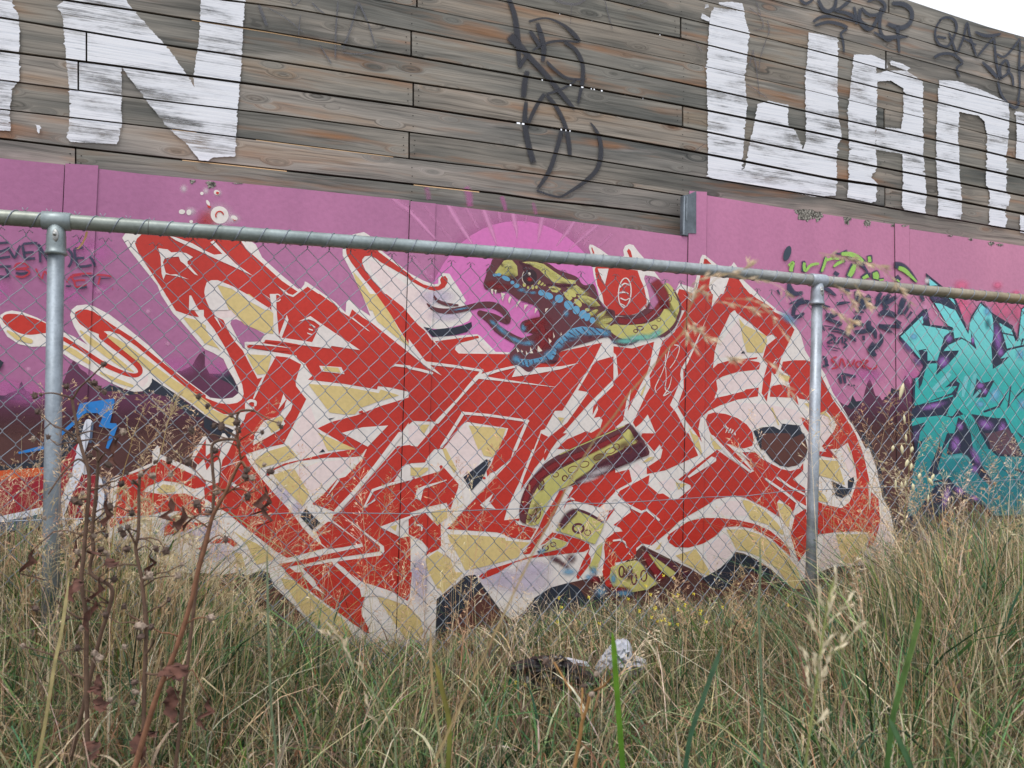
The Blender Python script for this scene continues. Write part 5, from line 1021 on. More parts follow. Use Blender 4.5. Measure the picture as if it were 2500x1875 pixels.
p = Paint(); p.mists('B4 1020,450,60,50 1820,180,60,70 1900,1080,80,120,20 1740,1180,60,50 2170,640,60,80 2190,1180,60,90', a=.8); p.build('blue_bubble', M_BB_S, tq)
p = Paint(); p.mists('B4 1820,310,44,80 C4 1400,430,120,60', a=.8); p.build('teal_spot', paint('deep_teal_mist', (58, 140, 150), soft=True), tq)
p = Paint(); p.stroke('B4 1220,90,10 1270,200,8 1400,330,5', 'B4 865,430,14 900,400,10', soft=.5, a=.9); p.mists('A4 1165,1350,40,50', a=.8); p.build('white_edge', M_WHITE_S, tq)

# ------------------------------------------------------------------ blue, orange and red piece at the left edge
bl = mural('graffiti_lettering', 'blue, orange and crimson lettering at the left edge of the mauve wall', 'graffiti', (120, 1150))
M_COB = paint('cobalt_paint', (44, 130, 208), var=.06); M_ORG = paint('orange_paint', (214, 92, 44), var=.1); M_CRIM = paint('crimson_paint', (158, 34, 52), var=.12); M_WHT = paint('white_line_paint', (224, 228, 240), var=.06); M_SLT = paint('slate_paint', (84, 100, 128), var=.15)
p = Paint(); p.poly('G0 -300,560 0,482 140,462 280,430 285,500 140,505 0,518 -300,600', 'G0 385,330 520,205 545,215 500,335 380,470'); p.poly('B0 -400,760 0,700 40,730 0,800 -400,900'); p.build('navy_edge', M_INK, bl)
p = Paint(); p.poly('G0 -300,590 0,512 280,490 285,545 0,574 -300,650', 'G0 370,460 432,430 404,540 370,570'); p.build('orange_stripe', M_ORG, bl)
p = Paint(); p.poly('G0 -300,650 0,572 285,540 285,735 0,812 -300,880', 'G0 375,480 440,390 505,320 500,470 400,650 375,700', 'G0 425,720 500,545 560,530 600,540 592,770 500,830 430,800'); p.build('crimson_fill', M_CRIM, bl)
p = Paint(); p.poly('G0 500,90 600,75 715,58 720,75 700,170 690,213 730,215 738,235 715,300 680,376 664,370 690,280 700,250 650,240 620,235 642,180 612,150 540,150 510,170 480,212 390,292 385,268 470,190', 'G0 110,396 200,372 285,350 285,378 120,407'); p.build('cobalt_line', M_COB, bl)
p = Paint(); p.stroke('G0 556,212,50 538,290,56 505,390,58', 'G0 505,430,66 478,540,62 432,640,56 385,770,50', 'G0 622,560,30 638,680,42 622,785,40', 'G0 -300,900,34 0,818,38 140,790,40 285,756,40', 'G0 380,800,44 420,890,30 490,830,34', 'G0 520,440,50 535,520,36', smooth=True); p.build('white_line', M_WHT, bl)
p = Paint(); p.stroke('G0 -300,960,70 0,870,74 140,845,70 285,815,64', 'G0 580,215,16 568,330,18', 'G0 655,560,22 672,690,34 640,850,40'); p.build('slate_shadow', M_SLT, bl)

# ------------------------------------------------------------------ hand-written tags
TAGINK = (54, 58, 72)
M_TAG = paint('tag_ink', TAGINK, 0.6, soft=True, var=.15); M_TAGR = paint('tag_red', (190, 52, 70), 0.5, soft=True); M_TAGG = paint('tag_green', (164, 214, 104), 0.5, soft=True); M_TAGN = paint('tag_navy', (50, 60, 84), 0.5, soft=True)
def tagset(label, at, strokes, mat, target='wall', w=24, soft=.35, a=.92, ws=1.0, extra=(), name='spray_tag', cat='graffiti'):
    t = mural(name, label, cat, at)
    p = Paint(target)
    for s_ in strokes: p.stroke(s_ if ws == 1.0 else [(x, y, v * ws) for x, y, v in P(s_)], w=w if s_.split()[1].count(',') == 1 else None, soft=soft, a=a)
    p.build('handwriting', mat, t, True)
    for nm, st, m2, w2 in extra:
        p = Paint(target)
        for s_ in st: p.stroke(s_ if s_.split()[1].count(',') == 1 else [(x, y, v * ws) for x, y, v in P(s_)], w=w2 if s_.split()[1].count(',') == 1 else None, soft=soft, a=a)
        p.build(nm, m2, t, True)
    return t
tagset('small navy and red handwritten words behind the left fence post', (120, 640),
       ['A0 -60,950 90,938', 'A0 -60,1040 20,1030 110,995', 'A0 -20,1110 110,1090', 'A0 80,985 115,1040 160,1100 190,1030 222,965', 'A0 240,950 255,1040 270,1120', 'A0 240,955 330,945 410,945', 'A0 260,1050 310,1045 370,1042', 'A0 270,1120 320,1112 385,1110', 'A0 410,945 430,1040 435,1165', 'A0 415,950 470,1050 530,1150', 'A0 530,960 535,1060 530,1170', 'A0 720,1000 775,1060 770,1150 735,1210', 'A0 800,1000 815,1100 845,1205', 'A0 800,1005 850,1000 905,990', 'A0 825,1110 870,1105 915,1105', 'A0 845,1200 920,1195 1000,1180', 'A0 960,1080 1000,1130 1030,1200', 'A0 -60,1200 30,1198 130,1195', 'A0 60,1200 85,1300 -20,1305', 'A0 1030,1290,16 1005,1350,18 1030,1410,8', 'A0 165,1265 230,1275 310,1265', 'A0 810,1420 870,1425 945,1415', 'A0 880,1300,14 960,1295,14 1020,1290,10', 'A0 1060,1325,14 1130,1325,14 1200,1320,10', 'A0 710,1405,26 740,1410,26 770,1405,20', 'A0 1275,1448,28 1278,1449,28', 'A0 1345,1456,28 1348,1457,28', 'A0 1420,1463,28 1423,1464,28'], M_TAGN, w=34,
       extra=[('red_handwriting', ['A0 150,1230 180,1170 260,1165 310,1200 240,1215 160,1225', 'A0 170,1230 260,1225 320,1260 250,1310 165,1300', 'A0 385,1210 420,1300 450,1330 480,1250 520,1300 530,1330', 'A0 720,1375 750,1320 800,1300 880,1285', 'A0 760,1290 800,1360 830,1420 945,1385', 'A0 770,1290 880,1275 1000,1272', 'A0 800,1355 860,1345 925,1345', 'A0 1030,1285 1120,1290 1215,1305', 'A0 1085,1305 1070,1350 1060,1395', 'A0 1215,1440,26 1222,1441,26'], M_TAGR, 24)])
gt = tagset('green and navy scrawled name showing above the rail by the right post', (2060, 640),
       ['A3 1935,1130,30 1920,1200,40 1910,1260,40', 'A3 2040,1130,30 2050,1200,50 2040,1260,40', 'A4 70,1080,24 50,1180,36 10,1270,30', 'A4 150,1215,12 200,1160,30 290,1125,40', 'A4 170,1045,16 220,1060,22 310,1020,24', 'A4 300,1070,56 420,1110,66 510,1170,40', 'A4 540,1070,50 550,1120,50 560,1160,30', 'A4 370,1155,40 350,1240,70 310,1320,60', 'A4 390,1155,20 470,1190,30 530,1270,20', 'A4 590,1240,60 610,1290,80 600,1340,70', 'A4 450,1330,40 510,1290,50 560,1290,40', 'A4 800,1180,60 880,1190,70 960,1250,60 1060,1370,30', 'A4 830,1300,50 870,1350,50', 'A4 640,1340,30 700,1330,26', 'A4 160,1260,40 210,1290,40'], M_TAGN, ws=1.35,
       extra=[('green_letter', ['A3 1875,1195,24 1930,1155,34 1915,1200,36 1905,1255,36', 'A3 2055,1150,26 2050,1200,30 2065,1245,26 2120,1185,28 2200,1165,26', 'A4 -20,1165,20 0,1170,20', 'A4 80,1090,22 55,1180,26 25,1260,20', 'A4 70,1135,22 140,1110,26 225,1115,20', 'A4 150,1205,14 200,1165,30 275,1130,26', 'A4 230,1062,30 340,1065,46 430,1105,40 480,1150,20', 'A4 540,1090,30 548,1150,34', 'A4 390,1165,30 360,1240,50 320,1310,40', 'A4 600,1255,46 615,1300,60 610,1335,50', 'A4 470,1325,26 530,1295,36', 'A4 850,1210,36 920,1235,44 990,1300,30 1060,1370,14', 'A4 840,1340,20 870,1365,16', 'A4 650,1345,16 700,1338,14'], M_TAGG, 26)])
p = Paint(); p.poly(ell('A3', 1868, 1055, 38, 84, 18)); p.build('navy_blot', paint('navy_blot_paint', (58, 72, 88)), gt)
tagset('cluster of navy calligraphy strokes on mauve paint right of the right post', (2080, 800),
       ['A3 1880,1360,20 1905,1460,60 1960,1490,40 2040,1480,30', 'A3 2050,1540,20 1960,1570,14 1885,1605,16', 'A3 1950,1630,16 2010,1590,30 2100,1570,20', 'B3 1930,230,30 1945,140,40 2010,80,40 2120,75,30', 'B3 1935,235,26 2000,230,34 2055,190,20', 'A3 1760,1450,20 1790,1500,12', 'A4 30,1420,30 100,1450,36 190,1520,16', 'A4 400,1450,40 430,1540,60 490,1600,50 420,1660,30', 'A4 290,1400,50 310,1480,40', 'A4 680,1470,24 630,1550,40 660,1580,30 595,1645,10', 'A4 770,1490,26 700,1580,36 730,1650,30', 'A4 880,1640,50 920,1540,50', 'A4 950,1640,20 990,1580,16', 'A4 190,1600,30 270,1590,20', 'A4 510,1500,36 540,1560,40 480,1660,26', 'A4 1100,1500,40 1130,1570,20', 'A4 20,1600,30 90,1650,20',
        'B4 30,110,30 120,130,10', 'B4 190,100,24 260,85,26 340,80,10', 'B4 60,210,30 140,225,40 210,205,16', 'B4 60,245,24 170,290,30 240,310,24 190,345,12', 'B4 370,280,30 410,250,50 460,250,26', 'B4 360,350,24 420,310,36 495,330,20', 'B4 370,400,26 470,395,40 590,370,30', 'B4 540,270,40 535,340,50 600,400,40 610,480,16', 'B4 380,185,20 440,180,24 490,190,12', 'B4 480,440,24 482,490,22', 'B4 485,515,16 487,525,16', 'B4 640,230,24 690,190,44 780,205,50 840,240,30', 'B4 690,160,26 750,120,20', 'B4 630,330,30 740,335,26 890,345,34', 'B4 640,335,30 710,360,30 795,415,12', 'B4 660,410,20 675,490,34 610,560,50 545,530,70', 'B4 545,560,60 580,630,50 625,655,16', 'B4 900,60,40 870,210,44', 'B4 970,120,30 915,210,24', 'B4 1000,180,24 945,260,10', 'B4 650,20,24 595,135,8', 'B4 720,0,40 720,80,50 850,10,30', 'B4 420,0,50 480,80,50 430,160,16', 'B4 820,280,40 880,320,40', 'B4 20,330,20 60,390,12',
        'B4 90,365,12 200,375,12 300,420,14 405,510,16', 'B4 120,390,10 230,405,12 320,450,12 400,505,10', 'B4 40,330,10 150,350,10 300,405,10 410,490,10', 'B4 85,450,18 130,430,20 160,465,18 90,515,16 150,520,12', 'B4 180,445,16 165,510,16 205,520,16 215,450,16', 'B4 225,480,14 250,455,16 250,530,16', 'B4 265,475,14 300,480,18 270,515,14 300,545,18 255,575,14', 'B4 80,550,8 150,565,9 235,590,6', 'B4 110,590,6 200,605,6',
        'B4 35,665,20 80,680,18', 'B4 60,680,24 80,720,26 75,765,24', 'B4 35,775,20 105,755,20', 'B4 205,850,26 225,900,26 242,965,16', 'B4 225,845,20 310,865,24 405,885,22', 'B4 265,870,22 275,910,26 285,960,18', 'B4 310,965,14 330,975,14', 'B4 345,990,12 350,975,10', 'B4 370,970,14 385,985,14', 'B4 410,990,16 413,992,16'], M_TAGN, soft=.25, ws=1.45,
       extra=[('red_name', ['B4 195,665,14.399999999999999 135,700,16.8 175,740,16.8 195,780,15.6 130,800,12.0', 'B4 210,800,14.399999999999999 240,690,15.6 270,740,15.6 290,800,13.2', 'B4 305,690,14.399999999999999 340,770,15.6 390,690,13.2', 'B4 430,710,14.399999999999999 395,745,15.6 430,785,15.6 465,745,14.399999999999999 430,710,14.399999999999999', 'B4 490,800,14.399999999999999 470,710,15.6 530,715,14.399999999999999 490,755,14.399999999999999 560,800,15.6 620,780,12.0 610,745,12'], M_TAGR, 24)])

# ---- marker and spray tags on the boards
tagset('large black spray tag running down the middle of the boards', (1370, 250),
       ['T2 -40,-40,40 20,120,50 45,300,56 55,420,50 65,590,30', 'T2 60,590,34 100,520,40 150,455,34', 'T2 -30,300,90 60,390,70 150,490,52 290,640,50 420,800,44 550,955,30', 'T2 215,190,36 250,300,50 275,420,50 262,545,34', 'T2 140,190,24 220,165,20 320,160,18 450,220,30 540,300,44 590,365,26', 'T2 590,365,20 420,352,24 290,375,26 170,440,20', 'T2 150,260,34 200,330,40 250,410,34', 'T2 440,355,34 550,430,36 610,560,40 605,720,38 565,910,22', 'T2 290,520,26 380,610,30 490,680,28 655,682,18', 'T2 560,690,22 440,765,24 290,815,22', 'T2 290,800,40 220,900,38 165,1010,36 120,1130,24', 'T2 135,600,46 110,720,54 98,850,46', 'T2 125,860,34 110,1040,50 135,1220,56 190,1420,54', 'T2 290,810,34 380,920,40 455,1070,40 490,1230,44 500,1355,34', 'T2 440,1090,46 385,1290,40 320,1480,44 215,1640,30', 'T2 215,1640,20 240,1655,20 400,1700,20 500,1655,26 640,1560,40 740,1450,44 768,1300,46 745,1160,34 670,1050,14'], paint('black_spray', (50, 52, 60), soft=True, var=.1), 'boards', soft=.4, a=.95, ws=1.12)
tagset('blurred black looping tag under the top edge of the boards near the sky', (2050, 50),
       ['T3 270,-10,30 330,30,34 395,-10,26', 'T3 430,-10,34 470,70,44 520,100,44 575,60,40 590,-20,30', 'T3 720,-10,40 640,60,34 565,95,22', 'T3 570,95,20 700,120,40 830,210,46 890,260,24', 'T3 385,195,26 450,150,34 560,140,34 680,165,34 800,190,30', 'T3 395,225,26 520,190,36 640,215,40 690,245,36', 'T3 690,245,30 630,290,26 648,350,26 658,460,18', 'T3 740,50,30 760,140,34 765,215,24', 'T3 850,20,24 940,-10,30 1010,40,34 985,110,36 880,130,36 800,60,30', 'T3 800,70,40 790,160,40 830,230,44 890,250,40 940,170,36 990,60,36', 'T3 980,60,40 965,210,34 985,300,36 1040,345,40 1100,310,30', 'T3 1060,30,34 1170,35,54 1240,95,46 1230,190,44 1150,240,54 1020,200,40', 'T3 1120,215,44 1125,330,34 1135,460,22', 'T3 905,270,20 1000,320,40 1100,320,44 1220,315,24'], paint('faded_black_spray', (56, 62, 74), soft=True, var=.1), 'boards', soft=.4, a=.95)
tagset('thin dark tag with an arrow below it at the upper right end of the boards', (2370, 110),
       ['T3 1475,180,20 1530,150,26 1600,165,28 1630,230,28 1600,330,26 1550,400,26 1480,380,26 1445,310,24 1455,230,22 1500,160,18', 'T3 1460,315,26 1540,330,24', 'T3 1560,270,18 1600,380,24 1630,470,16', 'T3 1630,470,20 1690,320,24 1720,195,22 1750,330,24 1805,495,20', 'T3 1680,325,20 1800,390,22', 'T3 1780,270,26 1890,310,36 2025,290,26', 'T3 1805,495,20 1890,390,24 1960,320,20', 'T3 1955,320,24 1970,520,26 2005,690,20', 'T3 1970,460,24 2040,490,24 2120,410,24 2180,325,20', 'T3 2180,325,20 2170,560,24 2175,760,22 2155,890,22', 'T3 1430,500,30 1500,465,30 1600,470,30 1690,540,28', 'T3 1690,540,24 1630,590,26 1660,670,20', 'T3 1845,530,20 1920,600,40 1990,680,30', 'T3 1990,690,26 2080,620,26 2060,520,26 2005,580,26 2020,690,24', 'T3 2060,600,24 2110,660,26 2120,750,20', 'T3 1985,690,22 2010,800,24 2070,890,24 2140,930,34 2175,870,20', 'T3 2180,600,30 2290,500,26'], paint('blue_black_spray', (50, 56, 70), soft=True, var=.1), 'boards', soft=.35, a=.97)
tagset('faint thin pencil-like scrawl on the boards right of the white N', (780, 60),
       ['T1 20,30,30 55,120,36 95,230,34', 'T1 300,-10,14 330,48,16 395,-10,10', 'T1 880,10,22 820,240,24 745,440,34', 'T1 735,455,16 900,465,12 1020,440,12 1035,370,10', 'T1 880,10,30 930,110,22 980,230,18 1025,390,14', 'T1 480,20,24 540,80,20 610,130,12', 'T1 710,-10,18 690,250,20 685,520,20', 'T1 540,370,12 600,470,16 655,555,18', 'T1 385,120,12 370,260,12 372,400,8', 'T1 90,60,8 250,150,12 420,290,8'], paint('faint_grey_spray', (92, 94, 102), soft=True), 'boards', soft=.5, a=.7)
tagset('faded grey loops beside and above the white W on the boards', (1700, 60),
       ['T2 360,-10,24 440,25,30 560,35,30 640,-10,24', 'T2 800,-10,14 830,120,14 870,255,12', 'T2 1190,-10,10 1080,50,12 990,90,8', 'T2 2040,60,12 2130,130,12 2170,200,12 2150,250,12 2080,260,8', 'T2 2090,420,20 2060,520,16 2045,600,8', 'T2 2080,440,12 2110,580,14 2140,850,8', 'T2 2211,300,12 2150,480,12 2130,620,8', 'T2 2020,720,12 2110,780,12 2211,850,10', 'T2 1590,380,16 1640,440,12', 'T2 2110,20,16 2150,130,10', 'T3 -10,170,16 10,240,16 0,310,12', 'T2 1570,1310,12 1670,1240,8', 'T2 515,40,8 505,210,6'], paint('faded_grey_spray', (100, 98, 104), soft=True), 'boards', soft=.5, a=.6)

# ------------------------------------------------------------------ brushed white letters on the boards
def brushed_white(sh=0.0):
    m, n, l, b = new_mat('brushed_white_paint'); tc = n.new('ShaderNodeTexCoord')
    rot = n.new('ShaderNodeMapping'); rot.inputs['Rotation'].default_value = (0, 0, -math.atan(TAN)); l.new(tc.outputs['Object'], rot.inputs[0])
    def nz(sx, sy, det, rough=.6):
        mp = n.new('ShaderNodeMapping'); mp.inputs['Scale'].default_value = (sx, 1, sy); l.new(rot.outputs[0], mp.inputs[0])
        t = N(n, 'ShaderNodeTexNoise', i2=1.0, i3=det); t.inputs['Roughness'].default_value = rough; l.new(mp.outputs[0], t.inputs[0]); return t.outputs[0]
    st = nz(2.6, 190.0, 5.0, .7); patch = nz(3.6, 15.0, 3.0); fine = nz(60, 200, 2)
    a = N(n, 'ShaderNodeMath', op='MULTIPLY_ADD', i1=0.75); l.new(patch, a.inputs[0])
    s2 = N(n, 'ShaderNodeMath', op='MULTIPLY', i1=0.42); l.new(st, s2.inputs[0]); l.new(s2.outputs[0], a.inputs[2])
    a2 = N(n, 'ShaderNodeMath', op='MULTIPLY_ADD', i1=0.12); l.new(fine, a2.inputs[0]); l.new(a.outputs[0], a2.inputs[2])
    r = ramp(n, [(0.455 - sh, (0, 0, 0)), (0.55 - sh, (0.45,) * 3), (0.62 - sh, (0.85,) * 3), (0.70 - sh, (1,) * 3)]); l.new(a2.outputs[0], r.inputs[0])
    at = n.new('ShaderNodeAttribute'); at.attribute_name = 'opacity'
    ed = N(n, 'ShaderNodeMath', op='MULTIPLY'); l.new(r.outputs[0], ed.inputs[0]); l.new(at.outputs['Fac'], ed.inputs[1]); l.new(ed.outputs[0], b.inputs['Alpha'])
    cr_ = ramp(n, [(0.3, rgb(214, 220, 230)), (0.7, rgb(240, 242, 247))]); l.new(st, cr_.inputs[0]); l.new(cr_.outputs[0], b.inputs['Base Color'])
    b.inputs['Roughness'].default_value = 0.6
    bp = N(n, 'ShaderNodeBump', i0=0.4, i1=0.002); l.new(st, bp.inputs['Height']); l.new(bp.outputs[0], b.inputs['Normal'])
    return m
M_BRUSH = brushed_white(); M_BRUSH2 = brushed_white(0.035)
def rough(spec, amp=1.15, seed=1):
    """brush edges: outline resampled and jittered, longer bristle marks along the boards"""
    pts = P(spec) if isinstance(spec, str) else spec; r_ = random.Random(seed); out = []
    n = len(pts)
    for i in range(n):
        a, b = pts[i], pts[(i + 1) % n]; L = math.hypot(b[0] - a[0], b[1] - a[1]); k = max(1, int(L / 3.2))
        vert = abs(b[1] - a[1]) > abs(b[0] - a[0])
        for j in range(k):
            t = j / k; jx = r_.gauss(0, amp * (0.8 if vert else .4)); jy = r_.gauss(0, amp * 0.35)
            if vert and r_.random() < .14: jx *= 3.0
            if j == 0: jx *= .3; jy *= .3
            out.append((a[0] + (b[0] - a[0]) * t + jx, a[1] + (b[1] - a[1]) * t + jy))
    return out
def letter(name_label, at, specs, seed):
    t = mural('painted_letter', name_label, 'letter', at, 'white letters painted on the boards')
    for i, sp in enumerate(specs):
        p = Paint('boards'); p.poly(rough(sp, seed=seed * 10 + i)); p.build('brush_stroke', M_BRUSH2 if seed in (3, 4, 5, 6) else M_BRUSH, t)
letter('big white letter N brushed across the grey boards at the upper left', (350, 180), ['T0 490,55 560,0 620,-70 1040,-70 1130,60 1300,255 1440,400 1610,640 1680,755 1675,660 1690,500 1715,400 1735,0 1740,-70 2115,-70 2110,100 2100,260 2080,600 2055,900 2030,1350 1840,1360 1800,1390 1720,1385 1620,1250 1500,1150 1450,1100 1250,850 1140,700 1050,580 1050,1090 1010,1245 610,1225 575,1190 600,1090 600,770 570,500 545,160 520,95'], 1)
letter('white painted letter cut off by the left edge of the picture', (10, 150), ['T0 -500,-70 110,-70 110,60 155,110 160,170 170,240 165,600 165,700 110,760 85,930 90,1130 -500,1100'], 2)
letter('big white letter W brushed on the boards above the right half of the lettering', (1870, 280), ['T2 1745,60 2000,100 2050,290 2035,480 2010,680 2030,900 2005,1200 1985,1470 2010,1450 2060,1200 2090,1080 2120,900 T3 0,870 175,905 175,1080 240,1130 300,1290 330,1220 320,700 345,420 350,280 600,320 605,470 600,650 610,1000 640,1190 600,1250 590,1540 A4 190,230 180,430 0,445 A3 2150,442 2050,420 1900,392 1790,372 1700,352 1350,300 1150,275 990,220 T2 1690,1480 1690,1000 1680,600 1700,260 1715,120', 'T2 1790,18 1900,15 1990,32 2008,95 1900,70 1800,50', 'T2 1630,150 1640,115 1670,130 1710,160 1700,185 1640,165', 'T2 1665,75 1670,40 1690,35 1700,60'], 3)
letter('big white letter A brushed on the boards right of the white W', (2170, 350), ['T3 740,472 930,520 945,700 940,900 930,1100 930,1300 945,1440 890,1530 950,1590 A4 620,340 615,490 560,510 300,450 325,300 T3 690,1600 700,1300 690,950 720,700', 'T3 740,470 900,475 1025,530 1025,600 945,580', 'T3 925,640 1025,610 1200,610 1330,700 1340,790 1170,765 1060,695 945,705', 'T3 1045,515 1160,550 1230,590 1200,610 1060,560', 'T3 1170,755 1335,700 1338,900 1340,1330 1350,1400 A4 1145,200 1160,410 1145,625 920,590 895,540 900,380 900,200 T3 1165,1500 1160,1340 1150,1110 1170,940', 'T3 930,1095 1160,1115 1345,1165 1340,1345 1160,1330 930,1290'], 4)
letter('white painted letter like an arch, right of the white A', (2390, 380), ['T3 1470,760 1650,780 1655,960 1640,1160 1652,1340 A4 1520,270 1545,480 1530,692 1280,650 1290,420 1275,250 T3 1452,1340 1455,1100', 'T3 1480,690 1640,700 1900,800 2080,890 2085,1065 1880,1060 1820,1000 1650,965 1480,880', 'T3 1870,1040 2085,1000 2075,1200 2060,1345 A4 2020,380 2070,450 2020,580 2030,700 2010,780 1830,745 1840,560 1840,360 1800,320 T3 1890,1345 1895,1200'], 5)
letter('white painted letter cut off by the right edge of the picture', (2490, 350), ['T3 2140,960 2900,1100 2900,1500 2240,1390 2140,1365 2150,1150', 'A4 2170,640 2400,690 2400,860 2170,830'], 6)
letter('small white paint drip beside the white letter cut off at the left', (95, 315), ['T0 300,1075 345,1085 358,1105 340,1120 335,1155 320,1130 318,1100'], 7)
# ================================================================== GRASS, WEEDS AND LITTER
def plant_mat(name='grass_blades', transl=0.3, rough=0.55):
    m, n, l, b = new_mat(name)
    at = n.new('ShaderNodeAttribute'); at.attribute_name = 'tone'
    tc = n.new('ShaderNodeTexCoord'); nz = N(n, 'ShaderNodeTexNoise', i2=40.0, i3=3.0); l.new(tc.outputs['Object'], nz.inputs[0])
    r = ramp(n, [(0.3, (0.72,) * 3), (0.7, (1.2,) * 3)]); l.new(nz.outputs[0], r.inputs[0])
    c = mixc(n, l, 1.0, at.outputs['Color'], r.outputs[0], 'MULTIPLY')
    l.new(c, b.inputs['Base Color']); b.inputs['Roughness'].default_value = rough; b.inputs['Specular IOR Level'].default_value = 0.25
    tr = n.new('ShaderNodeBsdfTranslucent'); l.new(c, tr.inputs[0])
    mx = n.new('ShaderNodeMixShader'); mx.inputs[0].default_value = transl
    l.new(b.outputs[0], mx.inputs[1]); l.new(tr.outputs[0], mx.inputs[2]); l.new(mx.outputs[0], n['Material Output'].inputs[0])
    return m
PLANT_M = plant_mat()
GREENS = np.array([(72, 110, 66), (90, 128, 76), (48, 80, 54), (104, 140, 88), (74, 116, 88), (102, 132, 62), (44, 66, 44), (128, 156, 96), (108, 138, 100)], float)
STRAWS = np.array([(194, 174, 134), (172, 152, 116), (218, 202, 164), (138, 124, 106), (188, 172, 146), (112, 100, 86), (220, 208, 184)], float)
PALES = np.array([(222, 202, 168), (208, 184, 146), (232, 214, 184), (196, 166, 130), (214, 176, 140)], float)
BROWNS = np.array([(140, 104, 78), (118, 86, 66), (160, 122, 92), (98, 76, 62)], float)
def L3(a): a = np.asarray(a) / 255.0; return np.where(a <= .04045, a / 12.92, ((a + .055) / 1.055) ** 2.4) * 0.95
def pick(tab, n, jit=.10):
    c = L3(tab[rng.integers(0, len(tab), n)]); return c * rng.uniform(1 - jit, 1 + jit, (n, 1)) * rng.uniform(1 - jit * .6, 1 + jit * .6, (n, 3))
class Fol:
    def __init__(s): s.v = []; s.f = []; s.c = []; s.n = 0
    def blades(s, base, az, L, w, tilt, bend, col, tip=None, S=4, twist=None, taper=2.2, pw=1.4):
        n = len(L)
        if n == 0: return None
        t = np.linspace(0, 1, S + 1); tip = col if tip is None else tip
        tm = (t[:-1] + t[1:]) / 2
        phi = tilt[:, None] + bend[:, None] * tm[None] ** pw
        dz = np.cos(phi) * L[:, None] / S; dh = np.sin(phi) * L[:, None] / S
        z = np.concatenate([np.zeros((n, 1)), np.cumsum(dz, 1)], 1); h = np.concatenate([np.zeros((n, 1)), np.cumsum(dh, 1)], 1)
        d = np.stack([np.cos(az), np.sin(az)], 1); tw = rng.uniform(-1.2, 1.2, n) if twist is None else twist
        side = np.stack([-np.sin(az + tw), np.cos(az + tw)], 1)
        p = np.empty((n, S + 1, 3)); p[:, :, 0] = base[:, None, 0] + h * d[:, None, 0]; p[:, :, 1] = base[:, None, 1] + h * d[:, None, 1]; p[:, :, 2] = np.maximum(base[:, None, 2] + z, 0.004)
        ww = w[:, None] * 0.5 * np.maximum(1 - t[None] ** taper, 0.06) * np.minimum(1, 0.6 + t[None] * 2)
        a = p.copy(); b = p.copy()
        a[:, :, :2] += side[:, None, :] * ww[:, :, None]; b[:, :, :2] -= side[:, None, :] * ww[:, :, None]
        V = np.stack([a, b], 2).reshape(n, -1, 3)
        cc = col[:, None, :] + (tip - col)[:, None, :] * (t[None, :, None] ** 1.5)
        Cc = np.repeat(cc, 2, axis=1)
        k = np.arange(S) * 2; q = np.stack([k, k + 1, k + 3, k + 2], 1)
        off = s.n + np.arange(n)[:, None, None] * (2 * (S + 1))
        s.f.append((q[None] + off).reshape(-1, 4)); s.v.append(V.reshape(-1, 3)); s.c.append(Cc.reshape(-1, 3)); s.n += n * 2 * (S + 1)
        return p
    def diamonds(s, base, dirs, L, w, col):
        n = len(L)
        ref = rng.normal(size=(n, 3)); side = np.cross(dirs, ref); side /= np.linalg.norm(side, axis=1)[:, None] + 1e-9
        m = base + dirs * L[:, None] * .45; e = base + dirs * L[:, None]
        V = np.stack([base, m + side * w[:, None] / 2, e, m - side * w[:, None] / 2], 1)
        off = s.n + np.arange(n)[:, None] * 4
        s.f.append(np.arange(4)[None] + off); s.v.append(V.reshape(-1, 3)); s.c.append(np.repeat(col, 4, axis=0)); s.n += n * 4
    def ribbon(s, pts, w, col, tip=None, facing=None):
        pts = np.asarray(pts, float); n = len(pts); w = np.broadcast_to(np.asarray(w, float), (n,))
        tan = np.gradient(pts, axis=0); fc = np.asarray(facing if facing is not None else (0, -1, 0.15), float)
        side = np.cross(tan, fc); side /= np.linalg.norm(side, axis=1)[:, None] + 1e-9
        V = np.stack([pts + side * w[:, None] / 2, pts - side * w[:, None] / 2], 1).reshape(-1, 3)
        k = s.n + np.arange(n - 1) * 2; s.f.append(np.stack([k, k + 1, k + 3, k + 2], 1)); s.v.append(V)
        tip = col if tip is None else tip; t = np.linspace(0, 1, n)[:, None]
        s.c.append(np.repeat(np.asarray(col)[None] * (1 - t) + np.asarray(tip)[None] * t, 2, axis=0)); s.n += 2 * n
    def build(s, name, mat=None, parent=None, kind=None):
        v = np.concatenate(s.v); f = np.concatenate(s.f); c = np.concatenate(s.c)
        me = bpy.data.meshes.new(name); me.vertices.add(len(v)); me.vertices.foreach_set('co', v.astype(np.float32).ravel())
        me.loops.add(f.size); me.loops.foreach_set('vertex_index', f.astype(np.int32).ravel()); me.polygons.add(len(f))
        me.polygons.foreach_set('loop_start', np.arange(0, f.size, 4, dtype=np.int32))
        me.update(calc_edges=True)
        at = me.attributes.new('tone', 'FLOAT_COLOR', 'POINT'); at.data.foreach_set('color', np.concatenate([c, np.ones((len(c), 1))], 1).astype(np.float32).ravel())
        me.materials.append(mat or PLANT_M); o = link(bpy.data.objects.new(name, me), parent)
        if kind: o['kind'] = kind
        return o
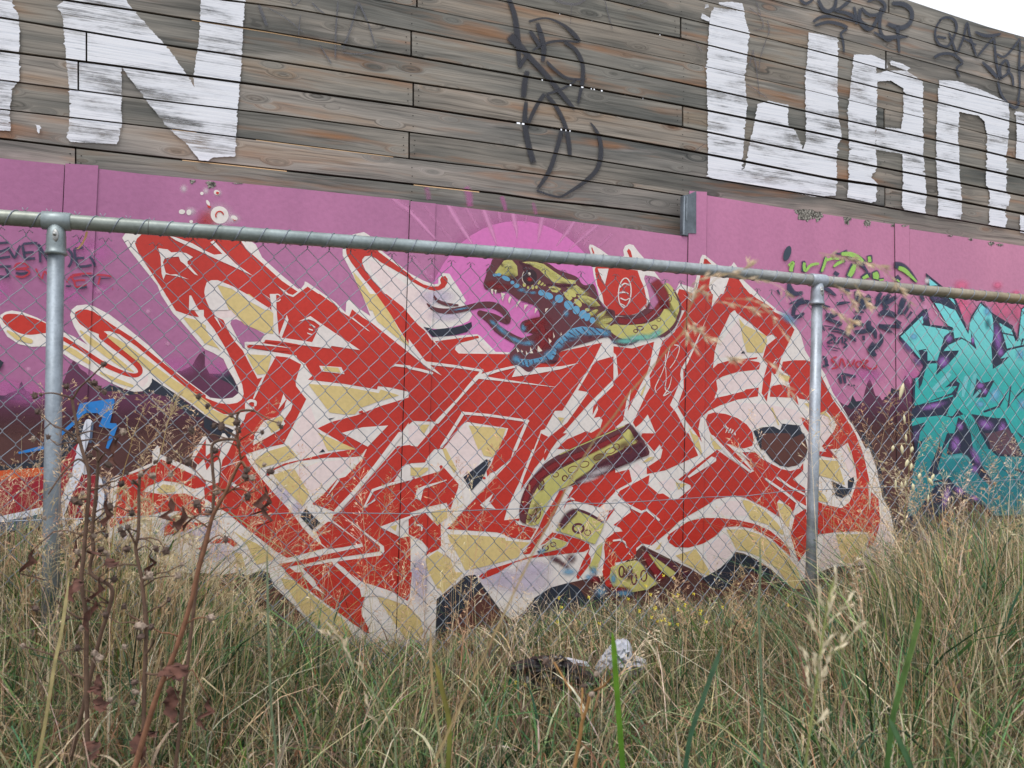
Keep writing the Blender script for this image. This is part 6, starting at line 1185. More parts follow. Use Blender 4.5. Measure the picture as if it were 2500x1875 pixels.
# how high the thick grass stands in each photo column, and the height that gives at a distance
ENV_X = [-400, 0, 130, 300, 430, 520, 640, 760, 900, 1080, 1200, 1330, 1450, 1560, 1700, 1860, 1980, 2080, 2180, 2300, 2420, 2520, 2900]
ENV_Y = [1215, 1225, 1255, 1270, 1330, 1390, 1455, 1500, 1555, 1560, 1535, 1480, 1470, 1455, 1465, 1450, 1440, 1410, 1345, 1295, 1275, 1255, 1240]
def xcol(X, Y): return 1250 + F * X / Y
def hmax(X, Y):
    xc = xcol(X, Y); hor = 1049 + 0.0192 * (xc - 1250)
    h = CAM_H - (np.interp(xc, ENV_X, ENV_Y) - hor) * Y / F
    near = np.interp(xc, [-400, 350, 520, 760, 1180, 1240, 1580, 1650, 1900, 2080, 2900], [.24, .24, .22, .20, .17, .10, .10, .18, .22, .32, .34])      # shorter towards the camera
    far = np.interp(xc, [-400, 400, 560, 760, 1150, 1950, 2100, 2900], [.68, .64, .48, .32, .24, .30, .58, .62])
    cap = near + (far - near) * np.clip((Y - 1.6) / .9, 0, 1)
    return np.minimum(h, cap)
def scatter(n, y0=1.15, y1=5.4, wmin=0.95):
    """random ground spots inside the field in front of the wall"""
    out = []
    while len(out) < n:
        m = n * 2; Y = np.sqrt(rng.uniform(y0 ** 2, y1 ** 2, m)); X = rng.uniform(-1, 1, m) * (wmin * Y + .1)
        k = (Y < 3.45 + TAN * X - 0.02); s_ = np.stack([X[k], Y[k]], 1)
        out = s_ if len(out) == 0 else np.concatenate([out, s_])
    return out[:n]
def clump(xy, amount):
    a = np.sin(xy[:, 0] * 5.1 + 1.3) * np.cos(xy[:, 1] * 6.3 - xy[:, 0] * 2.2) + .6 * np.sin(xy[:, 0] * 13 + xy[:, 1] * 9)
    return a * amount
# 1. thatch: dead stems lying on and through each other
fo = Fol(); n = 46000; xy = scatter(n); hm = np.clip(hmax(xy[:, 0], xy[:, 1]), .05, .6)
bz = rng.uniform(0, 1, n) ** 1.6 * np.minimum(hm * .55, .17)
c = np.where(rng.random((n, 1)) < .62, pick(STRAWS, n, .28), pick(BROWNS, n, .3) * .8); g = rng.random(n) < .34; c[g] = pick(GREENS, g.sum(), .2)
fo.blades(np.column_stack([xy, bz]), rng.uniform(0, 6.283, n), rng.uniform(.06, .22, n), rng.uniform(.0010, .0030, n), rng.uniform(.9, 1.7, n), rng.normal(0, .5, n), c, S=3)
fo.build('dry_thatch', kind='stuff')
# 2. green grass blades
fo = Fol(); n = 42000; xy = scatter(n); cl_ = clump(xy, 1.0); keep = (cl_ + rng.normal(0, .8, n)) > -0.7; xy = xy[keep]; n = len(xy)
hm = hmax(xy[:, 0], xy[:, 1]); ok = hm > .04; xy = xy[ok]; hm = np.clip(hm[ok], .05, .62); n = len(xy)
H = hm * rng.uniform(.36, 1.06, n) * np.clip(1 + clump(xy, .16), .6, 1.2); tilt = np.abs(rng.normal(.24, .22, n)); bend = np.abs(rng.normal(.6, .6, n)); L = H / np.maximum(.35, np.cos(tilt + bend * .38))
c = pick(GREENS, n, .18); tip = np.where(rng.random((n, 1)) < .35, pick(STRAWS, n), c * 1.1)
fo.blades(np.column_stack([xy, np.zeros(n)]), rng.uniform(0, 6.283, n), L, np.clip(rng.lognormal(math.log(.0048), .50, n), .0018, .0125), tilt, bend, c, tip, S=5)
fo.build('green_grass', kind='stuff')
# 3. dry blades and stalks
fo = Fol(); n = 22000; xy = scatter(n); hm = hmax(xy[:, 0], xy[:, 1]); ok = hm > .03; xy = xy[ok]; hm = np.clip(hm[ok], .05, .62); n = len(xy)
H = hm * rng.uniform(.35, 1.14, n) * np.clip(1 - clump(xy, .14), .6, 1.2); tilt = np.abs(rng.normal(.36, .32, n)); bend = rng.normal(.35, .6, n); L = H / np.maximum(.35, np.cos(tilt + bend * .38))
c = pick(STRAWS, n, .2); b_ = rng.random(n) < .22; c[b_] = pick(BROWNS, b_.sum(), .2)
fo.blades(np.column_stack([xy, np.zeros(n)]), rng.uniform(0, 6.283, n), L, np.clip(rng.lognormal(math.log(.0017), .4, n), .0009, .005), tilt, bend, c, S=5, taper=5)
n = 5000; xy = scatter(n); hm = np.clip(hmax(xy[:, 0], xy[:, 1]), .06, .62)      # pale bleached straws
fo.blades(np.column_stack([xy, rng.uniform(0, .3, n) * hm]), rng.uniform(0, 6.283, n), hm * rng.uniform(.5, 1.15, n), rng.uniform(.0013, .0026, n), np.abs(rng.normal(.5, .42, n)), rng.normal(.2, .4, n), pick(PALES, n, .12) * 1.05, S=4, taper=7)
n = 9000; xy = scatter(n); hm = np.clip(hmax(xy[:, 0], xy[:, 1]), .06, .5)      # curled tan leaves
fo.blades(np.column_stack([xy, rng.uniform(0, .6, n) * hm]), rng.uniform(0, 6.283, n), rng.uniform(.06, .22, n), rng.uniform(.003, .009, n), rng.uniform(.1, 1.1, n), rng.uniform(.6, 3.0, n), pick(np.concatenate([BROWNS, STRAWS]), n, .2), S=6)
fo.build('dry_grass', kind='stuff')
# denser straw and leaves in the tall growth at either end
fo = Fol(); xy = scatter(60000, 1.75); xc = xcol(xy[:, 0], xy[:, 1]); hm = hmax(xy[:, 0], xy[:, 1]); k = (((xc < 560) & (rng.random(len(xc)) < np.interp(xc, [380, 560], [1, .2]))) | ((xc > 2170) & (xc < 2700))) & (xc > -300) & (hm > .15); xy = xy[k][:9000]; hm = np.clip(hm[k][:9000], .1, .7); n = len(xy)
H = hm * rng.uniform(.55, 1.12, n); tilt = np.abs(rng.normal(.2, .2, n)); bend = rng.normal(.5, .6, n); L = H / np.maximum(.35, np.cos(tilt + bend * .38))
c = pick(STRAWS, n, .2); b_ = rng.random(n) < .35; c[b_] = pick(GREENS, b_.sum(), .2); b_ = rng.random(n) < .18; c[b_] = pick(PALES, b_.sum(), .1)
fo.blades(np.column_stack([xy, np.zeros(n)]), rng.uniform(0, 6.283, n), L, np.clip(rng.lognormal(math.log(.0026), .5, n), .001, .008), tilt, bend, c, S=5, taper=4)
fo.build('tall_dry_growth', kind='stuff')
# 4. slender stalks with feathery seed heads
def stalks(fo, spots, pan=(.08, .17), spk=(.007, .0125), spw=.0020, stemw=.0012, dens=.72, tone=PALES, droop=.5):
    for bx, by, H in spots:
        az = rng.uniform(0, 6.283); tilt = abs(rng.normal(.07, .06)); bend = abs(rng.normal(.3, .25)); L = H / max(.5, math.cos(tilt + bend * .4))
        S = 9; col = pick(tone, 1, .12)
        gcol = pick(GREENS, 1) * .6 + col * .4 if rng.random() < .35 else col
        p = fo.blades(np.array([[bx, by, 0.]]), np.array([az]), np.array([L]), np.array([stemw]), np.array([tilt]), np.array([bend]), gcol, col, S=S, taper=9)[0]
        PL = rng.uniform(*pan); nb = int(rng.integers(9, 17) * dens); f0 = 1 - PL / L
        for f in np.linspace(max(.35, f0), .99, nb):
            k = min(S - 1, int(f * S)); a = p[k] + (p[k + 1] - p[k]) * (f * S - k); up = (p[k + 1] - p[k]); up /= np.linalg.norm(up)
            for _ in range(2):
                ba = rng.uniform(0, 6.283); ln = PL * rng.uniform(.12, .36) * (1.15 - (f - f0) / max(.05, 1 - f0) * .75)
                dv = up * rng.uniform(.4, 1.0) + np.array([math.cos(ba), math.sin(ba), -.15 * droop]) * rng.uniform(.4, .9); dv /= np.linalg.norm(dv)
                mid = a + dv * ln * .55; end = a + dv * ln + np.array([0, 0, -ln * .25 * droop])
                fo.ribbon([a, mid, end], stemw * .5, col[0])
                m = int(rng.integers(2, 5)); tt = rng.uniform(.3, 1, m)[:, None]; bb = mid + (end - mid) * tt
                dd = dv[None] + rng.normal(0, .35, (m, 3)) + np.array([[0, 0, -.35 * droop]]); dd /= np.linalg.norm(dd, axis=1)[:, None]
                fo.diamonds(bb, dd, rng.uniform(*spk, m), rng.uniform(.7, 1.2, m) * spw, np.repeat(col * rng.uniform(.9, 1.25), m, 0))
fo = Fol()
ZONES = [(-60, 160, 1080, 1300, 40), (0, 130, 700, 1050, 10), (160, 340, 1050, 1350, 32), (340, 520, 930, 1200, 24), (240, 560, 1180, 1420, 44), (500, 760, 1050, 1400, 30), (760, 1000, 1080, 1450, 26), (1000, 1180, 1050, 1450, 22), (1220, 1360, 1180, 1300, 7), (1150, 1500, 1400, 1540, 22),
         (1480, 1700, 1300, 1480, 14), (1650, 1900, 1350, 1500, 20), (1920, 2100, 900, 1300, 20), (2080, 2300, 1150, 1380, 50), (2250, 2540, 1050, 1330, 70), (2140, 2350, 920, 1150, 8), (1780, 1960, 1180, 1330, 6)]
sp = []
for x0, x1, ya, yb, m in ZONES:
    for _ in range(m):
        x = rng.uniform(x0, x1); y = rng.uniform(ya, yb); hor = 1049 + .0192 * (x - 1250)
        Yw = 3.45 / (1 - TAN * (x - 1250) / F) - .06; Yd = rng.uniform(1.75, Yw)
        H = CAM_H - (y - hor) * Yd / F
        if H < .12: continue
        sp.append(((x - 1250) / F * Yd, Yd, min(H, .98)))
stalks(fo, sp); fo.build('seed_head_grass', kind='stuff')
# 5. tangle of fine growth at the foot of the wall between the right post and the litter
fo = Fol(); n = 9000; xy = scatter(n * 3, 2.3); xc = xcol(xy[:, 0], xy[:, 1]); k = (xc > 1100) & (xc < 2050); xy = xy[k][:n]; n = len(xy)
hm = np.clip(hmax(xy[:, 0], xy[:, 1]), .03, .3)
fo.blades(np.column_stack([xy, rng.uniform(0, .7, n) * hm]), rng.uniform(0, 6.283, n), rng.uniform(.04, .12, n), rng.uniform(.0008, .0016, n), rng.uniform(.2, 1.3, n), rng.normal(.3, .6, n), np.where(rng.random((n, 1)) < .6, pick(STRAWS, n, .15) * .9, pick(GREENS, n, .15) * 1.05), S=3)
fo.build('fine_tangle', kind='stuff')
# small yellow flowers
mb = MB(); rf = random.Random(5)
for px, py in P('D2 30,930 130,965 110,950 1215,300 1225,290 1415,310 1475,270 1610,315 1795,290 1270,400 1300,395 1240,405 90,1370 110,1390 60,1340 1380,40 1290,15 1140,105 340,950 D1 1385,1080 1400,1060 1725,880 D3 170,270 2110,350') + [(1480 + rf.uniform(-120, 250), 1490 + rf.uniform(-50, 40)) for _ in range(16)]:
    c = at_depth(px, py, rf.uniform(2.3, 2.6))
    for k in range(4):
        a = k * 1.57 + rf.random(); u = Vector((math.cos(a), math.sin(a) * .4, math.sin(a))) * .0042; w_ = Vector((-math.sin(a), .3, math.cos(a))) * .0017
        mb.add([c, c + u + w_, c + u * 1.2, c + u - w_], [(0, 1, 2, 3)])
o = mb.build('yellow_flowers', paint('mustard_petal', (224, 206, 60), .6)); o['kind'] = 'stuff'

# ------------------------------------------------------------------ stalks and blades one can point at
def pxpath(spec, dep, dep1=None):
    q = P(spec) if isinstance(spec, str) else spec; n = len(q); q = catmull(q, closed=False, res=5); n = len(q)
    return [at_depth(p[0], p[1], dep + ((dep1 if dep1 is not None else dep) - dep) * i / (n - 1)) for i, p in enumerate(q)]
def to_ground(pts):
    """carry the lower end of a stem on down to the soil"""
    a, b = pts[-1], pts[-2]; d = (a - b).normalized(); d.z = min(d.z, -.5); d.normalize()
    out = list(pts)
    m = max(2, int(a.z / .12) + 1)
    for k in range(1, m + 1): out.append(a + d * ((a.z + .01) / -d.z) * k / m)
    return out
def cl3(c): return L3(np.array([c], float))[0]
def blade_thing(name, label, spec, dep, w, col, tip, group=None, dep1=None):
    pts = to_ground(pxpath(spec, dep, dep1)); n = len(pts); t = np.linspace(0, 1, n)
    g = pts[-1]; T = thing('tall_grass', label, 'grass', (g.x, g.y, 0), group)
    fo = Fol(); wid = w * np.clip(np.minimum(t * 6 + .06, 1.0), .05, 1); P_ = np.array([tuple(p) for p in pts])
    fo.ribbon(P_, wid, cl3(tip), cl3(col), (0.25, -1, .1)); fo.ribbon(P_ + np.array([0, .0012, 0]), wid * .94, cl3(tip), cl3(col), (-.35, -1, .1))
    fo.build('leaf', None, T); return T
blade_thing('grass_blade', 'single bright lime-green grass blade standing upright before the white rag', 'D2 855,500 868,620 880,800 895,1000 910,1200 930,1450 945,1665', 1.25, .0088, (82, 126, 44), (112, 156, 48))
blade_thing('grass_blade', 'broad bluish-green blade leaning right in the foreground, right of the white rag', 'D2 1795,610 1750,740 1690,900 1620,1100 1560,1260 1510,1450 1480,1665', 1.3, .0075, (62, 100, 74), (90, 120, 92))
blade_thing('grass_blade', 'long broad green blade leaning right in the lower right foreground', 'D3 1310,230 1285,400 1240,600 1180,820 1120,1030 1070,1220 1040,1450', 1.3, .0085, (74, 114, 60), (110, 136, 76))
blade_thing('grass_blade', 'thin upright green stem in the foreground left of the right fence post foot', 'D2 2115,-300 2118,0 2105,300 2120,700 2135,1100 2130,1665', 1.3, .0036, (92, 122, 94), (130, 146, 116))
blade_thing('grass_blade', 'pair-bent green leaf low in the right foreground pointing to the lower right', 'D3 1030,1240 1080,1330 1140,1470 1200,1600 1230,1700', 1.2, .0085, (66, 106, 70), (90, 124, 84))
blade_thing('grass_blade', 'pale upright stem in the lower left foreground beside the dead weeds', 'D0 590,20 560,250 520,520 470,750 430,1000 380,1300 310,1665', 1.5, .006, (172, 160, 112), (196, 184, 136))
blade_thing('grass_blade', 'thin straw stem curving through the grass below the gold foot of the lettering', 'D1 1490,430 1490,700 1500,900 1530,1150 1560,1350 1585,1560', 1.35, .0042, (150, 150, 110), (190, 160, 120))
blade_thing('grass_blade', 'upright green stem in the foreground under the lower left of the lettering', 'D1 95,-250 98,100 105,500 118,850 130,1150 160,1400 175,1665', 1.35, .0036, (100, 122, 92), (136, 150, 120))
blade_thing('grass_blade', 'olive leaf bending up among the grass right of the straw stem', 'D1 1530,750 1560,880 1600,1050 1640,1220 1650,1400 1640,1600', 1.3, .0075, (112, 122, 58), (140, 128, 70))

def seed_stalk(label, stem, dep, w, col, tips, spl, spw, n_sp, name='grass_stalk', fuzz=.5, tone=(206, 190, 150), dep1=None, group=None):
    pts = to_ground(pxpath(stem, dep, dep1)); g = pts[-1]; T = thing('tall_grass', label, 'grass', (g.x, g.y, 0), group)
    fo = Fol(); P_ = np.array([tuple(p) for p in pts]); nn = len(P_); wid = np.linspace(w * .55, w, nn)
    fo.ribbon(P_, wid, cl3(col), cl3(col), (.3, -1, .1)); fo.ribbon(P_, wid, cl3(col), cl3(col), (-.9, -.6, .1)); fo.build('stem', None, T)
    fo = Fol(); tc = cl3(tone)
    for tp in tips:
        bp = np.array([tuple(p) for p in pxpath(tp, dep)]); fo.ribbon(bp, w * .35, cl3(col), tc)
        m = n_sp; f = rng.uniform(.15, 1, m); idx = np.minimum((f * (len(bp) - 1)).astype(int), len(bp) - 2)
        base = bp[idx] + (bp[idx + 1] - bp[idx]) * rng.random((m, 1)); tan = bp[idx + 1] - bp[idx]; tan /= np.linalg.norm(tan, axis=1)[:, None] + 1e-9
        dd = tan + rng.normal(0, fuzz, (m, 3)); dd /= np.linalg.norm(dd, axis=1)[:, None]
        fo.diamonds(base, dd, rng.uniform(.7, 1.2, m) * spl, rng.uniform(.7, 1.2, m) * spw, tc[None] * rng.uniform(.8, 1.15, (m, 1)))
    fo.build('seed_head', None, T); return T
seed_stalk('blurred seed stalk leaning right across the middle, its drooping plume hanging before the right post', 'B3 860,60 800,160 745,390 600,560 350,850 150,1080 0,1300 C2 1960,120 1600,760 1450,1060 1300,1350 1150,1665', .86, .0022, (176, 156, 116),
           ['B3 820,120 860,10 920,-60 A3 1000,1490', 'B3 800,160 A3 830,1420 930,1330 1150,1290', 'B3 850,60 A3 1150,1290 1280,1290 1400,1320 1700,1370 1900,1500', 'A3 1150,1295 1380,1230 1480,1150', 'B3 790,220 900,380 1000,470 1080,500', 'B3 780,260 830,350 890,370', 'B3 760,340 800,460 900,650', 'B3 1000,60 1280,100 1430,140 1520,170', 'B3 1200,40 1500,60 1660,180 1760,320 1850,440', 'A4 20,1090 120,1080 250,1100 420,1140 520,1170', 'A4 0,1050 200,1090 560,1170 700,1200', 'A4 560,1170 760,1290 860,1420 960,1560', 'A4 380,1380 480,1540 540,1620', 'A4 160,1390 280,1480 380,1600', 'B4 30,120 180,190 300,250 370,290', 'B4 180,180 300,290 320,360', 'B3 1200,660 1270,690 1320,700', 'B3 1590,680 1740,780 1830,930 1930,1090'], .011, .0022, 22, fuzz=.35, tone=(226, 206, 176))
seed_stalk('tall pale blurred seed head standing in the near foreground at the lower right', 'D3 575,20 520,200 480,450 440,700 410,950 385,1150 350,1400 310,1700', .95, .0036, (150, 160, 100),
           ['D3 520,250 560,140 580,20', 'D3 500,320 450,230 440,170', 'D3 480,450 520,300 560,200', 'D3 470,560 380,450 360,380', 'D3 470,480 600,330 690,220', 'D3 450,650 490,600 545,540', 'D3 430,800 460,680 470,560', 'D3 600,670 680,560 770,455', 'D3 500,700 600,640 640,560', 'D3 420,900 400,780 410,680', 'D3 410,950 480,850 500,780', 'D3 360,1010 345,900 330,840', 'D3 430,980 440,860 430,760', 'D3 250,600 290,640 310,680', 'D3 380,1290 440,1250 480,1200'], .012, .0026, 14, fuzz=.2, tone=(236, 226, 196))
seed_stalk('whitish seed stalk leaning left in the foreground below the gold foot of the lettering', 'D1 645,460 700,560 760,660 850,830 950,960 1060,1100 1140,1250 1180,1400 1200,1665', 1.2, .003, (140, 156, 120),
           ['D1 700,560 670,500 640,455', 'D1 740,610 690,560 600,510', 'D1 790,600 740,560 690,520', 'D1 770,680 760,640 770,600', 'D1 830,780 800,720 780,680', 'D1 900,840 905,800 900,790', 'D1 1000,1220 960,1130 950,1080', 'D1 1060,1320 1000,1240 960,1190'], .014, .003, 9, fuzz=.2, tone=(222, 208, 180))
seed_stalk('tan grass stalk rising from the left foreground against the crimson lettering', 'C0 1440,0 1400,180 1340,380 1290,600 1240,900 1200,1250 1150,1660', 2.0, .003, (176, 152, 104), ['C0 1440,0 1490,-120 1560,-300', 'C0 1420,60 1380,-60 1370,-180'], .010, .002, 14)
seed_stalk('pale bent stalk with oat-like husks leaning by the blue letter', 'B0 1850,1270 1800,1420 1750,1660 C0 1700,300 1660,600 1640,900 1600,1300 1580,1660', 2.0, .0032, (190, 170, 124), ['B0 1850,1270 1900,1150 1960,1060', 'B0 1840,1290 1790,1190 1700,1140', 'B0 1850,1280 1850,1180 1880,1090', 'B0 1845,1300 1930,1230 2010,1200', 'B0 1840,1310 1720,1230 1640,1180', 'B0 1842,1300 1880,1240 1890,1200'], .013, .0021, 26, fuzz=.4)
for k_, (x_, y_) in enumerate([(395, 1330), (450, 1290), (505, 1395), (545, 1430), (330, 1250), (430, 1400), (300, 1380), (565, 1350), (250, 1230), (620, 1470), (190, 1190), (230, 1290), (280, 1170), (330, 1200), (410, 1240), (360, 1290), (300, 1300), (480, 1470)]):
    yb_ = 1700; st = [(x_, y_), (x_ - 6, y_ + 60), (x_ - 22, y_ + 180), (x_ - 40, yb_ + 40)]
    tips_ = [[(x_ - 4, y_ + 40), (x_ + 14 + rng.uniform(-8, 20), y_ + 20), (x_ + rng.uniform(10, 60), y_ + rng.uniform(40, 130))] for _ in range(7)]
    seed_stalk('drooping pale plume of dry grass before the pale foot of the lower left lobe', st, rng.uniform(1.95, 2.3), .0022, (186, 168, 124), tips_, .012, .0022, 22, fuzz=.3, tone=(216, 202, 166), group='drooping pale plumes in the left grass')
# wild oats: bare stem with hanging husks
def oat(label, stem, dep, husks, col=(150, 148, 96)):
    pts = to_ground(pxpath(stem, dep)); g = pts[-1]; T = thing('wild_oat', label, 'grass', (g.x, g.y, 0), None)
    fo = Fol(); P_ = np.array([tuple(p) for p in pts]); fo.ribbon(P_, np.linspace(.0015, .0032, len(P_)), cl3((190, 172, 124)), cl3(col), (.3, -1, 0)); fo.build('stem', None, T)
    hm_, hn, hl, hb = new_mat('pale_oat_husk'); hb.inputs['Base Color'].default_value = rgb(214, 206, 168); hb.inputs['Roughness'].default_value = .6
    for (a, b_, wd) in husks:
        q0 = at_depth(*P(a)[0], dep - .004); q1 = at_depth(*P(b_)[0], dep - .004); mid = (q0 + q1) / 2; mb = MB(); wv = wd * dep / F * TILES['C4'][2]
        mb.tube([q0, q0.lerp(q1, .25), q0.lerp(q1, .5), q0.lerp(q1, .8), q1], [.0004, wv * .42, wv * .5, wv * .28, .0003], 7)
        ap = min(pts, key=lambda p: (p - q0).length); mb.tube([q0, (q0 + ap) / 2 + Vector((0, 0, .006)), ap], .0005, 4)
        mb.build('husk', hm_, T, True)
oat('wild oat with pale hanging husks before the plum strip left of the turquoise lettering', 'C4 960,-260 975,-60 985,120 975,330 950,560 930,760 915,1000 905,1280', 2.25,
    [('C4 800,120', 'C4 790,190', 34), ('C4 890,115', 'C4 900,225', 36), ('C4 935,0', 'C4 940,80', 26), ('C4 1010,130', 'C4 990,205', 36), ('C4 960,270', 'C4 930,360', 36), ('C4 1000,310', 'C4 985,400', 32), ('C4 825,490', 'C4 825,600', 24), ('C4 890,510', 'C4 893,590', 26), ('C4 935,500', 'C4 925,570', 22), ('C4 1010,530', 'C4 1020,620', 34), ('B4 910,950', 'B4 865,1140', 44), ('B4 915,1290', 'B4 925,1400', 26), ('B4 935,1500', 'B4 940,1590', 26)], (88, 116, 70))
oat('straw oat stalk with three husks standing before the turquoise lettering', 'C4 1120,290 1160,440 1190,600 1230,800 1270,1000 1300,1200 1340,1500 1370,1665', 2.2, [('C4 1090,420', 'C4 1070,490', 34), ('C4 1240,430', 'C4 1210,500', 34), ('C4 1180,470', 'C4 1230,560', 40), ('C4 1180,650', 'C4 1175,740', 22)], (206, 186, 134))

# ------------------------------------------------------------------ dead thistle-like weeds on the left
def stick_mat(name, c, k=.3):
    m, n, l, b = new_mat(name); tc = n.new('ShaderNodeTexCoord'); a = N(n, 'ShaderNodeTexNoise', i2=60.0, i3=5.0); l.new(tc.outputs['Object'], a.inputs[0])
    base = rgb(*c); r = ramp(n, [(.3, tuple(v * (1 - k) for v in base[:3])), (.7, tuple(v * (1 + k) for v in base[:3]))]); l.new(a.outputs[0], r.inputs[0]); l.new(r.outputs[0], b.inputs['Base Color']); b.inputs['Roughness'].default_value = .85
    bp = N(n, 'ShaderNodeBump', i0=.6, i1=.003); l.new(a.outputs[0], bp.inputs['Height']); l.new(bp.outputs[0], b.inputs['Normal']); return m
STEM_M = stick_mat('dry_weed_stem', (98, 76, 62)); BUR_M = stick_mat('dry_bur', (86, 70, 62), .5); LEAF_M = stick_mat('shrivelled_leaf', (88, 56, 46), .5); PBUR_M = stick_mat('pale_bur', (148, 132, 118), .3)
def weed(label, stem, dep, r0, r1, branches=(), heads=(), leaves=(), mat=None):
    r0, r1 = r0 * .95, r1 * .80; dep = dep - .28 if dep > 1.5 else dep
    pts = to_ground(pxpath(stem, dep)); g = pts[-1]; T = thing('dead_weed', label, 'weed', (g.x, g.y, 0), 'dead weeds in the left foreground')
    n = len(pts); mb = MB(); mb.tube(pts, [r0 + (r1 - r0) * i / (n - 1) * (1 + .12 * math.sin(i * 2.1)) for i in range(n)], 8)
    mb.build('stem', mat or STEM_M, T, True)
    wr = random.Random(len(label)); ext = []
    if dep > 1.5:
        for _ in range(10):                                      # short side twigs with a bur or a curled leaf at the end
            k = int(wr.uniform(.12, .85) * (n - 1)); a = pts[k]; sg = wr.choice((-1, 1)); ln = wr.uniform(.025, .10)
            m1 = a + Vector((sg * ln * .6, wr.uniform(-.02, .01), ln * wr.uniform(-.1, .45))); e = m1 + Vector((sg * ln * .35, wr.uniform(-.02, .01), ln * wr.uniform(-.5, .5)))
            mb = MB(); mb.tube([a, a.lerp(m1, .6) + Vector((0, 0, ln * .06)), m1, e], [r0 * .6, r0 * .5, r0 * .42, r0 * .3], 5); mb.build('branch', mat or STEM_M, T, True); ext.append(e)
    for e in ext:
        mb = MB(); sz = wr.uniform(.0045, .0085)
        if wr.random() < .68:
            mb.blob(e, sz * .8, sz * .8, sz, .2, 2)
            for _ in range(10):
                d = Vector((wr.gauss(0, 1), wr.gauss(0, .7), wr.gauss(.2, 1))).normalized(); s_ = d.orthogonal().normalized() * sz * .3
                mb.add([e + d * sz * .6 + s_, e + d * sz * .6 - s_, e + d * sz * wr.uniform(1.2, 1.8)], [(0, 1, 2)])
            mb.build('seed_head', PBUR_M if wr.random() < .25 else BUR_M, T)
        else:
            q = [e + Vector((wr.uniform(-.006, .006) * i, -.002 * i, -.011 * i)) for i in range(6)]
            for i, p_ in enumerate(q):
                w_ = .0075 * math.sin(3.14 * (i + .5) / 6) * wr.uniform(.5, 1.4); an = wr.uniform(-1.2, 1.2); sd_ = Vector((math.cos(an), math.sin(an), wr.uniform(-.3, .3)))
                mb.v += [p_ - sd_ * w_, p_ + Vector((0, .005, 0)), p_ + sd_ * w_]
            for i in range(5):
                for k in range(2): mb.f.append((i * 3 + k, i * 3 + k + 1, i * 3 + k + 4, i * 3 + k + 3))
            mb.build('dried_leaf', LEAF_M, T, True)
    for br in branches:
        q = pxpath(br, dep, dep - .03); mb = MB(); mb.tube(q, [r0 * .8 - r0 * .35 * i / (len(q) - 1) for i in range(len(q))], 6); mb.build('branch', mat or STEM_M, T, True)
    for h in heads:
        for (x, y, *s) in [P(h)[0]]:
            sz = (s[0] if s else 12) * dep / F * .40; c = at_depth(x, y, dep - .015); mb = MB(); rot = Matrix.Rotation(random.uniform(0, 3), 3, 'Y')
            mb.blob(c, sz * .85, sz * .8, sz * 1.1, .16, 2, rot)
            for _ in range(14):                                  # bracts
                d = Vector((random.gauss(0, 1), random.gauss(0, .7), random.gauss(.2, 1))).normalized(); s_ = d.orthogonal().normalized() * sz * .3
                mb.add([c + d * sz * .6 + s_, c + d * sz * .6 - s_, c + d * sz * random.uniform(1.2, 1.7)], [(0, 1, 2)])
            mb.build('seed_head', PBUR_M if random.random() < .35 else BUR_M, T, False)
    for lf in leaves:
        q = pxpath(lf, dep - .02, dep - .05); mb = MB(); m = len(q)
        for i, p in enumerate(q):
            w_ = .016 * math.sin(3.14 * min(1, (i + .4) / m)) * random.uniform(.6, 1.2); a_ = random.uniform(-.8, .8)
            sd_ = Vector((math.cos(a_), math.sin(a_) * .8, random.uniform(-.3, .3))); mb.v += [p - sd_ * w_, p + Vector((0, .006 * random.random(), 0)), p + sd_ * w_]
        for i in range(m - 1):
            for k in range(2): mb.f.append((i * 3 + k, i * 3 + k + 1, i * 3 + k + 4, i * 3 + k + 3))
        mb.build('dried_leaf', LEAF_M, T, True)
weed('tallest dead brown weed, forked and bur-topped, just right of the left fence post', 'B0 775,1120 800,1250 830,1420 850,1600 C0 850,30 890,180 930,300 960,430 960,620 945,820 920,1100 900,1350 880,1600 D0 740,420 735,700 740,1000 745,1400', 1.9, .0030, .0062,
     ['B0 790,1120 860,1000 950,920 1040,830 1100,770', 'B0 780,1120 700,1090 600,1065 520,1060 440,1075', 'B0 950,930 990,960 1020,1000 1090,1050', 'C0 930,320 850,270 760,330 640,470 520,650', 'C0 930,700 860,710 800,740', 'D0 740,920 680,880 600,850 520,740 430,690 300,650 200,620', 'D0 745,380 680,380 560,310 480,230'],
     ['B0 1120,752,80', 'B0 1015,955,95', 'B0 1065,1010,80', 'B0 1125,1050,80', 'B0 720,985,80', 'B0 375,1090,90', 'B0 440,1075,50', 'C0 760,450,60', 'C0 890,640,60', 'C0 810,720,110', 'C0 860,740,90', 'D0 660,640,70', 'D0 690,470,60', 'D0 560,380,70', 'D0 850,720,80', 'D0 810,680,70', 'D0 200,620,60', 'D0 300,300,70'],
     ['D0 640,40 660,80 640,160', 'D0 840,860 830,960 820,1000 860,1060', 'D0 850,1050 870,1120 850,1190', 'D0 720,1440 780,1450 800,1540 760,1600'])
weed('dead purplish-brown weed close beside the tallest one, burs along its stem', 'C0 1055,170 1060,300 1050,480 1030,700 1005,950 1000,1120 1010,1250 980,1500 D0 950,120 930,300 860,520 800,760', 1.95, .0034, .0055,
     ['C0 1060,300 1100,240 1140,200', 'C0 1060,180 1010,150 960,130', 'C0 1000,1100 1060,1060 1140,1040'], ['C0 1170,330,100', 'C0 975,240,70', 'C0 1020,1100,70', 'C0 1090,1245,80', 'C0 1140,1280,60', 'C0 840,1270,80', 'C0 660,1075,60', 'C0 480,905,60'], ['C0 960,1290 1010,1270 1070,1300', 'C0 1170,1340 1200,1400 1240,1440'])
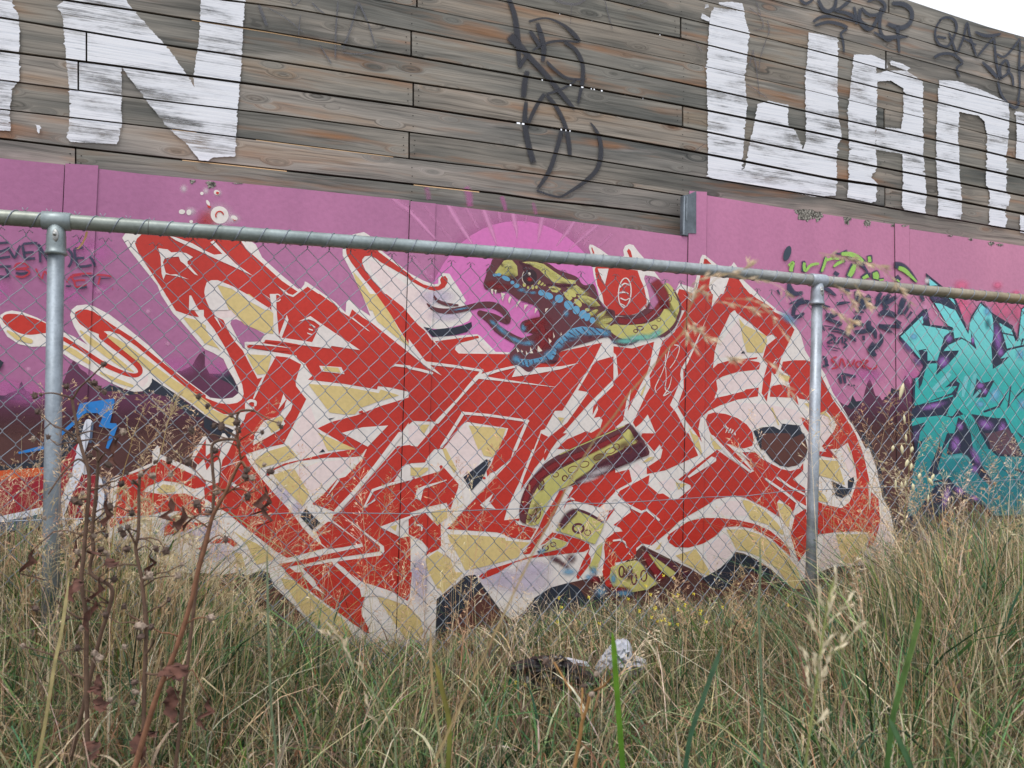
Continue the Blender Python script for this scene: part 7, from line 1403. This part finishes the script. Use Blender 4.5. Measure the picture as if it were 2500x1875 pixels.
weed('dead weed with dark paired burs standing before the red lobe at the lower left', 'C0 1510,450 1500,620 1500,850 1490,1100 1465,1230 1500,1420 1540,1580 D0 1210,80 1225,200 1245,450 1240,700 1230,1000 1225,1350', 1.9, .0032, .0056,
     ['C0 1500,480 1560,400 1650,340', 'C0 1500,560 1460,520 1430,490', 'C0 1470,1200 1400,1060 1370,1020', 'D0 1240,700 1290,620 1310,560', 'D0 1240,850 1340,860 1420,800 1470,760'], ['C0 1520,430,80', 'C0 1650,450,95', 'C0 1680,300,60', 'C0 1445,520,70', 'C0 1380,1010,80', 'C0 1300,1030,70', 'C0 1370,1240,95', 'D0 1200,450,110', 'D0 1200,540,80', 'D0 1060,625,60', 'D0 1150,930,70', 'D0 1155,1010,70', 'D0 1135,1105,60', 'D0 940,1080,60', 'D0 1270,20,90'],
     ['D0 1480,780 1500,860 1520,920', 'D0 1420,960 1480,1000 1450,1150 1480,1280', 'D0 1180,1360 1260,1350 1320,1400', 'D0 1200,1360 1180,1450 1190,1600'])
weed('reddish dead weed leaning right below the red lobe, ending in a dark drooping head', 'C1 440,360 390,300 320,420 240,600 150,760 80,900 40,1050 0,1230 C0 2160,1400 2100,1640 D0 1640,200 1570,440 1480,700 1380,930 1300,1150 1240,1350', 1.85, .0032, .0068,
     ['C1 390,270 370,150 350,-40', 'C1 390,270 420,240 430,230', 'C1 330,400 400,300 450,360'], ['C1 455,390,95', 'C1 440,460,100', 'C1 510,470,90', 'C1 710,400,100', 'C1 640,330,60'], ['D0 1500,760 1540,800 1510,900', 'D0 1440,780 1420,860 1460,880'], stick_mat('red_weed_stem', (122, 84, 62)))
weed('dead weed whose top curls over with round burs before the first letter', 'B1 530,1250 450,1245 380,1255 350,1310 350,1420 355,1560 360,1660 C1 350,60 100,90 80,300 100,560 90,760 80,900 C0 2170,1300 2120,1660', 1.9, .0026, .0045,
     ['B1 530,1250 600,1290 700,1350 790,1380', 'B1 380,1260 300,1290 200,1350', 'C1 80,260 140,240 170,350 150,560'], ['B1 285,1300,70', 'B1 345,1380,100', 'B1 360,1460,90', 'B1 800,1390,70', 'B1 825,1430,60', 'B1 30,1200,80', 'B1 100,1410,80', 'C1 110,180,80', 'C1 130,620,100', 'C1 40,850,90'], ())
weed('thin forked brown weed with small dark buds left of the bright green blade', 'D2 660,1030 650,1100 620,1200 595,1280 580,1400 550,1560 530,1670', 1.3, .0026, .0040, ['D2 600,950 600,1050 590,1150 600,1250', 'D2 700,1000 780,960 850,880', 'D2 360,760 420,860 500,1000'], ['D2 680,1030,60', 'D2 610,960,50', 'D2 720,860,60', 'D2 290,750,70', 'D2 555,1210,50'], (), stick_mat('tan_weed_stem', (150, 112, 66)))

# ------------------------------------------------------------------ litter lying in the grass
def crumple(name, label, cat, outline, dep, mat, thick=.06, seed=1, group=None, part=None):
    """creased sheet or bag: a lumpy body with the outline seen in the photo"""
    q = P(outline); cx = sum(p[0] for p in q) / len(q); cy = sum(p[1] for p in q) / len(q); r_ = random.Random(seed)
    c = at_depth(cx, cy, dep); bm = bmesh.new(); bmesh.ops.create_icosphere(bm, subdivisions=4, radius=1.0)
    def rad(a):
        best = 0
        for i in range(len(q)):
            (x1, y1), (x2, y2) = (q[i][0] - cx, q[i][1] - cy), (q[(i + 1) % len(q)][0] - cx, q[(i + 1) % len(q)][1] - cy)
            dx, dy = math.cos(a), math.sin(a); den = dx * (y2 - y1) - dy * (x2 - x1)
            if abs(den) < 1e-9: continue
            t = (x1 * (y2 - y1) - y1 * (x2 - x1)) / den; u = (x1 * dy - y1 * dx) / den
            if t > 0 and 0 <= u <= 1: best = max(best, t)
        return best or 5
    from mathutils import noise
    for v in bm.verts:
        d = v.co.copy(); a = math.atan2(-d.z, d.x); rr_ = rad(a) * dep / F; fl = math.hypot(d.x, d.z)
        n1 = noise.noise(d * 2.3 + Vector((seed, 0, 0))); n2 = abs(noise.noise(d * 5.2 + Vector((0, seed, 3)))); n3 = abs(noise.noise(d * 11 + Vector((2, 1, seed))))
        k = 1 - .22 * n2 - .10 * n3
        v.co = Vector((d.x * rr_ * k, d.y * thick * (1 + .5 * n1 - .6 * n2 - .3 * n3), d.z * rr_ * k))
    me = bpy.data.meshes.new(name); bm.to_mesh(me); bm.free(); me.materials.append(mat); o = bpy.data.objects.new(name, me); o.location = c; COL.objects.link(o)
    lo = min(v.co.z for v in me.vertices)
    if c.z + lo > .02: pass
    tag(o, label, cat, group); return o
def sheet_mat(name, c, rough=.5, transl=0.0):
    m, n, l, b = new_mat(name); tc = n.new('ShaderNodeTexCoord'); a = N(n, 'ShaderNodeTexNoise', i2=30.0, i3=6.0); l.new(tc.outputs['Object'], a.inputs[0])
    base = rgb(*c); r = ramp(n, [(.3, tuple(v * .8 for v in base[:3])), (.7, base[:3])]); l.new(a.outputs[0], r.inputs[0]); l.new(r.outputs[0], b.inputs['Base Color']); b.inputs['Roughness'].default_value = rough
    bp = N(n, 'ShaderNodeBump', i0=.7, i1=.01); l.new(a.outputs[0], bp.inputs['Height']); l.new(bp.outputs[0], b.inputs['Normal']); return m
DL = 2.55
crumple('plastic_bag', 'crumpled white bag lying in the grass behind the bright green blade', 'rag', 'D2 700,830 730,740 800,660 900,560 990,555 1030,640 1060,720 1130,720 1160,760 1100,860 980,900 880,930 760,900', DL, sheet_mat('white_bag', (184, 188, 198), .45), .07, 3)
crumple('plastic_bag', 'thin white strip of plastic showing between the black bag and the white bag', 'rag', 'D2 420,720 470,720 560,740 640,750 670,790 600,790 500,760', DL - .02, sheet_mat('white_strip', (206, 210, 220), .45), .02, 8)
crumple('bin_bag', 'collapsed black bin bag half buried in the grass left of the white bag', 'bag', 'D2 -80,800 60,740 300,700 420,690 520,770 660,830 780,880 760,960 520,960 380,1000 200,1010 60,980', DL - .08, sheet_mat('black_bag', (30, 28, 32), .35), .06, 5)
crumple('plastic_scrap', 'green plastic scrap lying left of the black bin bag', 'litter', 'D2 -60,900 0,870 40,880 60,930 50,1010 0,1030 -60,1000', DL - .06, sheet_mat('green_plastic', (20, 110, 70), .3), .03, 9)
crumple('stone', 'small grey stone lying in the grass below the white bag', 'stone', 'D2 1010,930 1050,915 1090,940 1085,1040 1060,1080 1010,1070 1000,1000', DL - .1, sheet_mat('grey_stone', (150, 146, 156), .8), .03, 11)
